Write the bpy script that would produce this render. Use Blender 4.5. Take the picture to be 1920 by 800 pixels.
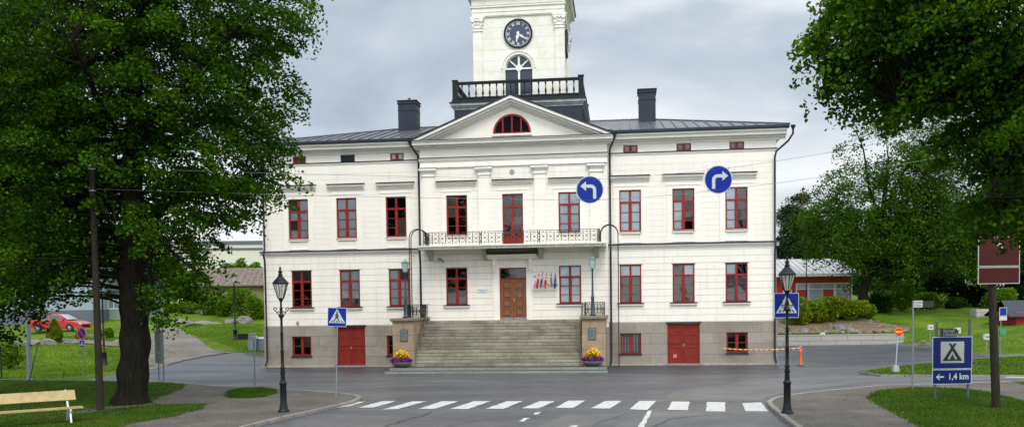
import bpy, bmesh, math, random
import numpy as np
from mathutils import Vector, Matrix
PI=math.pi; R=math.radians
random.seed(7)
for o in list(bpy.data.objects): bpy.data.objects.remove(o)
scn=bpy.context.scene
COL=scn.collection

# ------------------------------------------------------------------ camera
FPX=1700.0; PITCH=-0.04469; ROLL=0.01398; CY=641.03; CH=3.7
cp,sp=math.cos(PITCH),math.sin(PITCH)
FW=Vector((0,cp,sp)); UP0=Vector((0,-sp,cp)); RT0=Vector((1,0,0))
cr,sr=math.cos(ROLL),math.sin(ROLL)
RT=RT0*cr-UP0*sr; UP=RT0*sr+UP0*cr
cd=bpy.data.cameras.new('camera'); cam=bpy.data.objects.new('camera',cd); COL.objects.link(cam)
M=Matrix((RT,UP,-FW)).transposed().to_4x4(); M.translation=(0,0,CH); cam.matrix_world=M
cd.sensor_width=36; cd.lens=36*FPX/1920; cd.shift_y=(CY-400)/1920; cd.clip_start=.2; cd.clip_end=3000
scn.camera=cam
# ------------------------------------------------------------------ world
SUN_EL,SUN_AZ=R(52),R(172)      # azimuth measured from +Y clockwise: behind the camera, a little to the left
w=bpy.data.worlds.new("World"); scn.world=w; w.use_nodes=True
nt=w.node_tree; nt.nodes.clear()
def N(t,ty,**k):
    n=t.nodes.new(ty)
    for a,b in k.items(): setattr(n,a,b)
    return n
def L(t,a,b): t.links.new(a,b)
out=N(nt,'ShaderNodeOutputWorld'); bg=N(nt,'ShaderNodeBackground'); bg.inputs[1].default_value=.1
sky=N(nt,'ShaderNodeTexSky',sky_type='NISHITA'); sky.sun_disc=False; sky.sun_elevation=SUN_EL; sky.sun_rotation=SUN_AZ; sky.dust_density=2
tc=N(nt,'ShaderNodeTexCoord'); mp=N(nt,'ShaderNodeMapping'); mp.inputs['Scale'].default_value=(1.3,1.3,3.4); mp.inputs['Location'].default_value=(.42,.1,.35)
L(nt,tc.outputs['Generated'],mp.inputs[0])
n1=N(nt,'ShaderNodeTexNoise'); n1.inputs['Scale'].default_value=2.2; n1.inputs['Detail'].default_value=9; n1.inputs['Roughness'].default_value=.5; n1.inputs['Distortion'].default_value=.35
L(nt,mp.outputs[0],n1.inputs[0])
rp=N(nt,'ShaderNodeValToRGB'); e=rp.color_ramp.elements
e[0].position=.33; e[0].color=(4.1,4.75,5.65,1); e[1].position=.62; e[1].color=(9.4,9.6,9.8,1)
m_=rp.color_ramp.elements.new(.47); m_.color=(5.9,6.5,7.2,1)
L(nt,n1.outputs[0],rp.inputs[0])
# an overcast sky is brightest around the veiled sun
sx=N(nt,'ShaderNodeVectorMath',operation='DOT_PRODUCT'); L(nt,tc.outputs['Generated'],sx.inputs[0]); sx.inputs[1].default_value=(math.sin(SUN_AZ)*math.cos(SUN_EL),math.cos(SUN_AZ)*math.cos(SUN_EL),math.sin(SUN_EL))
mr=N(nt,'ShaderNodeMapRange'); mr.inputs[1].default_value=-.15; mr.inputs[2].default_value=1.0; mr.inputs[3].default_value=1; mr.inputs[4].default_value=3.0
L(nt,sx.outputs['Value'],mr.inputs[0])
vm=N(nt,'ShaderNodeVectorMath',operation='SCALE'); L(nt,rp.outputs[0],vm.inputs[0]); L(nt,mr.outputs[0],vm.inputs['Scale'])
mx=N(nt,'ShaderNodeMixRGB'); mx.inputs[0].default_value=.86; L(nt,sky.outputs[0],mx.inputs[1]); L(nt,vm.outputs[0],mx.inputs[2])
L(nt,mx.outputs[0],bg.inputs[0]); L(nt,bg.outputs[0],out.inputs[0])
sd=bpy.data.lights.new('sun','SUN'); sd.energy=1.5; sd.angle=R(18); sd.color=(1,.945,.86)
so=bpy.data.objects.new('sun',sd); COL.objects.link(so)
sdir=Vector((math.sin(SUN_AZ)*math.cos(SUN_EL),math.cos(SUN_AZ)*math.cos(SUN_EL),math.sin(SUN_EL)))
so.rotation_euler=(-sdir).to_track_quat('-Z','Y').to_euler()
vs=scn.view_settings; vs.view_transform='Standard'; vs.look='None'; vs.gamma=1; vs.exposure=0.14; vs.use_curve_mapping=False
try:
    scn.cycles.max_bounces=6; scn.cycles.transparent_max_bounces=12
except Exception: pass

# ------------------------------------------------------------------ terrain and pixel-to-ground
def sm(a,b,t):
    t=max(0,min(1,(t-a)/(b-a))); return t*t*(3-2*t)
def lin(a,b,t): return max(0,min(1,(t-a)/(b-a)))
def H(x,y):
    z=0
    if x<-15.5 and y>56:
        f=sm(-15.5,-21,x)
        zl=.078*(min(y,92)-56)+.03*max(0,y-92)
        zl+= .5*sm(-28,-36,x)*sm(57,66,y)*(1-sm(66,80,y))*.6
        z=f*zl
    elif x>12 and y>50:
        zn=0
        if y>70.1: zn=.72*lin(70.1,71,y)+.12*lin(71,75,y)+1.0*sm(75,82,y)+.45*sm(82,92,y)+.02*max(0,y-92)
        ze=.14*max(0,min(x-29.3,13))*sm(51,57,y)
        z=max(zn,ze)+ (0.0)
    if y>75 and -22<x<14: z=max(z,.0)
    return min(z,6)
def ray(px,py):
    return RT*((px-960)/FPX)+UP*(-(py-CY)/FPX)+FW
def G(px,py,z=0):
    d=ray(px,py); t=(z-CH)/d.z; return Vector((t*d.x,t*d.y,z))
def GT(px,py):
    d=ray(px,py); t=8.0
    while t<400:
        p=d*t; 
        if CH+p.z<=H(p.x,p.y): break
        t+=.15
    return Vector((p.x,p.y,H(p.x,p.y)))
def AT(px,py,Y):
    d=ray(px,py); t=Y/d.y; return Vector((t*d.x,Y,CH+t*d.z))

# ------------------------------------------------------------------ materials
MATS={}
def mat(name,color=(.5,.5,.5),rough=.6,metal=0,var=.0,vscale=4,bump=0,bscale=30,spec=.5,dirt=None,dscale=1.2,damt=.4,coat=0,stretch=None):
    if name in MATS: return MATS[name]
    m=bpy.data.materials.new(name); m.use_nodes=True; t=m.node_tree; b=t.nodes['Principled BSDF']
    b.inputs['Roughness'].default_value=rough; b.inputs['Metallic'].default_value=metal; b.inputs['Specular IOR Level'].default_value=spec
    b.inputs['Coat Weight'].default_value=coat
    c=(*color,1); b.inputs['Base Color'].default_value=c
    tcn=N(t,'ShaderNodeTexCoord'); src=tcn.outputs['Object']
    if stretch:
        mpn=N(t,'ShaderNodeMapping'); mpn.inputs['Scale'].default_value=stretch; L(t,src,mpn.inputs[0]); src=mpn.outputs[0]
    last=None
    if var>0:
        nz=N(t,'ShaderNodeTexNoise'); nz.inputs['Scale'].default_value=vscale; nz.inputs['Detail'].default_value=6; L(t,src,nz.inputs[0])
        r=N(t,'ShaderNodeValToRGB'); e=r.color_ramp.elements
        e[0].position=.3; e[0].color=(*[x*(1-var) for x in color],1); e[1].position=.7; e[1].color=(*[min(1,x*(1+var)) for x in color],1)
        L(t,nz.outputs[0],r.inputs[0]); last=r.outputs[0]
    if dirt:
        nz=N(t,'ShaderNodeTexNoise'); nz.inputs['Scale'].default_value=dscale; nz.inputs['Detail'].default_value=9; nz.inputs['Roughness'].default_value=.7; L(t,src,nz.inputs[0])
        r=N(t,'ShaderNodeValToRGB'); e=r.color_ramp.elements; e[0].position=.5; e[0].color=(0,0,0,1); e[1].position=.72; e[1].color=(damt,)*3+(1,)
        L(t,nz.outputs[0],r.inputs[0]); x=N(t,'ShaderNodeMixRGB'); L(t,r.outputs[0],x.inputs[0])
        if last: L(t,last,x.inputs[1])
        else: x.inputs[1].default_value=c
        x.inputs[2].default_value=(*dirt,1); last=x.outputs[0]
    if last: L(t,last,b.inputs['Base Color'])
    if bump>0:
        nb=N(t,'ShaderNodeTexNoise'); nb.inputs['Scale'].default_value=bscale; nb.inputs['Detail'].default_value=5; L(t,src,nb.inputs[0])
        bn=N(t,'ShaderNodeBump'); bn.inputs['Strength'].default_value=bump; bn.inputs['Distance'].default_value=.03; L(t,nb.outputs[0],bn.inputs['Height']); L(t,bn.outputs[0],b.inputs['Normal'])
    MATS[name]=m; return m
def brickmat(name,color,joint,bw,bh,mortar=.012,var=.04,rough=.85,off=(0,0),bump=.5,dirt=None,damt=.3,dscale=1,nbump=.1,rowvar=.0,speck=0,offset=.5,color2=None,soft=0,streak=0):
    m=mat(name,color,rough); t=m.node_tree; b=t.nodes['Principled BSDF']
    tcn=N(t,'ShaderNodeTexCoord'); s=N(t,'ShaderNodeSeparateXYZ'); L(t,tcn.outputs['Object'],s.inputs[0])
    ad=N(t,'ShaderNodeMath',operation='ADD'); L(t,s.outputs[0],ad.inputs[0]); L(t,s.outputs[1],ad.inputs[1])
    cb=N(t,'ShaderNodeCombineXYZ'); L(t,ad.outputs[0],cb.inputs[0]); L(t,s.outputs[2],cb.inputs[1])
    mpn=N(t,'ShaderNodeMapping'); mpn.inputs['Location'].default_value=(off[0],off[1],0); L(t,cb.outputs[0],mpn.inputs[0])
    br=N(t,'ShaderNodeTexBrick'); br.offset=offset; br.inputs['Scale'].default_value=1; br.inputs['Brick Width'].default_value=bw; br.inputs['Row Height'].default_value=bh
    br.inputs['Mortar Size'].default_value=mortar; br.inputs['Mortar Smooth'].default_value=.1; br.inputs['Bias'].default_value=0
    c2=color2 or tuple(x*(1-var) for x in color)
    br.inputs['Color1'].default_value=(*color,1); br.inputs['Color2'].default_value=(*c2,1); br.inputs['Mortar'].default_value=(*joint,1)
    L(t,mpn.outputs[0],br.inputs[0]); last=br.outputs[0]
    if soft:   # upright joints are filled and fainter than the bed joints
        b2_=N(t,'ShaderNodeTexBrick'); b2_.inputs['Scale'].default_value=1; b2_.inputs['Brick Width'].default_value=500; b2_.inputs['Row Height'].default_value=bh; b2_.inputs['Mortar Size'].default_value=mortar; b2_.inputs['Mortar Smooth'].default_value=.1
        b2_.inputs['Color1'].default_value=b2_.inputs['Color2'].default_value=(*color,1); b2_.inputs['Mortar'].default_value=(*joint,1); L(t,mpn.outputs[0],b2_.inputs[0])
        x=N(t,'ShaderNodeMixRGB'); x.inputs[0].default_value=soft; L(t,br.outputs[0],x.inputs[1]); L(t,b2_.outputs[0],x.inputs[2]); last=x.outputs[0]
    if streak:
        ms=N(t,'ShaderNodeMapping'); ms.inputs['Scale'].default_value=(2.6,.18,1); L(t,cb.outputs[0],ms.inputs[0]); ns_=N(t,'ShaderNodeTexNoise'); ns_.inputs['Scale'].default_value=1.6; ns_.inputs['Detail'].default_value=7; ns_.inputs['Roughness'].default_value=.65; L(t,ms.outputs[0],ns_.inputs[0])
        r=N(t,'ShaderNodeValToRGB'); e=r.color_ramp.elements; e[0].position=.52; e[0].color=(0,0,0,1); e[1].position=.78; e[1].color=(streak,)*3+(1,); L(t,ns_.outputs[0],r.inputs[0]); x=N(t,'ShaderNodeMixRGB'); L(t,r.outputs[0],x.inputs[0]); L(t,last,x.inputs[1]); x.inputs[2].default_value=(.5,.45,.36,1); last=x.outputs[0]
    nz=N(t,'ShaderNodeTexNoise'); nz.inputs['Scale'].default_value=dscale; nz.inputs['Detail'].default_value=8; nz.inputs['Roughness'].default_value=.65; L(t,tcn.outputs['Object'],nz.inputs[0])
    if dirt:
        r=N(t,'ShaderNodeValToRGB'); e=r.color_ramp.elements; e[0].position=.45; e[0].color=(0,0,0,1); e[1].position=.75; e[1].color=(damt,)*3+(1,)
        L(t,nz.outputs[0],r.inputs[0]); x=N(t,'ShaderNodeMixRGB'); L(t,r.outputs[0],x.inputs[0]); L(t,last,x.inputs[1]); x.inputs[2].default_value=(*dirt,1); last=x.outputs[0]
    if speck:
        ns=N(t,'ShaderNodeTexNoise'); ns.inputs['Scale'].default_value=28; ns.inputs['Detail'].default_value=4; L(t,tcn.outputs['Object'],ns.inputs[0])
        r=N(t,'ShaderNodeValToRGB'); e=r.color_ramp.elements; e[0].position=.3; e[0].color=(1-speck,)*3+(1,); e[1].position=.7; e[1].color=(1+speck*.5,)*3+(1,)
        L(t,ns.outputs[0],r.inputs[0]); x=N(t,'ShaderNodeMixRGB',blend_type='MULTIPLY'); x.inputs[0].default_value=1; L(t,last,x.inputs[1]); L(t,r.outputs[0],x.inputs[2]); last=x.outputs[0]
    L(t,last,b.inputs['Base Color'])
    bn=N(t,'ShaderNodeBump'); bn.inputs['Strength'].default_value=bump; bn.inputs['Distance'].default_value=.02; bn.invert=True; L(t,br.outputs['Fac'],bn.inputs['Height'])
    nb=N(t,'ShaderNodeTexNoise'); nb.inputs['Scale'].default_value=18; nb.inputs['Detail'].default_value=5; L(t,tcn.outputs['Object'],nb.inputs[0])
    b2=N(t,'ShaderNodeBump'); b2.inputs['Strength'].default_value=nbump; b2.inputs['Distance'].default_value=.03; L(t,nb.outputs[0],b2.inputs['Height']); L(t,bn.outputs[0],b2.inputs['Normal']); L(t,b2.outputs[0],b.inputs['Normal'])
    return m
WHITE=(.85,.80,.715)
stucco=mat('plaster_white',WHITE,.85,var=.03,vscale=1.5,bump=.12,bscale=25,dirt=(.62,.58,.5),dscale=.6,damt=.25)
stucco_lo=brickmat('plaster_rusticated',WHITE,(.48,.46,.44),1.55,.362,.010,soft=.72,streak=.38,off=(.3,-.29),dirt=(.66,.62,.53),damt=.35,dscale=.7,bump=.8,var=.02)
stucco_up=brickmat('plaster_scored',WHITE,(.60,.58,.55),1.0,.312,.008,soft=.45,streak=.3,off=(.1,.0),dirt=(.68,.64,.56),damt=.25,dscale=.7,bump=.5,var=.015)
tower_white=brickmat('tower_sheet_white',(.77,.76,.68),(.56,.56,.48),2.3,.66,.008,off=(.4,.1),dirt=(.62,.50,.30),damt=.5,dscale=1.6,bump=.5,var=.04)
trimw=mat('trim_white',(.82,.79,.725),.7,var=.03,vscale=3,bump=.06,dirt=(.6,.55,.45),dscale=2,damt=.25)
granite=brickmat('granite_plinth',(.33,.295,.25),(.2,.17,.15),1.75,.60,.012,off=(.2,-.02),dirt=(.19,.14,.095),damt=.7,dscale=.7,bump=.6,speck=.22,var=.16)
pier_stone=brickmat('brown_granite',(.40,.30,.195),(.17,.12,.08),1.25,.84,.012,off=(.25,-.3),dirt=(.2,.12,.06),damt=.6,dscale=1.2,bump=.6,speck=.25,var=.2)
step_stone=brickmat('step_granite',(.37,.345,.265),(.2,.18,.13),1.9,.1695,.003,off=(.0,-.3),dirt=(.10,.08,.045),damt=.85,dscale=1.0,bump=.5,speck=.4,var=.35)
slab_stone=brickmat('slab_granite',(.27,.29,.26),(.07,.07,.06),1.95,.15,.012,dirt=(.15,.15,.12),damt=.6,dscale=1.5,bump=.5,speck=.3,var=.15)
black=mat('black_sheet',(.008,.010,.016),.55,var=.2,vscale=3,spec=.3)
navy=mat('dark_blue_sheet',(.014,.02,.034),.5,spec=.35,var=.25,vscale=2,bump=.05)
roofm=mat('grey_roof_sheet',(.115,.115,.13),.33,metal=.35,var=.2,vscale=1.4,bump=.05,bscale=4)
red=mat('red_paint',(.25,.016,.012),.5,spec=.3,var=.12,vscale=5)
reddoor=mat('red_door_paint',(.20,.017,.009),.55,spec=.3,var=.18,vscale=3,bump=.08)
wood=mat('varnished_oak',(.21,.075,.022),.35,var=.35,vscale=7,bump=.1,stretch=(6,6,.6))
wood_d=mat('dark_oak',(.1,.034,.012),.4,var=.3,vscale=7,stretch=(6,6,.6))
iron=mat('black_iron',(.004,.006,.007),.5,spec=.3,var=.3,vscale=8)
greenstone=mat('bracket_stone',(.42,.42,.32),.8,var=.15,bump=.2)
steel=mat('galvanised_steel',(.28,.30,.31),.45,metal=.6,var=.15,vscale=6)
greypole=mat('grey_painted_steel',(.16,.19,.21),.5,var=.1)
interior=mat('unlit_room_shade',(.004,.006,.003),.9,spec=.1)
blindL=mat('pale_blind',(.80,.86,.90),.8,var=.05)
blindM=mat('dim_curtain',(.11,.135,.125),.8,var=.3,vscale=3,stretch=(8,8,.5))
blindB=mat('beige_curtain',(.2,.15,.09),.8,var=.3,vscale=3,stretch=(8,8,.5))
def glassmat():
    m=bpy.data.materials.new('window_glass'); m.use_nodes=True; t=m.node_tree; t.nodes.clear()
    o=N(t,'ShaderNodeOutputMaterial'); tr=N(t,'ShaderNodeBsdfTransparent'); tr.inputs[0].default_value=(.95,.98,.98,1)
    g=N(t,'ShaderNodeBsdfGlossy'); g.inputs['Roughness'].default_value=.03; fr=N(t,'ShaderNodeFresnel'); fr.inputs[0].default_value=1.52
    ml=N(t,'ShaderNodeMath',operation='MULTIPLY'); ml.inputs[1].default_value=1.5; L(t,fr.outputs[0],ml.inputs[0])
    nz=N(t,'ShaderNodeTexNoise'); nz.inputs['Scale'].default_value=1.3; tcn=N(t,'ShaderNodeTexCoord'); L(t,tcn.outputs['Object'],nz.inputs[0])
    bn=N(t,'ShaderNodeBump'); bn.inputs['Strength'].default_value=.25; bn.inputs['Distance'].default_value=.02; L(t,nz.outputs[0],bn.inputs['Height']); L(t,bn.outputs[0],g.inputs['Normal'])
    x=N(t,'ShaderNodeMixShader'); L(t,ml.outputs[0],x.inputs[0]); L(t,tr.outputs[0],x.inputs[1]); L(t,g.outputs[0],x.inputs[2]); L(t,x.outputs[0],o.inputs[0]); return m
glass=glassmat()
def lampglass():
    m=bpy.data.materials.new('hazy_lamp_glass'); m.use_nodes=True; t=m.node_tree; b=t.nodes['Principled BSDF']; b.inputs['Base Color'].default_value=(.75,.74,.7,1); b.inputs['Alpha'].default_value=.45; b.inputs['Roughness'].default_value=.3; return m
lamp_glass=lampglass()
signblue=mat('sign_blue',(.002,.018,.24),.45,spec=.25); signgrey=mat('sign_pale',(.48,.53,.53),.4); signrim=mat('sign_rim',(.5,.56,.6),.4); signblack=mat('sign_black',(.008,.008,.008),.5)
signred=mat('sign_red',(.6,.02,.012),.35); signyel=mat('sign_yellow',(.8,.42,.02),.4); signdark=mat('sign_dark_blue',(.001,.01,.11),.45,spec=.25); brownred=mat('sign_maroon',(.055,.004,.004),.6,spec=.25,var=.1)
polewood=mat('old_pole_wood',(.03,.024,.018),.85,spec=.15,var=.35,vscale=6,bump=.4,bscale=8,stretch=(5,5,.5))
benchpaint=mat('cream_bench_paint',(.37,.28,.115),.6,var=.15,vscale=5,bump=.1,dirt=(.2,.15,.08),dscale=4,damt=.5)
whitepaint=mat('white_metal_paint',(.68,.7,.7),.45,var=.08)
paint=mat('road_paint',(.50,.495,.475),.7,var=.12,vscale=6,dirt=(.16,.16,.16),dscale=5,damt=.55)
rockm=mat('boulder_rock',(.17,.16,.14),.85,var=.35,vscale=2.2,bump=.6,bscale=5,dirt=(.12,.13,.07),dscale=1.5,damt=.6)
bark=mat('rough_bark',(.013,.011,.008),.95,spec=.1,var=.45,vscale=5,bump=1.0,bscale=9,stretch=(3,3,.6),dirt=(.022,.03,.012),damt=.5)
barkp=mat('pine_bark',(.2,.09,.045),.9,var=.35,vscale=4,bump=.6,bscale=9)
def groundmat(name,c1,c2,c3=None,sc=1.0,rough=.95,bump=.5,bscale=60,fine=40,c3amt=.5,wet=False,stretch=(1,1,1),spec=.3):
    m=bpy.data.materials.new(name); m.use_nodes=True; t=m.node_tree; b=t.nodes['Principled BSDF']; b.inputs['Roughness'].default_value=rough; b.inputs['Specular IOR Level'].default_value=spec
    tcn=N(t,'ShaderNodeTexCoord'); mpn=N(t,'ShaderNodeMapping'); mpn.inputs['Scale'].default_value=stretch; L(t,tcn.outputs['Object'],mpn.inputs[0]); src=mpn.outputs[0]
    a=N(t,'ShaderNodeTexNoise'); a.inputs['Scale'].default_value=.35*sc; a.inputs['Detail'].default_value=8; a.inputs['Roughness'].default_value=.6; L(t,src,a.inputs[0])
    f=N(t,'ShaderNodeTexNoise'); f.inputs['Scale'].default_value=fine; f.inputs['Detail'].default_value=4; L(t,tcn.outputs['Object'],f.inputs[0])
    r=N(t,'ShaderNodeValToRGB'); e=r.color_ramp.elements; e[0].position=.36; e[0].color=(*c1,1); e[1].position=.64; e[1].color=(*c2,1); L(t,a.outputs[0],r.inputs[0]); last=r.outputs[0]
    if c3:
        a2=N(t,'ShaderNodeTexNoise'); a2.inputs['Scale'].default_value=.9*sc; a2.inputs['Detail'].default_value=9; a2.inputs['Roughness'].default_value=.75; L(t,tcn.outputs['Object'],a2.inputs[0])
        r2=N(t,'ShaderNodeValToRGB'); e=r2.color_ramp.elements; e[0].position=.52; e[0].color=(0,0,0,1); e[1].position=.66; e[1].color=(c3amt,)*3+(1,); L(t,a2.outputs[0],r2.inputs[0])
        x=N(t,'ShaderNodeMixRGB'); L(t,r2.outputs[0],x.inputs[0]); L(t,last,x.inputs[1]); x.inputs[2].default_value=(*c3,1); last=x.outputs[0]
    r3=N(t,'ShaderNodeValToRGB'); e=r3.color_ramp.elements; e[0].position=.3; e[0].color=(.62,.62,.62,1); e[1].position=.7; e[1].color=(1.3,1.3,1.3,1); L(t,f.outputs[0],r3.inputs[0])
    x=N(t,'ShaderNodeMixRGB',blend_type='MULTIPLY'); x.inputs[0].default_value=1; L(t,last,x.inputs[1]); L(t,r3.outputs[0],x.inputs[2]); L(t,x.outputs[0],b.inputs['Base Color'])
    nb=N(t,'ShaderNodeTexNoise'); nb.inputs['Scale'].default_value=bscale; nb.inputs['Detail'].default_value=3; L(t,tcn.outputs['Object'],nb.inputs[0])
    bn=N(t,'ShaderNodeBump'); bn.inputs['Strength'].default_value=bump; bn.inputs['Distance'].default_value=.02; L(t,nb.outputs[0],bn.inputs['Height']); L(t,bn.outputs[0],b.inputs['Normal'])
    if wet:
        a3=N(t,'ShaderNodeTexNoise'); a3.inputs['Scale'].default_value=.16; a3.inputs['Detail'].default_value=7; a3.inputs['Roughness'].default_value=.6; a3.inputs['Distortion'].default_value=.6
        mp3=N(t,'ShaderNodeMapping'); mp3.inputs['Scale'].default_value=(.6,1.9,1); L(t,tcn.outputs['Object'],mp3.inputs[0]); L(t,mp3.outputs[0],a3.inputs[0])
        r4=N(t,'ShaderNodeValToRGB'); e=r4.color_ramp.elements; e[0].position=.40; e[0].color=(.34,)*3+(1,); e[1].position=.62; e[1].color=(.62,)*3+(1,); L(t,a3.outputs[0],r4.inputs[0]); L(t,r4.outputs[0],b.inputs['Roughness'])
        b.inputs['Specular IOR Level'].default_value=.5
    return m
asphalt=groundmat('damp_asphalt',(.052,.054,.062),(.092,.093,.10),(.13,.128,.128),sc=.9,bump=.35,bscale=70,fine=25,c3amt=.45,wet=True,stretch=(.45,1.6,1))
asphalt2=groundmat('new_dark_asphalt',(.04,.042,.052),(.058,.06,.07),sc=1,bump=.35,bscale=70,fine=30,wet=True)
asphalt3=groundmat('old_light_asphalt',(.085,.083,.082),(.12,.118,.114),(.15,.145,.135),sc=1.4,bump=.4,bscale=60,fine=22,wet=True)
pavem=groundmat('gritty_pavement',(.078,.069,.060),(.125,.112,.096),(.16,.14,.105),sc=1.6,bump=.6,bscale=45,fine=16,c3amt=.5)
gravel=groundmat('loose_gravel',(.12,.108,.095),(.19,.175,.155),(.22,.17,.12),sc=1.2,bump=1,bscale=30,fine=9,c3amt=.5)
grassm=groundmat('lawn_grass',(.045,.105,.006),(.105,.165,.012),(.22,.155,.045),sc=.8,bump=1,bscale=25,fine=7,c3amt=.6,spec=.08)
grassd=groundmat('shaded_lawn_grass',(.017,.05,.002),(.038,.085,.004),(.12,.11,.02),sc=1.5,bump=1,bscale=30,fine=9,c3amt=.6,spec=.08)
earth=groundmat('earth_bank',(.11,.075,.045),(.17,.13,.085),(.08,.10,.03),sc=2.5,bump=1,bscale=14,fine=4,c3amt=.6)
kerbm=brickmat('kerb_granite',(.26,.245,.22),(.08,.075,.06),.95,5,.02,dirt=(.14,.12,.09),damt=.6,dscale=2,speck=.25,var=.15)
concrete=brickmat('concrete_blocks',(.36,.35,.325),(.13,.12,.1),2.0,.38,.018,off=(0,.04),dirt=(.26,.24,.2),damt=.5,dscale=1.2,speck=.1,var=.12)
def leafmat(name,c1,c2,c3,trans=.35):
    m=bpy.data.materials.new(name); m.use_nodes=True; t=m.node_tree; t.nodes.clear()
    o=N(t,'ShaderNodeOutputMaterial'); g=N(t,'ShaderNodeNewGeometry'); r=N(t,'ShaderNodeValToRGB'); e=r.color_ramp.elements
    e[0].position=0; e[0].color=(*c1,1); e[1].position=1; e[1].color=(*c3,1); k=e.new(.55); k.color=(*c2,1)
    tcn=N(t,'ShaderNodeTexCoord'); nz=N(t,'ShaderNodeTexNoise'); nz.inputs['Scale'].default_value=.5; nz.inputs['Detail'].default_value=3; L(t,tcn.outputs['Object'],nz.inputs[0])
    ad=N(t,'ShaderNodeMath',operation='MULTIPLY_ADD'); L(t,nz.outputs[0],ad.inputs[0]); ad.inputs[1].default_value=1.3; 
    sc=N(t,'ShaderNodeMath',operation='MULTIPLY'); L(t,g.outputs['Random Per Island'],sc.inputs[0]); sc.inputs[1].default_value=.6
    sb=N(t,'ShaderNodeMath',operation='SUBTRACT'); L(t,sc.outputs[0],sb.inputs[0]); sb.inputs[1].default_value=.45; L(t,sb.outputs[0],ad.inputs[2]); L(t,ad.outputs[0],r.inputs[0])
    p=N(t,'ShaderNodeBsdfPrincipled'); p.inputs['Roughness'].default_value=.55; p.inputs['Specular IOR Level'].default_value=.12; L(t,r.outputs[0],p.inputs['Base Color'])
    tl=N(t,'ShaderNodeBsdfTranslucent'); hs=N(t,'ShaderNodeHueSaturation'); hs.inputs['Hue'].default_value=.488; hs.inputs['Value'].default_value=1.5; hs.inputs['Saturation'].default_value=1.1; L(t,r.outputs[0],hs.inputs['Color']); L(t,hs.outputs[0],tl.inputs[0])
    x=N(t,'ShaderNodeMixShader'); x.inputs[0].default_value=trans; L(t,p.outputs[0],x.inputs[1]); L(t,tl.outputs[0],x.inputs[2]); L(t,x.outputs[0],o.inputs[0]); MATS[name]=m; return m
leaf_linden=leafmat('linden_leaves',(.008,.032,.001),(.028,.085,.002),(.125,.235,.008),.38)
leaf_near=leafmat('near_linden_leaves',(.011,.044,.001),(.038,.110,.002),(.14,.25,.010),.4)
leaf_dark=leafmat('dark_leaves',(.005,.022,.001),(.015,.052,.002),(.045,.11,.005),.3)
leaf_maple=leafmat('maple_leaves',(.012,.042,.002),(.038,.098,.003),(.10,.19,.010),.36)
leaf_pine=leafmat('pine_needles',(.014,.032,.012),(.028,.055,.018),(.05,.08,.025),.1)
leaf_hedge=leafmat('hedge_leaves',(.04,.09,.003),(.12,.19,.006),(.27,.30,.015),.3)
leaf_bush=leafmat('bush_leaves',(.035,.09,.004),(.09,.18,.008),(.2,.28,.015),.32)
leaf_blade_dark=leafmat('near_grass_blades',(.017,.055,.002),(.038,.098,.004),(.13,.15,.015),.25)
leaf_blade=leafmat('grass_blades',(.035,.10,.003),(.078,.165,.006),(.20,.22,.02),.3)

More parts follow.
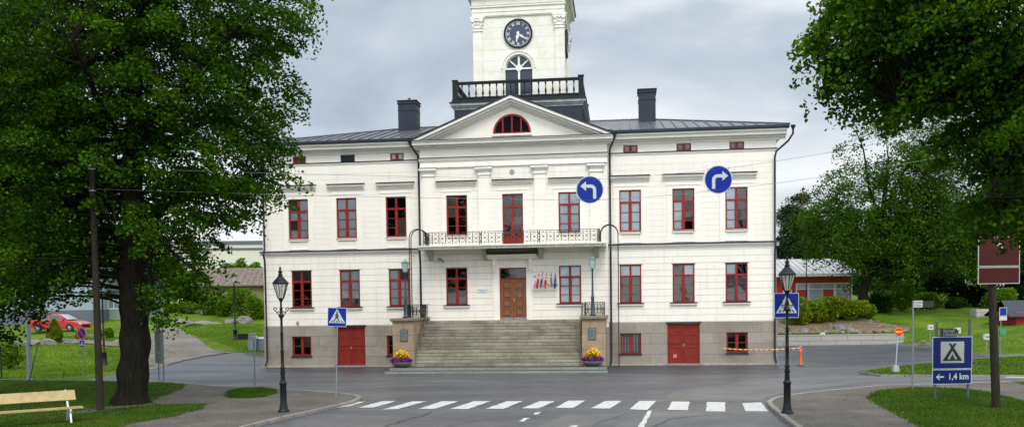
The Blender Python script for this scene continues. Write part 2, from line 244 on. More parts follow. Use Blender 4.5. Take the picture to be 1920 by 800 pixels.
# ------------------------------------------------------------------ mesh builder
class MB:
    def __init__(s): s.v=[]; s.f=[]; s.m=[]; s.sm=[]
    def add(s,vs,fs,m=0,smooth=False):
        b=len(s.v); s.v+= [tuple(v) for v in vs]
        for f in fs: s.f.append([b+i for i in f]); s.m.append(m); s.sm.append(smooth)
        return s
    def box(s,x0,x1,y0,y1,z0,z1,m=0):
        return s.add([(x0,y0,z0),(x1,y0,z0),(x1,y1,z0),(x0,y1,z0),(x0,y0,z1),(x1,y0,z1),(x1,y1,z1),(x0,y1,z1)],
            [(0,3,2,1),(4,5,6,7),(0,1,5,4),(1,2,6,5),(2,3,7,6),(3,0,4,7)],m)
    def poly(s,pts,y0,y1,m=0):     # (x,z) outline extruded along y
        n=len(pts); a=[(p[0],y0,p[1]) for p in pts]; b=[(p[0],y1,p[1]) for p in pts]
        ar=sum(pts[i][0]*pts[(i+1)%n][1]-pts[(i+1)%n][0]*pts[i][1] for i in range(n))
        fs=[list(range(n)),list(range(2*n-1,n-1,-1))]+[[i,n+i,n+(i+1)%n,(i+1)%n] for i in range(n)]
        if ar<0: fs=[f[::-1] for f in fs]
        return s.add(a+b,fs,m)
    def prof(s,pts,x0,x1,m=0):     # (y,z) outline extruded along x
        n=len(pts); a=[(x0,p[0],p[1]) for p in pts]; b=[(x1,p[0],p[1]) for p in pts]
        ar=sum(pts[i][0]*pts[(i+1)%n][1]-pts[(i+1)%n][0]*pts[i][1] for i in range(n))
        fs=[list(range(n))[::-1],list(range(n,2*n))]+[[i,(i+1)%n,n+(i+1)%n,n+i] for i in range(n)]
        if ar<0: fs=[f[::-1] for f in fs]
        return s.add(a+b,fs,m)
    def tube(s,path,r,n=8,m=0,cap=True,smooth=True):
        P=[Vector(p) for p in path]; rr=r if isinstance(r,(list,tuple)) else [r]*len(P)
        rings=[]; up=Vector((0.03,.02,1))
        for i,p in enumerate(P):
            d=(P[min(i+1,len(P)-1)]-P[max(i-1,0)]).normalized()
            a=up if abs(d.dot(up.normalized()))<.95 else Vector((1,0,0))
            if i==0: u=d.cross(a).normalized()
            else:
                u=(u-d*u.dot(d)); u=u.normalized() if u.length>1e-6 else d.cross(a).normalized()
            v=d.cross(u); rings.append([p+(u*math.cos(2*PI*k/n)+v*math.sin(2*PI*k/n))*rr[i] for k in range(n)])
        vs=[q for g in rings for q in g]; fs=[[i*n+k,i*n+(k+1)%n,(i+1)*n+(k+1)%n,(i+1)*n+k] for i in range(len(P)-1) for k in range(n)]
        s.add(vs,fs,m,smooth)
        if cap: s.add(rings[0],[list(range(n))[::-1]],m); s.add(rings[-1],[list(range(n))],m)
        return s
    def lathe(s,prof,c=(0,0,0),n=16,m=0,smooth=True,sq=False):
        c=Vector(c); o=PI/n if sq else 0
        vs=[c+Vector((r*math.cos(2*PI*k/n+o),r*math.sin(2*PI*k/n+o),z)) for r,z in prof for k in range(n)]
        fs=[[i*n+k,i*n+(k+1)%n,(i+1)*n+(k+1)%n,(i+1)*n+k] for i in range(len(prof)-1) for k in range(n)]
        s.add(vs,fs,m,smooth)
        if prof[0][0]>1e-4: s.add(vs[:n],[list(range(n))[::-1]],m)
        if prof[-1][0]>1e-4: s.add(vs[-n:],[list(range(n))],m)
        return s
    def disc(s,cx,cz,r,y0,y1,n=40,m=0): return s.poly([(cx+r*math.cos(2*PI*k/n),cz+r*math.sin(2*PI*k/n)) for k in range(n)],y0,y1,m)
    def ring(s,cx,cz,r0,r1,y0,y1,a0=0,a1=2*PI,n=40,m=0):
        for k in range(n):
            a=a0+(a1-a0)*k/n; b=a0+(a1-a0)*(k+1)/n
            s.poly([(cx+r0*math.cos(a),cz+r0*math.sin(a)),(cx+r1*math.cos(a),cz+r1*math.sin(a)),(cx+r1*math.cos(b),cz+r1*math.sin(b)),(cx+r0*math.cos(b),cz+r0*math.sin(b))],y0,y1,m)
        return s
    def bar(s,p,q,w_,y0,y1,m=0):   # flat bar between two (x,z) points
        p=Vector(p); q=Vector(q); d=(q-p).normalized(); n_=Vector((-d.y,d.x))*w_/2
        return s.poly([p+n_,p-n_,q-n_,q+n_],y0,y1,m)
    def build(s,name,mats,parent=None,smooth=None):
        me=bpy.data.meshes.new(name); me.from_pydata(s.v,[],s.f); me.update()
        if not isinstance(mats,(list,tuple)): mats=[mats]
        for x in mats: me.materials.append(x)
        me.polygons.foreach_set('material_index',s.m); me.polygons.foreach_set('use_smooth',s.sm); me.update()
        o=bpy.data.objects.new(name,me); COL.objects.link(o)
        if parent: o.parent=parent
        return o
def tag(o,label=None,cat=None,group=None,kind=None):
    if label: o['label']=label
    if cat: o['category']=cat
    if group: o['group']=group
    if kind: o['kind']=kind
    return o
def thing(name,label,cat,loc=(0,0,0),rz=0,group=None):
    o=bpy.data.objects.new(name,None); COL.objects.link(o); o.location=loc; o.rotation_euler=(0,0,rz); return tag(o,label,cat,group)
def dup(o,parent=None,**kw):
    c=o.copy(); COL.objects.link(c)
    if parent: c.parent=parent
    for ch in list(o.children): dup(ch,c)
    for k,v in kw.items():
        if k=='loc': c.location=v
        elif k=='rz': c.rotation_euler=(0,0,v)
        elif k=='cat': c['category']=v
        else: c[k]=v
    return c
def text_into(mb,s,size,x,z,y,m=0,align='CENTER',rot=0,sx=1,thick=.004):
    cu=bpy.data.curves.new('t','FONT'); cu.body=s; cu.size=size; cu.align_x=align; cu.align_y='CENTER'; cu.extrude=0; cu.resolution_u=3; cu.offset=size*.02
    ob=bpy.data.objects.new('t',cu); COL.objects.link(ob); dg=bpy.context.evaluated_depsgraph_get(); me=bpy.data.meshes.new_from_object(ob.evaluated_get(dg))
    c,sn=math.cos(rot),math.sin(rot)
    vs=[]
    for v in me.vertices:
        a,b=v.co.x*sx,v.co.y; vs.append((x+a*c-b*sn,y,z+a*sn+b*c))
    mb.add(vs,[list(p.vertices) for p in me.polygons],m)
    bpy.data.objects.remove(ob); bpy.data.meshes.remove(me); bpy.data.curves.remove(cu)
def npmesh(name,V,F,mats,parent=None,smooth=False):   # V (n,3), F (m,k)
    me=bpy.data.meshes.new(name); n=len(V); m,k=F.shape
    me.vertices.add(n); me.vertices.foreach_set('co',V.astype(np.float32).ravel())
    me.loops.add(m*k); me.loops.foreach_set('vertex_index',F.astype(np.int32).ravel())
    me.polygons.add(m); me.polygons.foreach_set('loop_start',np.arange(0,m*k,k,dtype=np.int32)); 
    me.update(calc_edges=True); me.validate()
    me.materials.append(mats); o=bpy.data.objects.new(name,me); COL.objects.link(o)
    if parent: o.parent=parent
    return o

# ------------------------------------------------------------------ leaves
def leaf_mesh(name,P,size,material,parent,rng,aspect=.8,upw=.5,six=False,curl=.18,hang=0):
    n=len(P); S=size*(.65+.7*rng.random(n))[:,None]
    nr=rng.normal(size=(n,3)); nr/=np.linalg.norm(nr,axis=1)[:,None]; nr[:,2]=np.abs(nr[:,2])*.8; nr+=np.array([0,0,upw]); nr/=np.linalg.norm(nr,axis=1)[:,None]
    t=rng.normal(size=(n,3)); t[:,2]-=hang; t-=nr*(t*nr).sum(1)[:,None]; t/=np.linalg.norm(t,axis=1)[:,None]; b=np.cross(nr,t)
    if six:
        tmpl=[(-.5,0,0),(-.28,.42,1),(.22,.40,1),(.55,0,-.6),(.22,-.40,1),(-.28,-.42,1)]
        F0=np.array([[0,1,2,3],[3,4,5,0]])
    else:
        tmpl=[(-.5,0,0),(.0,.5,1),(.55,0,-.6),(.0,-.5,1)]; F0=np.array([[0,1,2],[2,3,0]])
    V=np.stack([P+S*(a*t+bb*aspect*b+c*curl*.5*nr) for a,bb,c in tmpl],1).reshape(-1,3)
    k=len(tmpl); F=(np.arange(n)[:,None,None]*k+F0[None]).reshape(-1,F0.shape[1])
    return npmesh(name,V,F,material,parent)
def sprays(blobs,n,rng,shell=.55,keep=None):
    wt=np.array([b[3]*b[4]*b[5]*(b[6] if len(b)>6 else 1) for b in blobs]); wt=wt/wt.sum(); out=[]
    while len(out)<n:
        b=blobs[rng.choice(len(blobs),p=wt)]; d=rng.normal(size=3); d/=np.linalg.norm(d)
        r=shell+(1-shell)*rng.random() if rng.random()<.62 else rng.random()**.5
        p=np.array(b[:3])+d*r*np.array(b[3:6])*(.92+.2*rng.random())
        if keep is None or keep(p): out.append(p)
    return np.array(out)
def spray_leaves(C,per,rad,rng,center,flat=.28,droop=.35):
    P=[]
    for c in C:
        k=max(4,int(per*(.5+rng.random()))); r=rad*(.55+.8*rng.random())
        o=c-center; o[2]=0; o=o/(np.linalg.norm(o)+1e-6)
        side=np.array([-o[1],o[0],0]); a=np.clip(rng.normal(size=k),-1.5,1.5)*.5; b=np.clip(rng.normal(size=k),-1.5,1.5)*.42; h=np.clip(rng.normal(size=k),-1.4,1.4)*flat*.5
        q=c+r*(a[:,None]*o*1.15+b[:,None]*side)+np.array([0,0,1])*(r*(h-droop*a-.25*(a*a+b*b)))[:,None]
        P.append(q)
    return np.concatenate(P)
def branches(mb,C,nodes,rng,frac,r0=.035,m=0,sag=.12):
    nd=np.array([n_[0] for n_ in nodes])
    for c in C:
        if rng.random()>frac: continue
        d=np.linalg.norm(nd-c,axis=1)+np.maximum(0,nd[:,2]-c[2])*1.5; i=int(d.argmin()); s=Vector(nd[i]); e=Vector(c); L_=(e-s).length
        if L_<.3: continue
        mid=s.lerp(e,.5)+Vector((rng.normal()*.08*L_,rng.normal()*.08*L_,.1*L_+rng.normal()*.05*L_))
        pts=[s.lerp(mid,t).lerp(mid.lerp(e,t),t) for t in (0,.25,.5,.75,1)]
        rr=min(nodes[i][1]*.6,r0*(.6+.25*L_)); mb.tube(pts,[rr,rr*.8,rr*.6,rr*.4,rr*.22],5,m,cap=False)
def path_nodes(path,rad,step=.5):
    out=[]
    for i in range(len(path)-1):
        a,b=np.array(path[i]),np.array(path[i+1]); k=max(1,int(np.linalg.norm(b-a)/step))
        for j in range(k): t=j/k; out.append((a+(b-a)*t,rad[i]+(rad[i+1]-rad[i])*t))
    out.append((np.array(path[-1]),rad[-1])); return out
def tree(name,label,base,limbs,blobs,nsp,per,rad,lsize,lm,seed,bk=None,six=False,group=None,frac=.5,keep=None,aspect=.85,droop=.35,flat=.28,trunkn=12,shell=.55,upw=.5,rough=0,hang=0):
    rng=np.random.default_rng(seed); root=thing(name,label,'tree',base,0,group); B=np.array(base)
    mb=MB(); nodes=[]
    for li,(path,rr) in enumerate(limbs):
        # smooth and roughen the limb
        P=[Vector(p) for p in path]; Q=[]; q=[]
        for i in range(len(P)-1):
            for j in range(5):
                t=j/5; p0=P[max(i-1,0)];p1=P[i];p2=P[i+1];p3=P[min(i+2,len(P)-1)]
                Q.append(.5*((2*p1)+(-p0+p2)*t+(2*p0-5*p1+4*p2-p3)*t*t+(-p0+3*p1-3*p2+p3)*t**3)); q.append(rr[i]+(rr[i+1]-rr[i])*t)
        Q.append(P[-1]); q.append(rr[-1])
        s0=len(mb.v); mb.tube(Q,q,trunkn if li==0 else 8,0)
        if rough:
            for i in range(s0,len(mb.v)):
                v=Vector(mb.v[i]); k=rough*(math.sin(v.x*9+v.z*1.3)+math.sin(v.y*11-v.z*2.1)+.7*math.sin(v.z*5+v.x*4))*(.5 if li else 1); mb.v[i]=tuple(v+Vector((k*.5,k*.5,0)))
        nodes+=path_nodes([tuple(p) for p in Q],q)
    nodes=[(n_[0],n_[1]) for n_ in nodes]
    kp=(lambda p: keep(p+B)) if keep else None
    C=sprays(blobs,nsp,rng,shell,kp)
    hi=[n_ for n_ in nodes if n_[0][2]>min(b[2]-b[5] for b in blobs)-1] or nodes
    branches(mb,C,hi,rng,frac)
    mb.build('trunk',bk or bark,root)
    P=spray_leaves(C,per,rad,rng,np.array(limbs[0][0][-1]),flat,droop)
    leaf_mesh('crown',P,lsize,lm,root,rng,aspect,upw,six,hang=hang)
    return root
def shrub(name,label,loc,rx,ry,h,n,ls,lm,seed,cat='bush',group=None,cone=False,flatbot=True):
    rng=np.random.default_rng(seed); root=thing(name,label,cat,loc,0,group); P=[]
    lob=[(rng.normal()*.35,rng.normal()*.35,.35+.5*rng.random(),.55+.25*rng.random()) for _ in range(9)]+[(0,0,.5,.8)]
    while len(P)<n:
        a=lob[rng.integers(len(lob))]; d=rng.normal(size=3); d/=np.linalg.norm(d); r=(.72+.3*rng.random()) if rng.random()<.8 else rng.random()
        if cone:
            t=rng.random()**1.3; ang=rng.random()*2*PI; rr=(1-t)**.6*(.75+.3*rng.random())*(.4+.6*min(1,t*4)); p=np.array([math.cos(ang)*rr*rx,math.sin(ang)*rr*ry,t*h])
        else: p=np.array([(a[0]+d[0]*r*a[3])*rx,(a[1]+d[1]*r*a[3])*ry,(a[2]+d[2]*r*.5)*h])
        if p[2]>0.02 and p[2]<h*1.12: P.append(p)
    P=np.array(P); 
    mb=MB()
    for i in range(7):
        a=rng.random()*2*PI; mb.tube([(0.05*math.cos(a),.05*math.sin(a),-.1),(rx*.2*math.cos(a),ry*.2*math.sin(a),h*.4),(rx*.45*math.cos(a),ry*.45*math.sin(a),h*.8)],[.03,.02,.008],5)
    mb.build('stem',bark,root); leaf_mesh('foliage',P,ls,lm,root,rng,.7,.4)
    return root
# ------------------------------------------------------------------ ground
def axis(lo,hi,step,far):
    a=list(np.arange(lo,hi+.01,step)); return [-f for f in far[::-1] if -f<lo]+a+[f for f in far if f>hi]
xs=[-1500,-700,-300,-150,-90]+list(np.arange(-60,60.1,1))+[90,150,300,700,1500]
ys=[-300,-100,-40,-10]+list(np.arange(0,50,5))+list(np.arange(50,110.1,1))+[115,125,140,170,230,350,700,1500]
mb=MB(); nx=len(xs)
def HH(x,y):
    z=H(x,y)
    if 73<y<112 and (x<-22 or x>12) : z+=.10*math.sin(x*.9)*math.cos(y*.7)*lin(73,76,y)
    return z
mb.add([(x,y,HH(x,y)) for y in ys for x in xs],[(j*nx+i,j*nx+i+1,(j+1)*nx+i+1,(j+1)*nx+i) for j in range(len(ys)-1) for i in range(nx-1)],0,True)
tag(mb.build('ground',grassm),kind='structure')
def drape(name,pts,m,off,kind='structure',label=None,step=1.0,rag=0,seed=1):
    pts=[Vector((p[0],p[1])) for p in pts]
    if rag:
        rg=random.Random(seed); Q=[]
        for i in range(len(pts)):
            a,b=pts[i],pts[(i+1)%len(pts)]; k=max(1,min(60,int((b-a).length/.3)))
            for j in range(k):
                n_=(b-a).normalized(); n_=Vector((-n_.y,n_.x)); Q.append(a.lerp(b,j/k)+n_*rg.uniform(-rag,rag))
        pts=Q
    bm=bmesh.new(); vs=[bm.verts.new((p.x,p.y,0)) for p in pts]; f=bm.faces.new(vs); bm.normal_update()
    if f.normal.z<0: bmesh.ops.reverse_faces(bm,faces=[f])
    bmesh.ops.triangulate(bm,faces=bm.faces[:],quad_method='BEAUTY',ngon_method='EAR_CLIP')
    x0,x1=min(p.x for p in pts),max(p.x for p in pts); y0,y1=min(p.y for p in pts),max(p.y for p in pts)
    if step and y1>50:
        for yy in np.arange(50,min(y1,130),step):
            if y0<yy: bmesh.ops.bisect_plane(bm,geom=bm.verts[:]+bm.edges[:]+bm.faces[:],plane_co=(0,yy,0),plane_no=(0,1,0))
        for xx in np.arange(max(x0,-60),min(x1,60),step):
            up=[g for g in bm.faces if max(v.co.y for v in g.verts)>50.01]
            ed={e for g in up for e in g.edges}; vv={v for g in up for v in g.verts}
            bmesh.ops.bisect_plane(bm,geom=list(vv)+list(ed)+up,plane_co=(xx,0,0),plane_no=(1,0,0))
    for v in bm.verts: v.co.z=(HH(v.co.x,v.co.y) if step else 0)+off*(2.2 if HH(v.co.x,v.co.y)>.02 else 1)
    me=bpy.data.meshes.new(name); bm.to_mesh(me); bm.free(); me.materials.append(m); o=bpy.data.objects.new(name,me); COL.objects.link(o)
    if name: tag(o,label,kind=kind)
    return o
PX=lambda L_,z=0:[G(a,b,z) for a,b in L_]
PT=lambda L_:[GT(a,b) for a,b in L_]
up_left=PT([(495,660.5),(432,663),(390,667),(340,676),(312,684),(282,690),(219,700),(166,711.5)])
apoly=[Vector((-15.2,70.0,0)),Vector((13,70.0,0)),Vector((29.6,70.05,0)),Vector((30.3,66,0)),Vector((29.2,60,0)),Vector((29.5,55,0)),Vector((34,53,0)),Vector((60,52,0)),Vector((60,2,0)),Vector((-60,2,0)),Vector((-60,46.5,0))]
apoly=apoly+up_left[::-1]
drape('road',[(p.x,p.y) for p in apoly],asphalt,.012)
# darker newer tarmac along the town hall and in the car park, patches of other tarmac
drape('tarmac_strip',[(p.x,p.y) for p in PX([(500,697),(727,700),(1137,699),(1300,701),(1466,699),(1480,688),(1466,681),(1150,683),(727,684),(500,687)])],asphalt2,.018,step=0)
drape('car_park',[(14.6,54.5),(15.5,69.9),(29.3,69.9),(29.9,66),(28.8,60),(28.9,54.6),(24,51.5),(19,50.5)],asphalt2,.018,step=0)
drape('road_patch',[(p.x,p.y) for p in PX([(1150,800),(1218,772),(1290,771),(1440,772),(1475,800),(1500,830),(1100,830)])],asphalt3,.018,step=0,rag=.05)
drape('road_patch',[(p.x,p.y) for p in PX([(1240,752),(1262,735),(1330,722),(1420,712),(1520,706),(1640,704),(1900,705),(2100,706),(2100,711),(1870,711),(1640,716),(1500,731),(1440,744),(1432,751)])],asphalt3,.018,step=0)
drape('road_patch',[(p.x,p.y) for p in PX([(1010,797),(1045,786),(1060,778),(1150,774),(1170,777),(1120,792),(1100,806),(1060,815),(1000,812)])],asphalt3,.022,step=0,rag=.05,seed=4)
# gravel drive and footpath up the left slope
drape('gravel_drive',[(p.x,p.y) for p in PT([(310,613.5),(330,613),(348,624),(375,639),(399,657),(434,662.5),(390,668),(340,678),(312,686),(288,692),(262,697),(262,640)])],gravel,.03,rag=.08)
drape('footpath',[(p.x,p.y) for p in PT([(262,650),(215,650),(165,645),(100,640),(95,634),(165,639),(215,641),(262,641)])],gravel,.03)
# raised left corner: pavement with a lawn on top
KZ=.12
lb=PX([(-500,707),(0,709.5),(165,711),(345,716),(400,722),(520,727),(640,735.5),(668,739),(679,743.5),(664,751),(600,766),(540,779),(480,793),(430,806),(300,842),(-300,1010),(-700,1010)],KZ)
rb=PX([(1438,752),(1446,746),(1459,742),(1500,736),(1575,728),(1650,721),(1744,718.6),(1875,714.5),(1920,712.5),(2400,704),(2900,1000),(1600,880),(1545,838),(1496,800),(1470,781),(1444,760)],KZ)
def block(name,pts,m,z0=0,z1=KZ-.004):
    mb=MB(); n=len(pts); mb.add([(p.x,p.y,z1) for p in pts]+[(p.x,p.y,z0) for p in pts],[list(range(n))]+[[i,n+i,n+(i+1)%n,(i+1)%n] for i in range(n)]); o=mb.build(name,m); tag(o,kind='structure'); return o
block('pavement',lb,pavem); block('pavement',rb,pavem)
def kerb(name,pts,inner,wd=.16,h=.006,pat=None):
    # a stone strip on the edge of the raised pavement
    P=[Vector((p.x,p.y)) for p in pts]; mb=MB(); c=Vector((inner.x,inner.y))
    Ld=[];Rd=[]
    for i,p in enumerate(P):
        d=(P[min(i+1,len(P)-1)]-P[max(i-1,0)]).normalized(); n_=Vector((-d.y,d.x))
        if n_.dot(c-p)<0: n_=-n_
        Ld.append(p-n_*.012); Rd.append(p+n_*wd)
    n=len(P); z=KZ+h
    vs=[(q.x,q.y,z) for q in Ld]+[(q.x,q.y,z) for q in Rd]+[(q.x,q.y,0) for q in Ld]+[(q.x,q.y,KZ-.05) for q in Rd]
    fs=[]
    for i in range(n-1): fs+= [[i,i+1,n+i+1,n+i],[2*n+i,2*n+i+1,i+1,i],[n+i,n+i+1,3*n+i+1,3*n+i]]
    fs+=[[2*n,0,n,3*n],[n-1,3*n-1,4*n-1,2*n-1]]
    mb.add(vs,fs); o=mb.build(name,kerbm); tag(o,kind='structure')
kerb('kerb',lb[2:15],G(350,770,KZ)); kerb('kerb',[rb[i] for i in (9,8,7,6,5,4,3,2,1,0,15,14,13,12,11)],G(1700,790,KZ))
lawnL=PX([(-500,709),(0,711.5),(165,713.5),(320,717),(348,720.5),(340,728),(320,736),(300,743),(285,752),(300,757),(385,756),(380,766),(330,778),(270,789),(205,802),(100,830),(-300,950),(-700,950)],KZ)
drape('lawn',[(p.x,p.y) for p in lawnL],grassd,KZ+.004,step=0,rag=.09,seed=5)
drape('gravel_path',[(p.x,p.y) for p in PX([(250,752),(300,748),(300,757),(262,760),(205,767),(150,775),(118,774),(160,768),(210,760)],KZ)],pavem,KZ+.010,step=0,rag=.06)
patch=PX([(423,740),(430,732),(455,726.5),(490,725.5),(515,729),(518,736),(500,742),(460,746),(432,745)],KZ)
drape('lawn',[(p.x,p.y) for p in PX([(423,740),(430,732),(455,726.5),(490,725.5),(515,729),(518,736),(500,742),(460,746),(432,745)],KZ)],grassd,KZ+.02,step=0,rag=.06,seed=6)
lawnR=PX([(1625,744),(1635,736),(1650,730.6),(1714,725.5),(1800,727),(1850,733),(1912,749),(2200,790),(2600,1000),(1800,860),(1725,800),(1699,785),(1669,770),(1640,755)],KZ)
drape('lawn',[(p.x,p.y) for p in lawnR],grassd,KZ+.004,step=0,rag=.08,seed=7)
drape('lawn',[(p.x,p.y) for p in PX([(1893,713),(2300,704),(2300,735),(1925,722)],KZ)],grassd,KZ+.004,step=0,rag=.06,seed=8)
isl=PX([(1611,697),(1650,701.8),(1744,702.6),(1930,703),(2400,700),(2400,660),(1920,667),(1820,673),(1740,680),(1700,684),(1650,690)],.1)
block('grass_island',isl,grassm,0,.1)
P_=[G(a,b,.1) for a,b in [(2400,700),(1930,703),(1744,702.6),(1650,701.8),(1611,697)]]
mb=MB(); 
for a,b in zip(P_[:-1],P_[1:]):
    d=(b-a).normalized(); n_=Vector((-d.y,d.x,0))*.14; n_=n_ if n_.y>0 else -n_
    mb.add([a-n_*.1+Vector((0,0,.01)),b-n_*.1+Vector((0,0,.01)),b+n_+Vector((0,0,.01)),a+n_+Vector((0,0,.01)),(a.x,a.y-.014,0),(b.x,b.y-.014,0)],[(0,1,2,3),(4,5,1,0)])
tag(mb.build('kerb',kerbm),kind='structure')
# painted markings
def quadmark(name,q,z=.024,m=paint):
    mb=MB(); mb.add([(G(a,b).x,G(a,b).y,z) for a,b in q],[list(range(len(q)))][::-1] and [list(range(len(q)))]); return mb
def c7(x,y): return (700+x/3.5556,680+y/3.5556)
def c8(x,y): return (1200+x/2.6667,680+y/2.6667)
S=[[c7(60,257),c7(155,256),c7(0,300),c7(-100,300)],[c7(258,259),c7(358,258),c7(160,310),c7(60,313)],[c7(457,258),c7(570,258),c7(408,309),c7(300,309)],[c7(670,257),c7(781,257),c7(632,310),c7(517,309)],
[c7(890,257),c7(995,257),c7(868,309),c7(750,308)],[c7(1108,257),c7(1214,257),c7(1105,305),c7(990,306)],[c7(1300,254),c7(1413,253),c7(1330,303),c7(1211,302)],[c7(1547,256),c7(1658,255),c7(1578,307),c7(1451,305)],[c7(1771,256),c7(1884,256),c7(1829,317),c7(1711,312)],
[c8(160,195),c8(247,195),c8(240,239),c8(137,237)],[c8(335,197),c8(425,198),c8(427,245),c8(330,244)],[c8(512,203),c8(606,199),c8(644,245),c8(525,243)]]
S.insert(0,[(640,754),(686,753),(656,762),(592,770)])
mb=MB()
def stripe(q,rg):
    a,b,c,d=[Vector((G(*p).x,G(*p).y)) for p in q]; n=14; ring=[]
    for p0,p1,k in ((a,b,6),(b,c,n),(c,d,6),(d,a,n)):
        e=(p1-p0).normalized(); e=Vector((-e.y,e.x))
        for i in range(k): ring.append(p0.lerp(p1,i/k)+e*rg.uniform(-.022,.022))
    mb.add([(p.x,p.y,.026) for p in ring],[list(range(len(ring)))[::-1]])
rg=random.Random(3)
for q in S: stripe(q,rg)
tag(mb.build('crosswalk_marking',paint),kind='structure')
mb=MB()
for q in ([c7(1082,332),c7(1121,331),c7(1095,348),c7(1064,348)],[c7(1004,370),c7(1042,370),c7(1002,394),c7(970,393)],[c7(1335,418),c7(1372,417),c7(1350,432),c7(1300,430)],[c7(1832,321),c7(1857,320),c7(1800,440),c7(1760,440)]): stripe(q,rg)
for q in ([(1840,703.7),(1990,703.5),(1990,706.8),(1840,704.9)],[(1885,706.5),(1990,706.5),(1990,709.5),(1885,708)],[(797,714.6),(893,714.4),(893,715.8),(797,716)],[(930,717),(940,717),(938,718.3),(928,718)])[:2]: stripe(q,rg)
tag(mb.build('lane_marking',paint),kind='structure')
mb=MB()
for q in ([(797,714.8),(893,714.6),(893,715.5),(797,715.7)],[(930,717),(940,717),(938,718.3),(928,718)]): stripe(q,rg)
tag(mb.build('worn_marking',mat('worn_paint',(.2,.2,.2),.8,var=.3,vscale=9)),kind='structure')
def crack(pts,w_,seed):
    rg_=random.Random(seed); mb=MB(); P=[]
    for a,b in zip(pts[:-1],pts[1:]):
        for k in range(10): P.append(G(*a).lerp(G(*b),k/10)+Vector((rg_.uniform(-.05,.05),rg_.uniform(-.05,.05),0)))
    for a,b in zip(P[:-1],P[1:]):
        d=(b-a).normalized(); n_=Vector((-d.y,d.x,0))*w_*rg_.uniform(.4,1); mb.add([(*(a+n_).xy,.029),(*(a-n_).xy,.029),(*(b-n_).xy,.029),(*(b+n_).xy,.029)],[(0,1,2,3)])
    tag(mb.build('road_crack',mat('crack_tar',(.018,.018,.02),.6)),kind='structure')
crack([(718,800),(760,788),(795,778),(812,771)],.03,1); crack([(1180,735),(1230,728),(1300,726),(1370,719)],.02,2); crack([(980,735),(1060,741),(1150,738)],.018,3); crack([(560,735+8),(700,728),(860,722)],.018,4); crack([(1225,800),(1260,785),(1330,778),(1440,776)],.025,5); crack([(1520,720),(1600,712),(1700,709)],.02,6)
crack([(840,800),(900,788),(960,784),(1040,771)],.015,7)

# ------------------------------------------------------------------ grass blades (uncountable)
def inside(p,poly):
    c=False; n=len(poly)
    for i in range(n):
        a,b=poly[i],poly[(i+1)%n]
        if (a.y>p[1])!=(b.y>p[1]) and p[0]<(b.x-a.x)*(p[1]-a.y)/(b.y-a.y)+a.x: c=not c
    return c
def blades(name,label,polys,n,h,seed,z=None,ymax=60,lm=None):
    rng=np.random.default_rng(seed); P=[]
    for poly,zz in polys:
        xs_=[p.x for p in poly]; ys_=[p.y for p in poly]; A=(min(max(xs_),26)-max(min(xs_),-34))*(max(ys_)-min(ys_)); k=0; tgt=n/len(polys)
        tries=0
        while k<tgt and tries<tgt*6:
            tries+=1
            x=rng.uniform(max(min(xs_),-36),min(max(xs_),34)); y=rng.uniform(max(min(ys_),20),min(max(ys_),ymax))
            if abs(x)>y*.6: continue
            if inside((x,y),poly):
                x+=rng.normal()*.06; y+=rng.normal()*.06; P.append((x,y,zz if zz is not None else HH(x,y))); k+=1
    P=np.array(P); n=len(P); a=rng.random(n)*2*PI; hh=h*(.4+.9*rng.random(n)); w_=.012+.01*rng.random(n); ln=rng.normal(size=(n,2))*.5*hh[:,None]
    d=np.stack([np.cos(a),np.sin(a)],1)*w_[:,None]
    V=np.zeros((n,3,3)); V[:,0,:2]=P[:,:2]-d; V[:,1,:2]=P[:,:2]+d; V[:,2,:2]=P[:,:2]+ln; V[:,0,2]=V[:,1,2]=P[:,2]-.01; V[:,2,2]=P[:,2]+hh
    o=npmesh(name,V.reshape(-1,3),np.arange(3*n).reshape(-1,3),lm or leaf_blade); tag(o,label,'grass',kind='stuff')
blades('grass','short mown grass blades on the lawns and the island beside the streets',[(lawnL,KZ),(lawnL,KZ),(lawnL,KZ),(lawnL,KZ),(lawnR,KZ),(lawnR,KZ),(lawnR,KZ),(isl,.1),(isl,.1),(patch,KZ)],90000,.055,1,lm=leaf_blade_dark)
farL=[Vector((-60,47)),Vector((-24,47.5)),Vector((-22,56)),Vector((-23,62)),Vector((-30,72)),Vector((-60,72))]
farR=[Vector((13,71)),Vector((30,71)),Vector((31,54)),Vector((48,53)),Vector((50,90)),Vector((13,90))]
farL2=[Vector((-18,62)),Vector((-15,64)),Vector((-15,80)),Vector((-30,84)),Vector((-29,78))]
# fallen leaves and grit along the lawn edges and kerbs
rng=np.random.default_rng(8); P=[]
for poly in (lawnL,lawnR,patch,rb[9:16],lb[8:15]):
    for i in range(len(poly)-1):
        a,b=poly[i],poly[i+1]
        if max(abs(a.x),abs(b.x))>40: continue
        for _ in range(int((b-a).length*22)):
            q=a.lerp(b,rng.random()); P.append((q.x+rng.normal()*.28,q.y+rng.normal()*.28,KZ+.012))
for _ in range(900):
    q=(rng.uniform(-24,-6),rng.uniform(24,36)); 
    if inside(q,lb): P.append((q[0],q[1],KZ+.012))
for _ in range(500):
    q=(rng.uniform(7,16),rng.uniform(24,36)); 
    if inside(q,rb): P.append((q[0],q[1],KZ+.012))
P=np.array(P); o=leaf_mesh('leaf_litter',P,.045,leafmat('dry_leaf_bits',(.10,.075,.02),(.2,.16,.05),(.33,.30,.07),.1),None,rng,.7,2.5); tag(o,'dry yellowish leaf bits and grit lying along the lawn edges and kerbs','leaf litter',kind='stuff')
blades('grass','rougher taller grass on the banks behind the streets',[(farL,None),(farR,None),(farL2,None)],60000,.13,2,ymax=90)
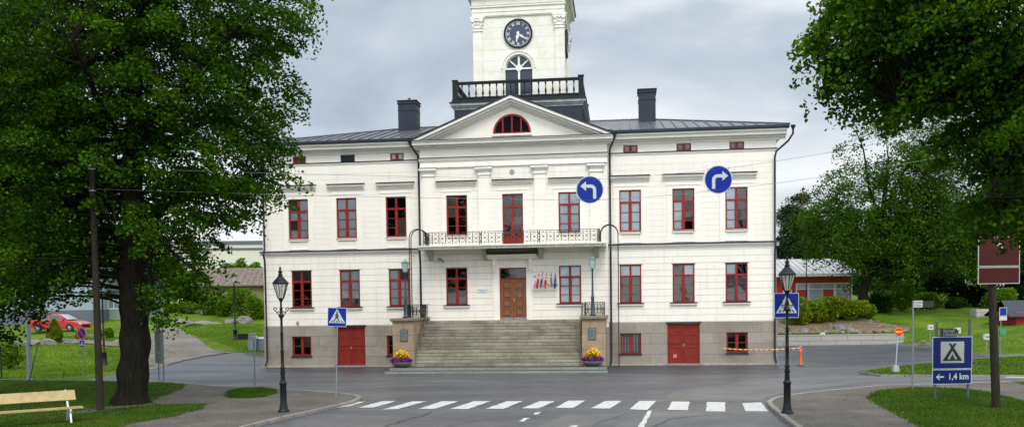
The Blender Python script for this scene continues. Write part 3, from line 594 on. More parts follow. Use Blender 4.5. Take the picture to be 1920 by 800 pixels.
# ------------------------------------------------------------------ town hall
BX,BY,PHI=.111669,51.9466,.119311
hall=thing('town_hall','long two-storey white plastered town hall with red windows, pediment, clock tower and granite steps','town hall',(BX,BY,0),-PHI)
def BW(u,w_,z): return Vector((BX+u*math.cos(PHI)-w_*math.sin(PHI), BY-u*math.sin(PHI)-w_*math.cos(PHI), z))
LX,RX=-14.84,14.64; CL,CR=-5.22,5.42; CC=.09
def holewall(mb,x0,x1,z0,z1,y,holes,depth,m=0,mr=None):
    mr=m if mr is None else mr
    hs=[h for h in holes if h[0]<x1 and h[1]>x0 and h[2]<z1 and h[3]>z0]
    X=sorted({x0,x1}|{max(x0,min(x1,v)) for h in hs for v in h[:2]}); Z=sorted({z0,z1}|{max(z0,min(z1,v)) for h in hs for v in h[2:4]})
    for i in range(len(X)-1):
        for j in range(len(Z)-1):
            cx,cz=(X[i]+X[i+1])/2,(Z[j]+Z[j+1])/2
            if any(h[0]<cx<h[1] and h[2]<cz<h[3] for h in hs): continue
            mb.add([(X[i],y,Z[j]),(X[i+1],y,Z[j]),(X[i+1],y,Z[j+1]),(X[i],y,Z[j+1])],[(0,1,2,3)],m)
    for a,b,c,d in hs:
        c0,d0=max(c,z0),min(d,z1)
        mb.add([(a,y,c0),(a,y,d0),(a,y+depth,d0),(a,y+depth,c0)],[(0,1,2,3)],mr); mb.add([(b,y,c0),(b,y,d0),(b,y+depth,d0),(b,y+depth,c0)],[(3,2,1,0)],mr)
        if d<=z1: mb.add([(a,y,d),(b,y,d),(b,y+depth,d),(a,y+depth,d)],[(0,1,2,3)],mr)
        if c>=z0: mb.add([(a,y,c),(b,y,c),(b,y+depth,c),(a,y+depth,c)],[(3,2,1,0)],mr)
HWD=.605
UPW=[(-12.62,'MLLLMLLL','wing'),(-9.71,'LLLLLLLL','wing'),(-6.76,'DDDDDBDB','wing'),(6.67,'LLLLLLLL','wing'),(9.61,'MMLDLMLD','wing'),(12.50,'LMLMLMLD','wing')]
LOW=[(-12.52,'MMDDDDDD'),(-9.61,'LLLLLLDD'),(-6.66,'LMLLLLLL'),(6.66,'LLMMMMMM'),(9.6,'MLMMMMMM'),(12.5,'LDMMMMMM')]
CUP=[(-3.125,'BDBDDDDD'),(3.275,'LLLLLLLL')]; CLO=[(-3.2,'DDDDMDMM'),(3.28,'LLLLLLLL')]
holes_up=[(c-HWD,c+HWD,7.53,9.85) for c,_,_ in UPW]; holes_lo=[(c-HWD,c+HWD,3.53,5.67) for c,_ in LOW]
ATT=[(-12.48,'M'),(-9.57,'V'),(-6.65,'L'),(6.71,'M'),(9.65,'M'),(12.53,'M')]
holes_att=[(c-.4,c+.4,11.93,12.33) for c,_ in ATT]
BAS=[(-12.59,1.17,'DDDD'),(-7.0,.9,'DDDD'),(6.64,1.17,'GGGG'),(12.51,1.17,'DDDD')]
holes_b=[(c-w_/2,c+w_/2,.68,1.83) for c,w_,_ in BAS]+[(-10.5,-8.74,.1,2.36),(8.68,10.47,.1,2.34)]
holes_c=[(c-HWD,c+HWD,7.53,9.78) for c,_ in CUP]+[(c-.62,c+.62,3.56,5.68) for c,_ in CLO]+[(-.51,.67,6.9,9.78),(-.73,.80,2.67,5.62)]
mb=MB()
for a,b in ((LX,CL),(CR,RX)):
    holewall(mb,a,b,2.41,6.79,0,holes_lo,.2,0,2); holewall(mb,a,b,6.79,11.35,0,holes_up,.2,1,2); holewall(mb,a,b,11.35,12.95,0,holes_att,.2,2,2)
holewall(mb,CL,CR,2.3,6.75,-.4,holes_c,.25,0,2); holewall(mb,CL,CR,6.75,11.35,-.4,holes_c,.25,1,2); holewall(mb,CL,CR,11.35,12.9,-.4,[],.2,2,2)
for x,s in ((CL,0),(CR,1)): mb.add([(x,-.4,2.3),(x,0,2.3),(x,0,12.9),(x,-.4,12.9)],[(0,1,2,3) if s else (3,2,1,0)],2)
mb.box(CL,CR,-.4,0,2.2,2.3,2)
# side and back walls
mb.add([(LX,0,0),(LX,15,0),(LX,15,12.95),(LX,0,12.95)],[(0,3,2,1)][::1],2); mb.add([(RX,0,0),(RX,15,0),(RX,15,12.95),(RX,0,12.95)],[(0,1,2,3)],2)
mb.add([(LX,15,0),(RX,15,0),(RX,15,12.95),(LX,15,12.95)],[(3,2,1,0)],2)
# near-black sheet behind the openings, painted for the shade of unlit rooms
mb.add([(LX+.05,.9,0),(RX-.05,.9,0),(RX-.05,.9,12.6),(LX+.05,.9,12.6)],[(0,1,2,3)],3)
mb.build('wall',[stucco_lo,stucco_up,stucco,interior],hall)
# plinth
for a,b in ((LX-.06,CL),(CR,RX+.06)):
    mb=MB(); holewall(mb,a,b,0,2.41,-.06,holes_b,.26); mb.add([(a,-.06,2.41),(b,-.06,2.41),(b,.0,2.44),(a,.0,2.44)],[(0,1,2,3)])
    x=a if a<0 else b; mb.add([(x,-.06,0),(x,15,0),(x,15,2.41),(x,-.06,2.41)],[(0,3,2,1) if a<0 else (0,1,2,3)]); mb.build('plinth',granite,hall)
mb=MB(); mb.box(CL,CR,-.42,-.1,0,2.2)
mb.build('plinth',granite,hall)
for a,b in ((LX-.14,-10.62),(-8.62,CL-.9),(CR+.1,8.56),(10.6,RX+.14)): mb=MB(); mb.box(a,b,-.15,-.062,0,.11); mb.build('plinth_base',mat('pale_footing',(.36,.32,.25),.9,var=.2,bump=.3),hall)
for a,b in ((-10.62,-8.62),(8.56,10.6)): mb=MB(); mb.box(a,b,-.2,.1,0,.095); mb.build('door_step',slab_stone,hall)

# mouldings
def mould(name,pts,spans,m): 
    for a,b in spans:
        mb=MB(); mb.prof(pts,a,b); o=mb.build(name,m,hall)
    return o
WS=[(LX-.0,CL),(CR,RX+.0)]
def ext(d): return [(LX-d,CL),(CR,RX+d)]
mould('string_course',[(0,6.58),(-.05,6.58),(-.05,6.66),(-.11,6.66),(-.15,6.70),(-.15,6.76),(0,6.80)],ext(.14),trimw)
mould('string_course_flashing',[(0,6.803),(-.19,6.765),(-.19,6.80),(0,6.85)],ext(.17),black)
mould('attic_moulding',[(0,11.76),(-.04,11.78),(-.07,11.87),(0,11.885)],ext(.06),trimw)
mould('attic_flashing',[(0,11.888),(-.09,11.872),(-.09,11.905),(0,11.94)],ext(.08),black)
mould('cornice',[(0,12.38),(-.07,12.38),(-.07,12.46),(-.2,12.50),(-.2,12.58),(-.46,12.61),(-.46,12.76),(-.58,12.79),(-.6,12.88),(0,12.93)],ext(.5),trimw)
mould('gutter',[(0,12.935),(-.63,12.885),(-.72,12.93),(-.72,13.04),(-.6,13.09),(0,13.14)],ext(.6),navy)
# side cornices
for x,s in ((LX,-1),(RX,1)):
    mb=MB(); mb.box(min(x,x+s*.5),max(x,x+s*.5),.0,15.3,12.66,12.92); mb.box(min(x,x+s*.25),max(x,x+s*.25),.0,15.2,12.4,12.66); mb.build('side_cornice',trimw,hall)

# roof: hipped sheet metal with standing seams
EY,ZE,ZR=-.68,13.06,15.16; RL,RR=-7.55,7.75; EL,ER=LX-.62,RX+.62; BYK=15.6; RY=7.4
sl=(ZR-ZE)/(RY-EY); zc_=ZE+sl*(.1-EY); xa_,xb_=CL-.3,CR+.3
mb=MB(); mb.add([(EL,EY,ZE),(xa_,EY,ZE),(xa_,.1,zc_),(xb_,.1,zc_),(xb_,EY,ZE),(ER,EY,ZE),(RR,RY,ZR),(RL,RY,ZR),(EL,BYK,ZE),(ER,BYK,ZE)],[(0,1,2,7),(7,2,3,6),(3,4,5,6),(5,9,6),(8,0,7),(9,8,7,6)])
x=EL+.5
while x<ER:
    tx=1.0
    if x<RL: tx=(x-EL)/(RL-EL)
    elif x>RR: tx=(ER-x)/(ER-RR)
    if tx>.05 and not (CL-.35<x<CR+.35):
        y1=EY+(RY-EY)*tx; z1=ZE+(ZR-ZE)*tx
        mb.add([(x-.018,EY+.1,ZE+.03),(x+.018,EY+.1,ZE+.03),(x+.018,y1,z1+.005),(x-.018,y1,z1+.005),(x-.018,EY+.1,ZE+.085),(x+.018,EY+.1,ZE+.085),(x+.018,y1,z1+.055),(x-.018,y1,z1+.055)],[(4,5,6,7),(0,4,7,3),(1,2,6,5),(0,1,5,4)])
    x+=.62
for a,b in (((EL,EY,ZE),(RL,RY,ZR)),((ER,EY,ZE),(RR,RY,ZR)),((RL,RY,ZR),(RR,RY,ZR))): mb.tube([Vector(a)+Vector((0,0,.03)),Vector(b)+Vector((0,0,.03))],.05,6)
roof=mb.build('roof',roofm,hall)
def chimney(x0,x1,y0,y1,z0,z1):
    mb=MB(); mb.box(x0,x1,y0,y1,z0,z1-.22); mb.box(x0-.06,x1+.06,y0-.06,y1+.06,z1-.22,z1-.16); mb.box(x0-.02,x1+.02,y0-.02,y1+.02,z1-.16,z1-.04); mb.box(x0-.08,x1+.08,y0-.08,y1+.08,z1-.04,z1)
    mb.box(x0-.03,x1+.03,y0-.03,y1+.03,z0+.72*(z1-z0)-.03,z0+.72*(z1-z0)); mb.build('chimney',navy,roof)
chimney(-7.8,-6.65,5.2,6.4,14.3,16.5); chimney(7.3,8.33,5.2,6.3,14.3,16.6)
mb=MB(); mb.tube([(-7.2,5.8,16.4),(-7.2,5.8,16.72)],.04,6); mb.box(-7.3,-7.1,5.7,5.9,16.72,16.74); mb.build('flue_cap',navy,roof)

# windows
def sash(name,c,hw,z0,z1,y,pat,rows=(.30,.235,.235,.23),arch=False,cols=2,parent=hall,fr=.065):
    x0,x1=c-hw,c+hw; mb=MB(); d=.07
    mb.box(x0+.002,x0+fr,y,y+d,z0+.002,z1-.002); mb.box(x1-fr,x1-.002,y,y+d,z0+.002,z1-.002); mb.box(x0+fr,x1-fr,y,y+d,z1-fr,z1-.002); mb.box(x0+fr,x1-fr,y,y+d,z0+.002,z0+fr+.02)
    H_=z1-z0
    mw=.055
    mb.box(c-mw,c+mw,y-.015,y+d-.005,z0+fr+.02,z1-fr)
    zc=z1; cells=[]
    n=len(rows)
    for i,f in enumerate(rows):
        zb=zc-f*H_
        cells.append((zb,zc))
        if i<n-1:
            t=.05 if (i==0 and n>2) else .016
            if i==0 and n>2: mb.box(x0+fr,c-mw,y-.02,y+d-.01,zb-t,zb+t); mb.box(c+mw,x1-fr,y-.02,y+d-.01,zb-t,zb+t)
            else: mb.box(x0+fr,c-mw,y+.005,y+d-.02,zb-t,zb+t); mb.box(c+mw,x1-fr,y+.005,y+d-.02,zb-t,zb+t)
        zc=zb
    # inner casement edge lines
    for a,b in ((x0+fr,c-mw),(c+mw,x1-fr)):
        zt=cells[0][0]-.05 if n>2 else z1-fr
        mb.box(a,a+.03,y+.012,y+d-.015,z0+fr+.02,zt); mb.box(b-.03,b,y+.012,y+d-.015,z0+fr+.02,zt)
    wn=mb.build(name,red,parent)
    g=MB(); g.add([(x0+.03,y+.04,z0+.03),(x1-.03,y+.04,z0+.03),(x1-.03,y+.04,z1-.03),(x0+.03,y+.04,z1-.03)],[(0,1,2,3)]); g.build('glass',glass,wn)
    b=MB(); mi={'L':0,'M':1,'B':2,'G':1}
    for i,(zb,zt) in enumerate(cells):
        for j,(a,e_) in enumerate(((x0+.02,c),(c,x1-.02))):
            k=pat[i*2+j]
            if k in mi: b.add([(a,y+.075,zb),(e_,y+.075,zb),(e_,y+.075,zt),(a,y+.075,zt)],[(0,1,2,3)],mi[k])
    if b.v: b.build('curtain',[blindL,blindM,blindB],wn)
    return wn
def sill(wn,c,hw,z,y,proj=.1,wd=.13,block=True):
    mb=MB(); mb.prof([(y+.12,z+.03),(y-proj-.03,z-.015),(y-proj-.03,z+.02),(y+.12,z+.06)],c-hw-wd,c+hw+wd); mb.build('sill_flashing',black,wn)
    if block:
        mb=MB(); mb.prof([(y,z-.16),(y-.04,z-.16),(y-.05,z-.10),(y-proj,z-.09),(y-proj,z-.018),(y,z+.025)],c-hw-wd+.03,c+hw+wd-.03); mb.build('sill',trimw,wn)
def hood(c,hw,z0,z1,y,proj=.24):
    mb=MB(); h=z1-z0
    mb.prof([(y,z0),(y-.06,z0),(y-.06,z0+.08),(y-.15,z0+.10),(y-.15,z0+.14),(y-proj,z0+.17),(y-proj,z1-.06),(y,z1-.02)],c-hw,c+hw)
    o=mb.build('window_hood',trimw,hall)
    mb=MB(); mb.prof([(y,z1-.018),(y-proj-.06,z1-.058),(y-proj-.06,z1-.02),(y,z1+.03)],c-hw-.05,c+hw+.05); mb.build('hood_flashing',black,o)
def architrave(c,hw,z0,z1,y,w_=.3,top=.26):
    mb=MB(); t=.045
    mb.box(c-hw-w_,c-hw,y-t,y,z0,z1+top); mb.box(c+hw,c+hw+w_,y-t,y,z0,z1+top); mb.box(c-hw,c+hw,y-t,y,z1,z1+top)
    # raised outer band
    mb.box(c-hw-w_,c+hw+w_,y-t-.03,y-t,z1+top-.07,z1+top)
    return mb.build('architrave',stucco,hall)
def apron(c,y,z0=6.95,z1=7.41,hw=.53):
    mb=MB(); mb.box(c-hw-.08,c-hw,y-.045,y,z0-.05,z1); mb.box(c+hw,c+hw+.08,y-.045,y,z0-.05,z1); mb.box(c-hw-.08,c+hw+.08,y-.09,y,z1,z1+.055); mb.box(c-hw,c+hw,y-.045,y,z0-.05,z0); mb.build('apron_panel',stucco,hall)
for c,p,_ in UPW:
    wn=sash('window',c,HWD,7.53,9.85,.05,p); sill(wn,c,HWD,7.47,0,.05,.03,False)
    hood(c,1.08,10.33,10.66,0); architrave(c,HWD,6.86,9.85,0); apron(c,0)
for c,p in LOW:
    wn=sash('window',c,HWD,3.53,5.67,.05,p); sill(wn,c,HWD,3.49,0,.12,.15)
    mb=MB(); mb.box(c-HWD-.06,c+HWD+.06,-.02,.02,5.672,5.70); mb.build('lintel_flashing',iron,wn)
for c,p in CUP:
    wn=sash('window',c,HWD,7.53,9.78,-.34,p); sill(wn,c,HWD,7.47,-.4,.05,.03,False); architrave(c,HWD,6.9,9.78,-.4,.26); apron(c,-.4)
for c,p in CLO: wn=sash('window',c,.62,3.56,5.68,-.34,p); sill(wn,c,.62,3.52,-.4,.12,.15)
for c in (-3.12,.10,3.3): hood(c,1.13,10.3,10.58,-.4)
for c,w_,p in BAS:
    wn=sash('basement_window',c,w_/2,.68,1.83,.06,p,rows=(.5,.5),fr=.07); sill(wn,c,w_/2,.64,-.06,.05,.05,False)
    if p[0]=='G':
        mb=MB()
        for i in range(7):
            x=c-.5+i*.165
            for k in range(8): z=.78+k*.125; mb.bar((x,z),(x+.08,z+.06),.014,.10,.112); mb.bar((x+.08,z+.06),(x,z+.125),.014,.10,.112)
        mb.build('lace_curtain',blindL,wn)
for c,p in ATT:
    if p=='V':
        mb=MB(); mb.box(c-.42,c+.42,-.02,.1,11.95,12.32)
        for k in range(5): mb.box(c-.38,c+.38,-.045,-.02,11.98+k*.068,12.01+k*.068)
        mb.build('louvre_vent',navy,hall); continue
    wn=sash('attic_window',c,.4,11.93,12.33,.02,'MMMM' if p=='M' else 'LLLL',rows=(.99,.01),fr=.05)
# French door on the balcony
dr=sash('balcony_door',.08,.59,6.9,9.78,-.3,'DDDDDMDDDD',rows=(.26,.17,.17,.17,.23)); mb=MB(); mb.box(-.45,.03,-.305,-.26,6.97,7.45); mb.box(.13,.61,-.305,-.26,6.97,7.45); mb.box(-.4,-.02,-.32,-.305,7.03,7.39); mb.box(.18,.56,-.32,-.305,7.03,7.39); mb.build('lower_panel',reddoor,dr); architrave(.08,.59,6.9,9.78,-.4,.26)
mb=MB(); mb.tube([(.1,-.36,8.0),(.1,-.36,8.25)],.015,6); mb.build('handle',steel,dr)
# basement double doors
def bdoor(x0,x1,z0,z1,y=.06):
    c=(x0+x1)/2; root=thing('basement_door',None,None); root.parent=hall
    for a,b in ((x0+.03,c-.008),(c+.008,x1-.03)):
        mb=MB(); mb.box(a,b,y,y+.05,z0,z1-.02); f=.11; H_=z1-z0
        for lo,hi in ((.0,.44),(.5,.96)):
            za,zb=z0+H_*lo,z0+H_*hi
            mb.box(a,a+f,y-.025,y,za,zb); mb.box(b-f,b,y-.025,y,za,zb); mb.box(a+f,b-f,y-.025,y,za,za+f); mb.box(a+f,b-f,y-.025,y,zb-f,zb)
            if lo>0: mb.box(a+f,b-f,y-.02,y,(za+zb)/2-.035,(za+zb)/2+.035)
        mb.build('door_leaf',reddoor,root)
    mb=MB(); mb.box(x0,x0+.03,y-.03,y+.05,z0,z1); mb.box(x1-.03,x1,y-.03,y+.05,z0,z1); mb.box(x0+.03,x1-.03,y-.03,y+.05,z1-.02,z1); mb.build('door_frame',red,root)
    mb=MB(); mb.box(c-.03,c+.03,y-.04,y-.025,z0+.95,z0+1.12); mb.tube([(c+.05,y-.03,z0+1.05),(c+.05,y-.07,z0+1.05),(c+.15,y-.07,z0+1.04)],.013,6); mb.build('handle',steel,root)
    mb=MB(); mb.box(x0-.08,x1+.08,-.13,-.05,z1+.04,z1+.10); mb.build('lintel_flashing',black,root)
bdoor(-10.5,-8.74,.1,2.36); bdoor(8.68,10.47,.1,2.34)
mb=MB(); mb.box(9.0,9.2,.03,.05,.42,.62); mb.build('vent_grille',mat('pink_patch',(.42,.2,.17),.6),hall)
mb=MB(); mb.box(-12.9,-12.74,-.03,0,2.5,2.72); mb.build('vent_plate',mat('vent_plate_grey',(.3,.27,.25),.7),hall)

# pilasters, entablature, pediment
PIL=[(-5.08,-4.42),(-1.86,-1.2),(1.31,1.97),(4.45,5.12)]
for a,b in PIL:
    mb=MB(); mb.box(a,b,-.5,-.4,6.88,10.84); mb.build('pilaster',stucco,hall)
    mb=MB(); c=(a+b)/2
    for dx,z0,z1 in ((.0,10.845,10.86),(.06,10.86,10.90),(.0,10.90,11.08),(.05,11.08,11.12),(.10,11.12,11.19),(.17,11.19,11.31)): mb.box(a-dx,b+dx,-.5-dx,-.4,z0,z1)
    cp_=mb.build('capital',trimw,hall); mb=MB(); mb.box(a-.19,b+.19,-.69,-.4,11.311,11.335); mb.build('flashing',black,cp_)
mb=MB(); mb.prof([(-.4,11.35),(-.48,11.35),(-.48,11.42),(-.4,11.43)],CL,CR); mb.prof([(-.4,11.70),(-.46,11.72),(-.52,11.84),(-.54,11.88),(-.4,11.9)],CL-.05,CR+.05); mb.build('architrave_moulding',trimw,hall)
mb=MB(); mb.prof([(-.4,11.902),(-.56,11.885),(-.56,11.92),(-.4,11.95)],CL-.07,CR+.07); mb.build('frieze_flashing',black,hall)
mb=MB(); mb.prof([(0,12.40),(-.46,12.40),(-.46,12.48),(-.64,12.5),(-.64,12.58),(-.88,12.60),(-.88,12.74),(-.98,12.77),(-1.0,12.815),(0,12.83)],CL-.32,CR+.32); mb.build('pediment_cornice',trimw,hall)
mb=MB(); mb.prof([(0,12.832),(-1.03,12.818),(-1.03,12.845),(0,12.87)],CL-.33,CR+.33); mb.build('pediment_flashing',black,hall)
EXL,EXR,AZ,EZ=CL-.35,CR+.35,15.18,12.86
def rake(o0,o1,y0,y1,mb):  # band between two perpendicular offsets below the roof line
    hw_=(EXR-EXL)/2; s=(AZ-EZ)/hw_; q=math.sqrt(1+s*s)
    for sg in (-1,1):
        ex=CC+sg*hw_
        def pt(xx,off): return (xx, AZ-s*abs(xx-CC)-off*q)
        xe0=ex
        # intersect offset line with z=EZ
        def xend(off): return CC+sg*max(0,(AZ-off*q-EZ)/s)
        pts=[pt(CC,o0),pt(CC,o1),(xend(o1),EZ),(xend(o0),EZ)]
        mb.poly(pts if sg<0 else pts[::-1],y0,y1)
mb=MB(); rake(.03,.17,-1.0,-.3,mb); rake(.171,.30,-.82,-.3,mb); rake(.301,.40,-.66,-.3,mb); rake(.401,.48,-.52,-.3,mb); mb.build('raking_cornice',trimw,hall)
mb=MB(); s=(AZ-EZ)/((EXR-EXL)/2)
mb.add([(EXL-.05,-1.06,EZ-.04),(CC,-1.06,AZ+.0),(EXR+.05,-1.06,EZ-.04),(EXL-.05,5.5,EZ-.04),(CC,5.5,AZ+.0),(EXR+.05,5.5,EZ-.04),
 (EXL-.1,-1.06,EZ+.01),(CC,-1.06,AZ+.07),(EXR+.1,-1.06,EZ+.01),(EXL-.1,5.5,EZ+.01),(CC,5.5,AZ+.07),(EXR+.1,5.5,EZ+.01)],
 [(0,1,7,6),(1,2,8,7),(6,7,10,9),(7,8,11,10),(1,0,3,4),(2,1,4,5),(0,6,9,3),(8,2,5,11)])
mb.build('gable_roof',navy,hall)
# tympanum with a half-round opening
lr=1.06; lz=13.16; lc=.10; mb=MB(); n=20
arc=[(lc+lr*math.cos(PI*k/n),lz+lr*math.sin(PI*k/n)) for k in range(n+1)]
outer=[]
for k in range(n+1):
    a=PI*k/n; dx,dz=math.cos(a),math.sin(a)
    # ray to the triangle sides
    t=9
    den=dz+s*abs(dx)
    t=(AZ-.3-lz-s*abs(lc-CC))/den if den>0 else 9
    outer.append((lc+dx*t,lz+dz*t))
for k in range(n): 
    mb.add([(arc[k][0],-.4,arc[k][1]),(outer[k][0],-.4,outer[k][1]),(outer[k+1][0],-.4,outer[k+1][1]),(arc[k+1][0],-.4,arc[k+1][1])],[(0,1,2,3)])
    mb.add([(arc[k][0],-.4,arc[k][1]),(arc[k+1][0],-.4,arc[k+1][1]),(arc[k+1][0],-.1,arc[k+1][1]),(arc[k][0],-.1,arc[k][1])],[(0,1,2,3)])
mb.add([(EXL,-.4,12.83),(EXR,-.4,12.83),(outer[0][0],-.4,lz),(outer[-1][0],-.4,lz)],[(0,1,2,3)]); mb.add([(lc-lr,-.4,lz),(lc+lr,-.4,lz),(lc+lr,-.1,lz),(lc-lr,-.1,lz)],[(0,1,2,3)])
mb.build('tympanum',stucco,hall)
mb=MB(); mb.ring(lc,lz,lr-.09,lr+.02,-.43,-.3,0,PI,24); mb.box(lc-lr,lc+lr,-.44,-.3,lz-.03,lz+.05)
for xx in (-.52,0,.52): mb.box(lc+xx-.04,lc+xx+.04,-.4,-.32,lz+.05,lz+math.sqrt((lr-.08)**2-xx*xx))
lun=mb.build('lunette_window',red,hall)
mb=MB()
for k in range(11):
    z=lz+.08+k*.088; hw_=math.sqrt(max(.01,(lr-.06)**2-(z-lz+.05)**2)); mb.prof([(-.3,z),(-.36,z-.05),(-.35,z-.06),(-.29,z-.01)],lc-hw_,lc+hw_)
mb.add([(lc-lr,-.25,lz),(lc+lr,-.25,lz),(lc+lr,-.25,lz+lr),(lc-lr,-.25,lz+lr)],[(0,1,2,3)]); mb.build('louvre',black,lun)
mb=MB(); mb.box(lc-lr-.06,lc+lr+.06,-.5,-.4,lz-.14,lz-.03); mb.build('lunette_sill',trimw,hall)
mb=MB(); mb.disc(.07,11.01,.15,-.43,-.4,24,0); mb.disc(.07,11.01,.11,-.445,-.43,24,1); mb.build('round_vent',[mat('vent_rim',(.4,.4,.36),.6),mat('vent_inner',(.25,.33,.33),.5)],hall)

# tower
tower=thing('tower',None,None); tower.parent=hall
TC=.06; TH=2.71; TY=4.0; TB=TY+2*TH
mb=MB(); mb.box(-3.72,3.95,2.62,11.0,13.6,15.25); 
x=-3.6
while x<3.95: mb.box(x-.02,x+.02,2.585,2.62,14.0,15.2); x+=.47
y=2.8
while y<11: mb.box(3.95,3.985,y-.02,y+.02,14.0,15.2); y+=.47
mb.build('base_cladding',navy,tower)
mb=MB()
for d,z0,z1 in ((.03,15.2,15.32),(.1,15.32,15.42),(.2,15.42,15.58)): mb.box(-3.72-d,3.95+d,2.62-d,11+d,z0,z1)
mb.build('base_cornice',mat('weathered_trim',(.30,.33,.32),.7,var=.25,vscale=3,bump=.15),tower)
mb=MB(); mb.box(-3.98,4.2,2.36,11.25,15.582,15.64); mb.box(-3.85,4.07,2.5,11.1,15.64,15.80); mb.build('gallery_floor',black,tower)
mb=MB(); A_=[-3.66,3.88,2.72,10.9]
def railrun(p,q,z): 
    mb.add([],[]) 
for (x0,x1,y0,y1) in ((A_[0],A_[1],2.62,2.82),(A_[0]-.1,A_[0]+.1,2.82,10.9),(A_[1]-.1,A_[1]+.1,2.82,10.9),(A_[0],A_[1],10.9,11.05)):
    mb.box(x0,x1,y0,y1,16.78,16.86); mb.box(x0+.03,x1-.03,y0+.03,y1-.03,16.70,16.78); mb.box(x0,x1,y0,y1,15.87,15.95)
for x in (A_[0],A_[1]):
    for y in (2.72,10.9): mb.box(x-.15,x+.15,y-.15,y+.15,15.80,16.92); mb.box(x-.18,x+.18,y-.18,y+.18,16.92,16.97)
mb.box(TC-.1,TC+.1,2.62,2.83,15.95,16.70)
bal=mb.build('balustrade',iron,tower)
prof_=[(.05,15.951),(.055,16.0),(.035,16.03),(.06,16.12),(.062,16.2),(.03,16.36),(.026,16.5),(.045,16.58),(.05,16.64),(.05,16.699)]
bp=MB(); bp.lathe([(r,z) for r,z in prof_],(0,0,0),8); b0=bp.build('baluster',iron,bal); first=True
def bplace(x,y):
    global first
    o=b0 if first else b0.copy()
    if not first: COL.objects.link(o); o.parent=bal
    first=False; o.location=(x,y,0)
k=17
for i in range(k):
    x=A_[0]+.42+(A_[1]-A_[0]-.84)*i/(k-1)
    if abs(x-TC)>.15: bplace(x,2.72)
for x in (A_[0],A_[1]):
    for i in range(17): bplace(x,3.2+i*.45)
# shaft
W0=.83; WZ=17.86; WB=15.8; wc=.06
mb=MB(); n=16
aw=[(wc+W0*math.cos(PI*k/n),WZ+W0*math.sin(PI*k/n)) for k in range(n+1)]
x0,x1=TC-TH,TC+TH
mb.add([(x0,TY,15.5),(wc-W0,TY,15.5),(wc-W0,TY,WZ),(x0,TY,WZ)],[(0,1,2,3)]); mb.add([(wc+W0,TY,15.5),(x1,TY,15.5),(x1,TY,WZ),(wc+W0,TY,WZ)],[(0,1,2,3)])
for k in range(n):
    a,b=aw[k],aw[k+1]; mb.add([(a[0],TY,a[1]),(a[0],TY,18.9),(b[0],TY,18.9),(b[0],TY,b[1])],[(0,1,2,3)]); mb.add([(a[0],TY,a[1]),(b[0],TY,b[1]),(b[0],TY+.3,b[1]),(a[0],TY+.3,a[1])],[(0,1,2,3)])
mb.add([(x0,TY,WZ),(wc-W0,TY,WZ),(wc-W0,TY,18.9),(x0,TY,18.9)],[(0,1,2,3)]); mb.add([(wc+W0,TY,WZ),(x1,TY,WZ),(x1,TY,18.9),(wc+W0,TY,18.9)],[(0,1,2,3)])
mb.add([(x0,TY,18.9),(x1,TY,18.9),(x1,TY,23.5),(x0,TY,23.5)],[(0,1,2,3)])
for xx in (wc-W0,wc+W0): mb.add([(xx,TY,15.5),(xx,TY+.3,15.5),(xx,TY+.3,WZ),(xx,TY,WZ)],[(0,1,2,3)])
mb.add([(x1,TY,15.5),(x1,TB,15.5),(x1,TB,23.5),(x1,TY,23.5)],[(0,1,2,3)]); mb.add([(x0,TY,15.5),(x0,TB,15.5),(x0,TB,23.5),(x0,TY,23.5)],[(3,2,1,0)]); mb.add([(x0,TB,15.5),(x1,TB,15.5),(x1,TB,23.5),(x0,TB,23.5)],[(3,2,1,0)])
mb.build('shaft',tower_white,tower)
mb=MB()
for a,b,y0,y1 in ((x0-.07,x0+.47,TY-.09,TY),(x1-.47,x1+.07,TY-.09,TY),(x1,x1+.09,TY+.0,TY+.47),(x1,x1+.09,TB-.47,TB+.07),(x0-.09,x0,TY+.0,TY+.47)): mb=MB(); mb.box(a,b,y0,y1,15.5,20.16); mb.build('corner_pilaster',tower_white,tower)
for a,b,y0,y1 in ((x0-.07,x0+.47,TY-.09,TY),(x1-.47,x1+.07,TY-.09,TY),(x1,x1+.09,TB-.47,TB+.07)):
    mb=MB()
    for d,z0,z1 in ((.05,20.162,20.21),(.015,20.21,20.34),(.07,20.34,20.38),(.04,20.38,20.55),(.09,20.55,20.60),(.07,20.60,20.80),(.14,20.80,20.86),(.12,20.86,20.92),(.17,20.92,21.0)): mb.box(a-d,b+d,y0-d,y1+(d if y0>TY+1 else 0),z0,z1)
    for xx in (a+.02,b-.02): mb.tube([(xx,y0-.2,20.8),(xx,y0-.02,20.8)],.12,10); mb.tube([(xx,y0-.13,20.5),(xx,y0-.0,20.5)],.07,8)
    mb.tube([((a+b)/2,y0-.17,20.78),((a+b)/2,y0-.02,20.78)],.07,8)
    mb.build('capital',trimw,tower)
mb=MB()
def band(d,z0,z1): mb.box(x0-d,x1+d,TY-d,TB+d,z0,z1)
for d,z0,z1 in ((.08,21.0,21.06),(.11,21.06,21.28),(.14,21.28,21.33),(.12,21.33,21.55),(.19,21.55,21.64),(.13,21.64,22.05),(.2,22.05,22.12),(.24,22.12,22.2),(.28,22.2,22.26),(.44,22.26,22.46),(.48,22.46,22.54)): band(d,z0,z1)
mb.build('entablature',tower_white,tower)
mb=MB(); mb.box(x0-.13,x1+.13,TY-.17,TY-.12,21.64,21.665); band(.53,22.54,22.6); mb.add([(x0-.55,TY-.55,22.6),(x1+.55,TY-.55,22.6),(x1+.55,TB+.55,22.6),(x0-.55,TB+.55,22.6),(TC,(TY+TB)/2,25.6)],[(0,1,4),(1,2,4),(2,3,4),(3,0,4)]); mb.build('tower_roof',black,tower)
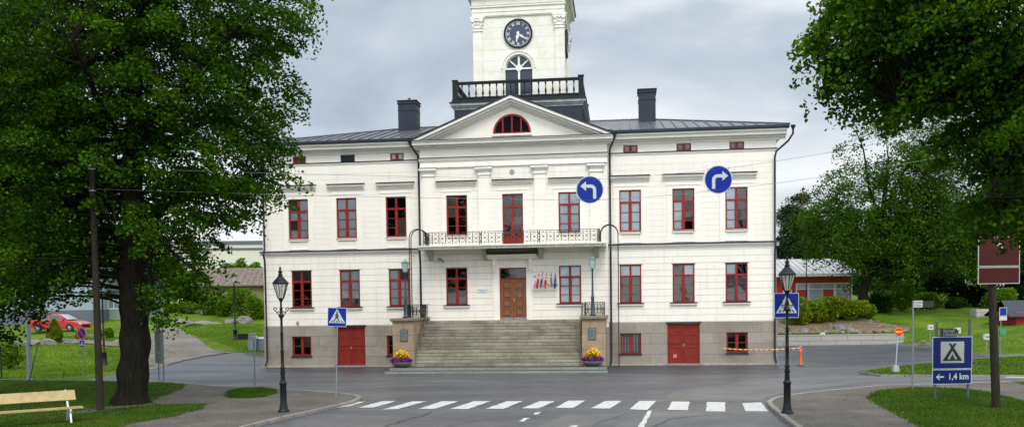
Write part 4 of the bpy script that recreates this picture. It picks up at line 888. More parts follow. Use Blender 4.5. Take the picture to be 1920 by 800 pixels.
# arched tower window
mb=MB(); mb.ring(wc,WZ,W0,W0+.16,TY-.07,TY,0,PI,24); mb.ring(wc,WZ,W0+.16,W0+.22,TY-.11,TY,0,PI,24); mb.box(wc-W0-.2,wc-W0,TY-.06,TY,15.8,WZ); mb.box(wc+W0,wc+W0+.2,TY-.06,TY,15.8,WZ); mb.build('arch_surround',tower_white,tower)
mb=MB(); y=TY+.1; mb.box(wc-W0,wc+W0,y-.05,y+.05,WZ-.05,WZ+.05); mb.box(wc-.06,wc+.06,y-.03,y+.05,15.8,WZ+W0); mb.ring(wc,WZ,W0-.07,W0,y-.03,y+.05,0,PI,24); mb.disc(wc,WZ+.05,.2,y-.04,y+.04,24)
for a in (R(42),R(138)): mb.bar((wc,WZ),(wc+(W0-.03)*math.cos(a),WZ+(W0-.03)*math.sin(a)),.08,y-.02,y+.04)
tw=mb.build('arched_window',mat('white_window_paint',(.72,.74,.72),.5),tower)
mb=MB(); mb.poly([(wc-W0,15.8),(wc+W0,15.8)]+aw,y+.05,y+.08); 
for a,b in ((wc-W0+.06,wc-.12),(wc+.12,wc+W0-.06)):
    mb.box(a,b,y+.02,y+.05,16.4,16.45)
mb.build('dark_leaves_of_window',mat('dark_blue_shutter',(.015,.022,.045),.3),tw); bpy.data.objects['dark_leaves_of_window'].name='shutter'
mb=MB(); mb.box(wc+.2,wc+W0-.12,y+.0,y+.02,16.0,16.33); mb.box(wc-W0+.12,wc-.2,y+.0,y+.02,16.0,16.33); mb.build('window_pane',mat('grey_pane',(.2,.23,.24),.2),tw)
# clock
ccx,ccz,cr_=.05,19.93,.83
for side in (0,1):
    mb=MB()
    mb.ring(ccx,ccz,cr_-.06,cr_+.05,TY-.12,TY,n=48,m=0); mb.ring(ccx,ccz,cr_-.1,cr_-.075,TY-.075,TY-.06,n=48,m=2); mb.disc(ccx,ccz,cr_-.05,TY-.06,TY-.01,48,1)
    for i,t in enumerate(['XII','I','II','III','IIII','V','VI','VII','VIII','IX','X','XI']):
        a=PI/2-i*PI/6; text_into(mb,t,.235,ccx+.60*math.cos(a),ccz+.60*math.sin(a),TY-.066,2,rot=a-PI/2,sx=.8 if len(t)<4 else .62)
    cf=mb.build('clock_face',[iron,mat('clock_blue',(.028,.045,.085),.4),mat('clock_white',(.72,.72,.68),.5)],tower)
    m_h=MATS['clock_white']; mb=MB(); 
    def hand(ang,l,w_,yy):
        a=R(ang); d=Vector((math.cos(a),math.sin(a))); c=Vector((ccx,ccz))
        mb.bar(c-d*.1,c+d*l*.55,w_*.8,yy,yy+.01); mb.bar(c+d*l*.5,c+d*l,w_*.55,yy+.001,yy+.011); mb.disc(*(c+d*l*.38),w_*.85,yy-.002,yy+.008,12); mb.disc(*(c+d*l*.62),w_*.6,yy-.002,yy+.008,12); mb.disc(*(c-d*.06),w_*.6,yy-.002,yy+.008,12)
    hand(-102,.5,.12,TY-.1); mb.build('hour_hand',m_h,tower); mb=MB(); hand(-36,.64,.09,TY-.085); mb.build('minute_hand',m_h,tower)
    break
# the same dial seen edge-on on the right face
cf2=cf.copy(); COL.objects.link(cf2); cf2.rotation_euler=(0,0,PI/2); cf2.location=(TC+TH+TY,(TY+TB)/2-ccx,0)

# balcony
mb=MB(); mb.prof([(-.4,6.66),(-1.84,6.66),(-1.84,6.78),(-1.95,6.79),(-1.95,6.87),(-.4,6.89)],-5.08,5.34); balc=mb.build('balcony',mat('balcony_slab_stone',(.74,.72,.64),.85,var=.08,vscale=4,bump=.3,dirt=(.3,.28,.2),dscale=5,damt=.6),hall)
for c in (-4.65,-1.5,1.68,4.8):
    mb=MB(); mb.prof([(-.4,6.655),(-1.15,6.655),(-1.2,6.56),(-1.12,6.47),(-.98,6.45),(-.8,6.38),(-.66,6.24),(-.55,6.12),(-.4,6.08)],c-.12,c+.12); mb.box(c-.15,c+.15,-1.26,-.4,6.59,6.656); mb.build('bracket',greenstone,balc)
def railing(mb,p,q,z0,z1,pitch=.375,orn=True):
    # run between two plan points, drawn in the local (s,z) plane
    p=Vector(p); q=Vector(q); L_=(q-p).length; d=(q-p)/L_; nn=Vector((-d.y,d.x)); t=MB()
    n=max(1,round(L_/pitch)); pt=L_/n; H_=z1-z0
    t.box(0,L_,-.025,.025,z1-.03,z1); t.box(0,L_,-.012,.012,z1-.12,z1-.10); t.box(0,L_,-.012,.012,z0+.1,z0+.12); 
    zm=(z0+z1)/2
    for i in range(n):
        a=i*pt; c=a+pt/2; b=a+pt
        t.box(a-.011,a+.011,-.01,.01,z0,z1-.03)
        if orn:
            t.bar((a,zm),(c,z1-.11),.018,-.008,.008); t.bar((c,z1-.11),(b,zm),.018,-.0081,.0079); t.bar((a,zm),(c,z0+.11),.018,-.0082,.0078); t.bar((c,z0+.11),(b,zm),.018,-.0083,.0077)
            t.ring(c,zm,.062,.082,-.012,.012,n=12); t.disc(c,zm,.038,-.014,.014,10); t.disc(a,zm,.028,-.013,.013,8)
            t.poly([(a-.04,z1-.2),(a,z1-.26),(a+.04,z1-.2),(a,z1-.13)],-.011,.011); t.poly([(a-.04,z0+.2),(a,z0+.13),(a+.04,z0+.2),(a,z0+.26)],-.011,.011)
            t.box(c-.008,c+.008,-.009,.009,z0,z0+.1); t.box(c-.008,c+.008,-.009,.009,z1-.11,z1-.03)
        else:
            t.box(c-.008,c+.008,-.009,.009,z0,z1-.03)
    mb.add([(p.x+v[0]*d.x+v[1]*nn.x,p.y+v[0]*d.y+v[1]*nn.y,v[2]) for v in t.v],t.f)
mb=MB(); RZ0,RZ1=6.9,7.60
BP=[(-4.72,-1.78),(-1.58,-1.78),(1.66,-1.78),(4.93,-1.78)]
for i in range(3): railing(mb,(BP[i][0]+.05,BP[i][1]),(BP[i+1][0]-.05,BP[i+1][1]),RZ0,RZ1)
railing(mb,(-4.72,-.45),(-4.72,-1.74),RZ0,RZ1); railing(mb,(4.93,-.45),(4.93,-1.74),RZ0,RZ1)
mb.build('balcony_railing',iron,balc)
for x,y in BP:
    mb=MB(); 
    for dx in (-.06,.06): mb.box(x+dx-.018,x+dx+.018,y-.018,y+.018,6.87,7.63)
    mb.box(x-.02,x+.02,y-.012,y+.012,6.95,7.15); mb.disc(x,7.25,.035,y-.015,y+.015,10); mb.box(x-.02,x+.02,y-.012,y+.012,7.35,7.55); mb.build('railing_post',iron,balc)

# entrance door with surround and canopy
ent=thing('entrance_door',None,None); ent.parent=hall
dx0,dx1,dz0,dz1=-.73,.80,2.67,5.62; dc=(dx0+dx1)/2; y=-.28
mb=MB(); mb.box(dx0,dx0+.05,y-.04,y+.06,dz0,dz1); mb.box(dx1-.05,dx1,y-.04,y+.06,dz0,dz1); mb.box(dx0+.05,dx1-.05,y-.04,y+.06,dz1-.07,dz1); mb.box(dx0+.05,dx1-.05,y-.05,y+.06,4.97,5.05); mb.build('door_frame',red,ent)
mb=MB(); mb.add([(dx0+.05,y+.02,5.05),(dx1-.05,y+.02,5.05),(dx1-.05,y+.02,5.55),(dx0+.05,y+.02,5.55)],[(0,1,2,3)]); mb.build('transom_glass',glass,ent)
for a,b in ((dx0+.05,dc-.006),(dc+.006,dx1-.05)):
    mb=MB(); mb.box(a,b,y,y+.05,dz0+.02,4.97,0)
    ph=(4.97-dz0-.25)/4
    for k in range(4):
        z0=dz0+.18+k*ph; mb.box(a+.15,b-.15,y-.012,y,z0+.06,z0+ph-.06,1); mb.box(a+.19,b-.19,y-.035,y-.012,z0+.10,z0+ph-.10,0)
        for q in ((a+.12,b-.12,z0+.03,z0+.06),(a+.12,b-.12,z0+ph-.06,z0+ph-.03)): mb.box(q[0],q[1],y-.03,y,q[2],q[3],0)
        for q in ((a+.12,a+.15),(b-.15,b-.12)): mb.box(q[0],q[1],y-.03,y,z0+.06,z0+ph-.06,0)
    mb.box(a,b,y-.008,y,dz0+.02,dz0+.12,2)
    mb.build('door_leaf',[wood,wood_d,steel],ent)
mb=MB(); mb.tube([(dc+.06,y-.03,3.55),(dc+.06,y-.1,3.6),(dc+.06,y-.1,3.85),(dc+.06,y-.03,3.9)],.018,8); mb.disc(dc+.06,3.75,.05,y-.05,y-.01,12); mb.build('handle',mat('brass',(.5,.35,.12),.3,metal=1),ent)
mb=MB(); rgx=random.Random(5)
for k in range(14):
    zz=3.95+rgx.random()*.42; xx=dc+.2+rgx.random()*.22; mb.tube([(xx,y-.036,zz),(xx+rgx.uniform(-.06,.06),y-.042,zz+rgx.uniform(-.07,.07)),(xx+rgx.uniform(-.06,.06),y-.036,zz+rgx.uniform(-.07,.07))],.008,5)
mb.build('metal_ornament',steel,ent)
mb=MB(); 
mb.box(dx0-.36,dx0-.12,-.47,-.4,dz0,6.0); mb.box(dx1+.12,dx1+.36,-.47,-.4,dz0,6.0); mb.box(dx0-.12,dx0,-.44,-.4,dz0,5.74); mb.box(dx1,dx1+.12,-.44,-.4,dz0,5.74); mb.box(dx0-.0,dx1,-.44,-.4,dz1+.0,5.74)
mb.box(dx0-.36,dx1+.36,-.48,-.4,6.0,6.12)
for x in (dx0-.27,dx1+.27): mb.prof([(-.47,5.3),(-.53,5.32),(-.53,5.38),(-.6,5.5),(-.68,6.12),(-.47,6.12)],x-.09,x+.09)
mb.build('door_surround',stucco,hall)
mb=MB(); mb.prof([(-.4,6.12),(-.75,6.12),(-.8,6.2),(-.95,6.24),(-.98,6.34),(-.4,6.38)],dx0-.62,dx1+.62); mb.build('door_hood',trimw,hall)
mb=MB(); mb.prof([(-.4,6.42),(-1.25,6.42),(-1.3,6.47),(-.4,6.54)],-1.38,1.56); mb.build('entrance_canopy',mat('brown_canopy',(.035,.022,.017),.5),hall)

# downpipes
def dpipe(path,r=.055):
    mb=MB(); mb.tube(path,r,10); z=path[-1][2]
    top=path[0]; mb.lathe([(.06,top[2]-.22),(.13,top[2]-.06),(.14,top[2])],(top[0],top[1],0),10)
    for q in range(2,11,2):
        a=path[-2]
        if z+q<a[2] or True:
            pass
    mb.build('downpipe',navy,hall)
dpipe([(-14.75,-.66,12.95),(-14.75,-.66,12.75),(-14.68,-.18,12.1),(-14.68,-.16,7.0),(-14.68,-.3,6.8),(-14.68,-.3,6.5),(-14.68,-.16,6.3),(-14.68,-.16,.45),(-14.75,-.3,.12)])
dpipe([(-5.72,-.72,12.98),(-5.72,-.7,12.7),(-5.36,-.2,12.1),(-5.36,-.14,11.8),(-5.36,-.14,6.95),(-5.36,-.34,6.75),(-5.36,-.14,6.2),(-5.36,-.14,2.6),(-5.36,-.2,.4)])
dpipe([(5.85,-.72,12.98),(5.85,-.7,12.7),(5.56,-.2,12.1),(5.56,-.14,11.8),(5.56,-.14,6.95),(5.56,-.34,6.75),(5.56,-.14,6.2),(5.56,-.14,.45),(5.52,-.3,.12)])
dpipe([(15.42,-.7,13.0),(15.42,-.68,12.55),(15.2,-.5,12.2),(14.62,-.2,11.7),(14.55,-.16,11.4),(14.55,-.16,7.0),(14.55,-.28,6.8),(14.55,-.28,6.5),(14.55,-.16,6.3),(14.55,-.16,.45),(14.6,-.3,.12)])
# escape ladders over the balcony ends
def ladder(x,sg,z0):
    mb=MB()
    for yy,off in ((-.85,0),(-1.3,.0)):
        P_=[(x,yy,z0),(x,yy,7.35)]
        for k in range(1,9): a=PI*k/9; P_.append((x+sg*(.48-.48*math.cos(a)),yy,7.35+.5*math.sin(a)))
        P_+=[(x+sg*.96,yy,7.35),(x+sg*.96,yy,6.95)]
        mb.tube(P_,.027,8)
    z=z0+.3
    while z<7.3: mb.tube([(x,-.85,z),(x,-1.3,z)],.012,6); z+=.3
    for z in (z0+.8,6.4): mb.tube([(x,-.85,z),(x,-.02,z)],.015,6)
    mb.build('escape_ladder',iron,hall)
ladder(-5.72,1,2.6); ladder(5.98,-1,.05)

# outer stair
SX0,SX1=-4.9,4.08; ztop=2.67; nr=14; zb=.30; rise=(ztop-zb)/nr; tr=.235; wl=1.15
stair=thing('entrance_stairs',None,None); stair.parent=hall
mb=MB()
rgs=random.Random(9)
for k in range(nr):
    zt=ztop-k*rise; w0=.39 if k==0 else wl+(k-1)*tr; w1=wl+k*tr
    mb.box(SX0,SX1,-(w1+.02),-(w0-.12 if k else .4),zt-.15,zt)
    mb.box(SX0,SX1,-(w1-.01),-w0,max(0,zt-rise-.05),zt-.15)
    # upright joints between the stones, cut as narrow dark gaps
    x=SX0+rgs.uniform(.6,2.2)
    while x<SX1-.4: mb.box(x-.006,x+.006,-(w1+.022),-(w1-.02),zt-.155,zt-.004,1); x+=rgs.uniform(1.3,2.3)
mb.build('step',[step_stone,mat('dark_joint',(.04,.035,.02),.9)],stair)
bottomw=wl+(nr-1)*tr
mb=MB(); mb.box(-6.05,5.35,-4.98,-3.6,.0,.30); mb.build('lower_slab',slab_stone,stair)
mb=MB(); mb.box(-6.22,5.42,-5.32,-4.98,.0,.155); mb.build('lower_slab',slab_stone,stair)
for (a,b) in ((-6.05,SX0),(SX1,5.28)):
    mb=MB(); mb.box(a,b,-4.15,-.4,.0,2.70); mb.box(a-.03,b+.03,-4.19,-4.15,.30,.42)
    pr=mb.build('pier',pier_stone,stair)
    mb=MB(); mb.box(a-.05,b+.05,-4.21,-.38,2.70,2.76); mb.box(a-.12,b+.12,-4.28,-.38,2.76,2.88); mb.build('pier_cap',mat('cap_stone',(.23,.19,.13),.9,var=.25,bump=.3,dirt=(.1,.09,.05),dscale=3,damt=.6),pr)
    c=a+.63 if a<0 else b-.68
    mb=MB(); mb.box(c-.21,c+.21,-4.19,-4.15,1.66,2.30); mb.box(c-.17,c+.17,-4.2,-4.19,1.70,2.26,1)
    for k in range(9): mb.box(c-.13,c+.13-.05*(k%3),-4.205,-4.2,1.78+k*.048,1.795+k*.048,0)
    mb.build('plaque',[mat('plaque_bronze',(.10,.11,.10),.5,metal=.4,var=.3,vscale=12),mat('plaque_field',(.14,.16,.16),.5,var=.2,vscale=8)],pr)
def handrail(x,sg):
    mb=MB(); wb=bottomw+.15; P_=[(x,-.9,3.62),(x,-1.2,3.6),(x,-(wb),1.22),(x,-(wb+.12),1.05)]
    mb.tube(P_,.026,8); mb.tube([(x,-1.2,3.35),(x,-wb,.97)],.014,6)
    for t in (0,.33,.66,1):
        w_=1.2+(wb-1.2)*t; zt=3.6+(1.22-3.6)*t; mb.tube([(x,-w_,zt),(x,-w_,max(.3,2.67-(w_-wl)*rise/tr-.1))],.017,6)
    mb.build('handrail',mat('rail_steel',(.12,.11,.10),.35,metal=.8),stair)
handrail(SX0+.14,1); handrail(SX1-.1,-1)
for x0,x1,x2 in ((-5.9,-5.0,-4.98),(4.15,5.2,5.2)):
    mb=MB(); railing(mb,(x0 if x0<0 else x0,-2.1),(x1,-2.1),2.88,3.62,.19); railing(mb,(x0 if x0<0 else x1,-.45),(x0 if x0<0 else x1,-2.1),2.88,3.62,.19); railing(mb,(x1 if x0<0 else x0,-.45),(x1 if x0<0 else x0,-2.1),2.88,3.62,.19)
    mb.build('landing_railing',iron,stair)
# wall plate and camera
mb=MB(); mb.box(-2.02,-1.38,-.43,-.4,4.24,4.45,0)
text_into(mb,'KAUPUNGINTALO',.06,-1.70,4.38,-.433,1); text_into(mb,'STADSHUS',.06,-1.70,4.30,-.433,1)
mb.build('name_plate',[mat('plate_glass',(.62,.68,.72),.3),mat('plate_text',(.1,.16,.3),.5)],hall)
mb=MB(); mb.tube([(-4.05,-.42,6.2),(-4.0,-.62,6.12)],.03,6); mb.tube([(-4.2,-.62,6.2),(-3.85,-.75,6.02)],.055,8); mb.build('security_camera',steel,hall)
# ------------------------------------------------------------------ stair lamps, planters, flags
def pier_lamp():
    t=thing('stair_lamp','small green lantern on a dark post standing on the left stair pier','street lamp',BW(-5.5,3.3,2.88),-PHI)
    mb=MB(); mb.box(-.15,.15,-.15,.15,0,.1); mb.lathe([(.13,.1),(.11,.16),(.085,.2),(.085,.95),(.10,1.0),(.075,1.04),(.06,1.1),(.045,1.9),(.042,2.4),(.07,2.42),(.05,2.46),(.07,2.50)],n=10); mb.build('post',mat('slate_post',(.035,.045,.06),.45),t)
    mb=MB(); b,tp,z0,z1=.09,.16,2.5,2.98
    for sx in (-1,1):
        for sy in (-1,1): mb.tube([(sx*b,sy*b,z0),(sx*tp,sy*tp,z1)],.012,5)
    mb.box(-b-.02,b+.02,-b-.02,b+.02,z0-.01,z0+.015); mb.box(-tp-.02,tp+.02,-tp-.02,tp+.02,z1,z1+.02)
    mb.add([(-tp-.03,-tp-.03,z1+.02),(tp+.03,-tp-.03,z1+.02),(tp+.03,tp+.03,z1+.02),(-tp-.03,tp+.03,z1+.02),(-.05,-.05,z1+.14),(.05,-.05,z1+.14),(.05,.05,z1+.14),(-.05,.05,z1+.14)],[(0,1,5,4),(1,2,6,5),(2,3,7,6),(3,0,4,7),(4,5,6,7)])
    mb.lathe([(.035,z1+.14),(.04,z1+.17),(.02,z1+.2),(.0,z1+.25)],n=8); mb.build('lantern_frame',mat('verdigris',(.10,.19,.15),.6,var=.2,vscale=8),t)
    mb=MB(); v=[]
    for q,z in ((b,z0+.015),(tp,z1)): v+=[(-q,-q,z),(q,-q,z),(q,q,z),(-q,q,z)]
    mb.add(v,[(0,1,5,4),(1,2,6,5),(2,3,7,6),(3,0,4,7)]); mb.build('lantern_glass',mat('milky_lamp_glass',(.34,.46,.44),.25),t)
    return t
pl=pier_lamp(); dup(pl,loc=BW(4.62,3.3,2.88),label='small green lantern on a dark post standing on the right stair pier',group='lamps on the stair piers'); pl['group']='lamps on the stair piers'
def planter(loc,label,seed):
    t=thing('flower_planter',label,'planter',loc,0,'flower bowls at the foot of the stairs'); rng=np.random.default_rng(seed)
    mb=MB(); mb.lathe([(.2,0),(.3,.04),(.44,.14),(.5,.24),(.51,.28),(.46,.28),(.3,.2),(0,.22)],n=24); mb.build('bowl',mat('bowl_concrete',(.14,.135,.12),.85,var=.2,bump=.2),t)
    def bl(n,c,s,zc,m,sz,nm):
        P=rng.normal(size=(n,3)); P/=np.linalg.norm(P,axis=1)[:,None]; P=P*(.75+.3*rng.random(n))[:,None]*np.array(s)+np.array(c); P=P[P[:,2]>zc]; leaf_mesh(nm,P,sz,m,t,rng,1.0,.5,True)
    bl(900,(0,0,.42),(.42,.42,.34),.24,leaf_bush,.06,'foliage')
    bl(850,(0,0,.36),(.58,.5,.16),.26,leafmat_cached('purple_petals',(.10,.01,.22),(.18,.03,.36),(.32,.08,.5)),.065,'purple_flowers')
    bl(380,(.03,.0,.62),(.36,.34,.30),.52,leafmat_cached('yellow_petals',(.75,.5,.01),(.85,.62,.02),(.9,.7,.08)),.065,'yellow_flowers')
    for k in range(9):
        a=rng.random()*2*PI; P=np.array([.42*math.cos(a),-.30*abs(math.sin(a))-.05,.48+.1*rng.random()])+rng.normal(size=(16,3))*.028; leaf_mesh('orange_flower',P,.06,leafmat_cached('orange_petals',(.75,.08,.01),(.8,.14,.02),(.85,.2,.03)),t,rng,1.0,.5,True)
def leafmat_cached(n,a,b,c): return MATS.get(n) or leafmat(n,a,b,c,.2)
planter(BW(-5.5,4.55,.30),'stone bowl of yellow and purple flowers at the left foot of the granite stairs',1)
planter(BW(4.62,4.55,.30),'stone bowl of yellow and purple flowers at the right foot of the granite stairs',2)
# flags on a wall rail
fr=thing('flag_rail','thin dark rail with six sockets holding small flags right of the entrance','flag holder',BW(1.3,.4,4.56),-PHI)
mb=MB(); mb.tube([(0,-.22,0),(1.32,-.22,0)],.014,6)
for x in (.05,1.25): mb.tube([(x,0,-.02),(x,-.22,0)],.012,6)
mb.build('rail',iron,fr)
for k in range(6): mb=MB(); mb.tube([(.12+k*.225,-.22,-.03),(.10+k*.225,-.235,.1)],.02,6); mb.build('socket',iron,fr)
fc={k:mat('flag_'+k,c,.8) for k,c in dict(white=(.75,.76,.8),blue=(.02,.07,.33),red=(.6,.02,.03),yellow=(.75,.5,.03),sky=(.02,.19,.45),navy=(.008,.02,.12)).items()}
defs=[('white flag with a blue cross, leftmost of the six small wall flags',['white','white','blue','white'],[0,1,2,3]),
('red flag with a white cross among the small flags by the entrance',['red','white'],None),
('blue flag with a red and white cross among the small wall flags',['blue','white','red'],None),
('red flag with a dark blue and white cross, fourth of the wall flags',['red','white','navy'],None),
('blue flag with a yellow cross, fifth of the small wall flags',['sky','yellow'],None),
('dark blue flag with yellow stars, rightmost of the six small wall flags',['blue','yellow'],None)]
for k,(lab,cs,_) in enumerate(defs):
    x0=1.3+.12+k*.225+(.0 if k<4 else .06)
    t=thing('flag',lab,'flag',BW(x0,.635,4.6),-PHI,'small flags by the entrance')
    mb=MB(); mb.tube([(0,0,0),(-.13,-.22,.72)],.009,6); mb.lathe([(.0,0),(.014,.01),(0,.03)],(-.13,-.22,.715),6); mb.build('flagpole',whitepaint,t)
    # cloth hanging in folds from the pole: u across (folded), v down
    mb=MB(); nu,nv=8,14; top=Vector((-.128,-.215,.70))
    ms=[]
    V=[]
    for j in range(nv+1):
        v=j/nv; wd=.03+.115*min(1,v*1.6)*(1 if v<.85 else 1-(v-.85)*2.2)
        for i in range(nu+1):
            u=i/nu; V.append((top.x+.03-.10*v+(u-.45)*wd*(1.0)+.02*math.sin(v*4+k), top.y+.05*math.sin(u*9+k)*min(1,v*2), top.z-.86*v-.05*u*(1 if k%2 else -1)))
    F=[];MI=[]
    for j in range(nv):
        for i in range(nu):
            u,v=(i+.5)/nu,(j+.5)/nv; m=0
            if k==0: m=1 if (.22<v<.34 and u>.2) or (u>.7 and v>.6) else 0
            elif k==1: m=1 if .24<v<.34 else 0
            elif k in (2,3): m=2 if (.27<v<.36 or (u>.75 and v>.84)) else (1 if (.2<v<.43 or (u>.6 and v>.8)) else 0)
            elif k==4: m=1 if (.25<v<.38 or (u<.35 and v>.38)) else 0
            elif k==5: m=1 if (i in (3,5) and j in (4,6,8,10) and (i+j//2)%2) else 0
            b=j*(nu+1)+i; F.append((b,b+1,b+nu+2,b+nu+1)); MI.append(m)
    mb.v=V; mb.f=[list(f) for f in F]; mb.m=MI; mb.sm=[True]*len(F)
    cols=[fc['white'],fc['blue']] if k==0 else [fc[c] for c in cs]
    mb.build('cloth',cols,t)

# ------------------------------------------------------------------ street lamps in front
def classic_lamp(loc,label):
    t=thing('street_lamp',label,'street lamp',loc,0,'ornate black street lamps at the kerb')
    mb=MB(); mb.lathe([(.19,0),(.19,.05),(.155,.07),(.15,.12),(.135,.16),(.12,.3),(.105,.34),(.10,.9),(.125,.93),(.13,.97),(.10,1.0),(.085,1.05),(.07,1.15),(.085,1.18),(.06,1.22),(.085,1.28),(.085,1.34),(.06,1.42),(.09,1.47),(.055,1.52),(.052,2.0),(.07,2.03),(.05,2.07),(.046,2.6),(.06,2.63),(.043,2.67),(.04,3.1),(.05,3.15),(.10,3.2),(.10,3.24),(.05,3.28),(.045,3.42),(.06,3.46),(.035,3.5),(.032,3.68),(.06,3.72),(.09,3.79)],n=14)
    for k in range(8):
        a=k*PI/4; mb.tube([(.1*math.cos(a),.1*math.sin(a),.34),(.098*math.cos(a),.098*math.sin(a),.9)],.012,5)
    mb.build('post',iron,t)
    for s in (-1,1):
        mb=MB(); P_=[(0,0,3.32),(s*.08,0,3.36),(s*.15,0,3.34),(s*.2,0,3.38)]
        for k in range(9): a=-PI/2+k*PI/4.6; P_.append((s*(.2+.05*math.cos(a)),0,3.44+.05*math.sin(a)))
        mb.tube(P_,.016,6); P_=[]
        for k in range(9): a=PI/2-k*PI/4.6; P_.append((s*(.12+.035*math.cos(a)),0,3.30+.035*math.sin(a)))
        mb.tube(P_,.012,6); mb.build('scroll_bracket',iron,t)
    z0,z1=3.79,4.27; n=6; r0,r1=.1,.25; mb=MB()
    for k in range(n):
        a=2*PI*k/n+PI/6; b=2*PI*(k+1)/n+PI/6; mb.tube([(r0*math.cos(a),r0*math.sin(a),z0),(r1*math.cos(a),r1*math.sin(a),z1)],.013,5)
        c=(a+b)/2; rm=math.cos(PI/6); mb.tube([(r0*rm*math.cos(c),r0*rm*math.sin(c),z0),(r1*rm*math.cos(c),r1*rm*math.sin(c),z1)],.007,4)
    mb.lathe([(.1,z0-.01),(.1,z0+.015)],n=6); mb.lathe([(.27,z1),(.275,z1+.03)],n=6); mb.build('lantern_frame',iron,t)
    mb=MB(); vs=[(r*.97*math.cos(2*PI*k/n+PI/6),r*.97*math.sin(2*PI*k/n+PI/6),z) for r,z in ((r0,z0+.015),(r1,z1)) for k in range(n)]
    mb.add(vs,[(k,(k+1)%n,n+(k+1)%n,n+k) for k in range(n)]); mb.build('lantern_glass',lamp_glass,t)
    mb=MB(); mb.lathe([(.0,z0+.12),(.04,z0+.16),(.06,z0+.25),(.045,z0+.36),(.02,z0+.42),(0,z0+.43)],n=10); mb.build('bulb',mat('frosted_bulb',(.6,.58,.5),.4),t)
    mb=MB(); mb.lathe([(.285,z1+.03),(.27,z1+.05),(.1,z1+.24),(.07,z1+.27),(.09,z1+.3),(.06,z1+.33),(.055,z1+.38),(.085,z1+.41),(.04,z1+.45),(.03,z1+.5),(.045,z1+.53),(.012,z1+.57),(.0,z1+.68)],n=12,smooth=False); mb.build('lantern_roof',iron,t)
    return t
l1=classic_lamp(G(532,771,KZ),'ornate black lantern lamp post on the left pavement corner before the hall')
dup(l1,loc=G(1476,774,KZ),label='ornate black lantern lamp post on the right kerb in front of a blue crossing sign')

# ------------------------------------------------------------------ signs
def ped_sign(loc,label,size,h,lean,seed,flip=1,post=True):
    t=thing('pedestrian_crossing_sign',label,'traffic sign',loc,0,'blue pedestrian crossing signs'); t.rotation_euler=(0,lean,0)
    mb=MB(); mb.tube([(0,0,0),(0,0,h-.02)],.03,8); mb.build('post',steel,t)
    s=size/2; c=h+s-.05; mb=MB(); y=-.05; 
    mb.box(-s,s,y,y+.012,c-s,c+s,0); mb.box(-s+.018,s-.018,y-.004,y,c-s+.018,c+s-.018,1)
    mb.poly([(-s*.86,c-s*.62),(s*.86,c-s*.62),(0,c+s*.88)],y-.008,y-.004,2)
    k=s*flip; y2=y-.012
    def P(pts): mb.poly([(x*k,c+z*s) for x,z in pts],y2,y-.008,3)
    mb.disc(.0,c+.52*s,.085*s,y2,y-.008,14,3)
    P([(-.07,.42),(.07,.42),(.10,.28),(.08,.02),(.0,-.06),(-.10,0)])          # trunk
    P([(-.06,.40),(-.2,.2),(-.23,-.05),(-.17,-.05),(-.14,.16),(-.04,.26)])       # rear arm
    P([(.07,.36),(.12,.16),(.25,.04),(.22,-.01),(.07,.10),(.02,.26)])           # front arm
    P([(-.09,.03),(.03,.03),(-.02,-.12),(-.22,-.34),(-.30,-.48),(-.40,-.44),(-.30,-.28),(-.14,-.1)])
    P([(-.02,.0),(.09,.02),(.18,-.2),(.30,-.44),(.36,-.50),(.24,-.52),(.19,-.46),(.08,-.22),(-.02,-.08)])
    P([(-.66,-.56),(-.52,-.56),(-.42,-.36),(-.52,-.36)]); P([(-.06,-.56),(.07,-.56),(.06,-.38),(-.05,-.38)]); P([(.66,-.56),(.52,-.56),(.42,-.36),(.52,-.36)]); 
    P([(-.36,-.56),(-.2,-.56),(-.2,-.5),(-.3,-.47)])
    mb.build('sign_face',[signrim,signblue,signgrey,signblack],t)
    mb=MB(); mb.box(-.05,.05,-.042,.035,c-s*.4,c-s*.3); mb.box(-.05,.05,-.042,.035,c-s*.95,c-s*.86); mb.build('clamp',steel,t)
    return t
g=G(630,746,KZ); ped_sign(g,'slightly leaning blue crossing sign on the pavement in front of the left red door',.72,2.78,R(2.2),1)
g=G(1479,772,KZ); d_=g.normalized(); ped_sign(Vector((g.x+.02,g.y+.35,KZ)),'blue crossing sign partly hidden behind the right ornate lamp post',.78,3.0,0,2,flip=-1)
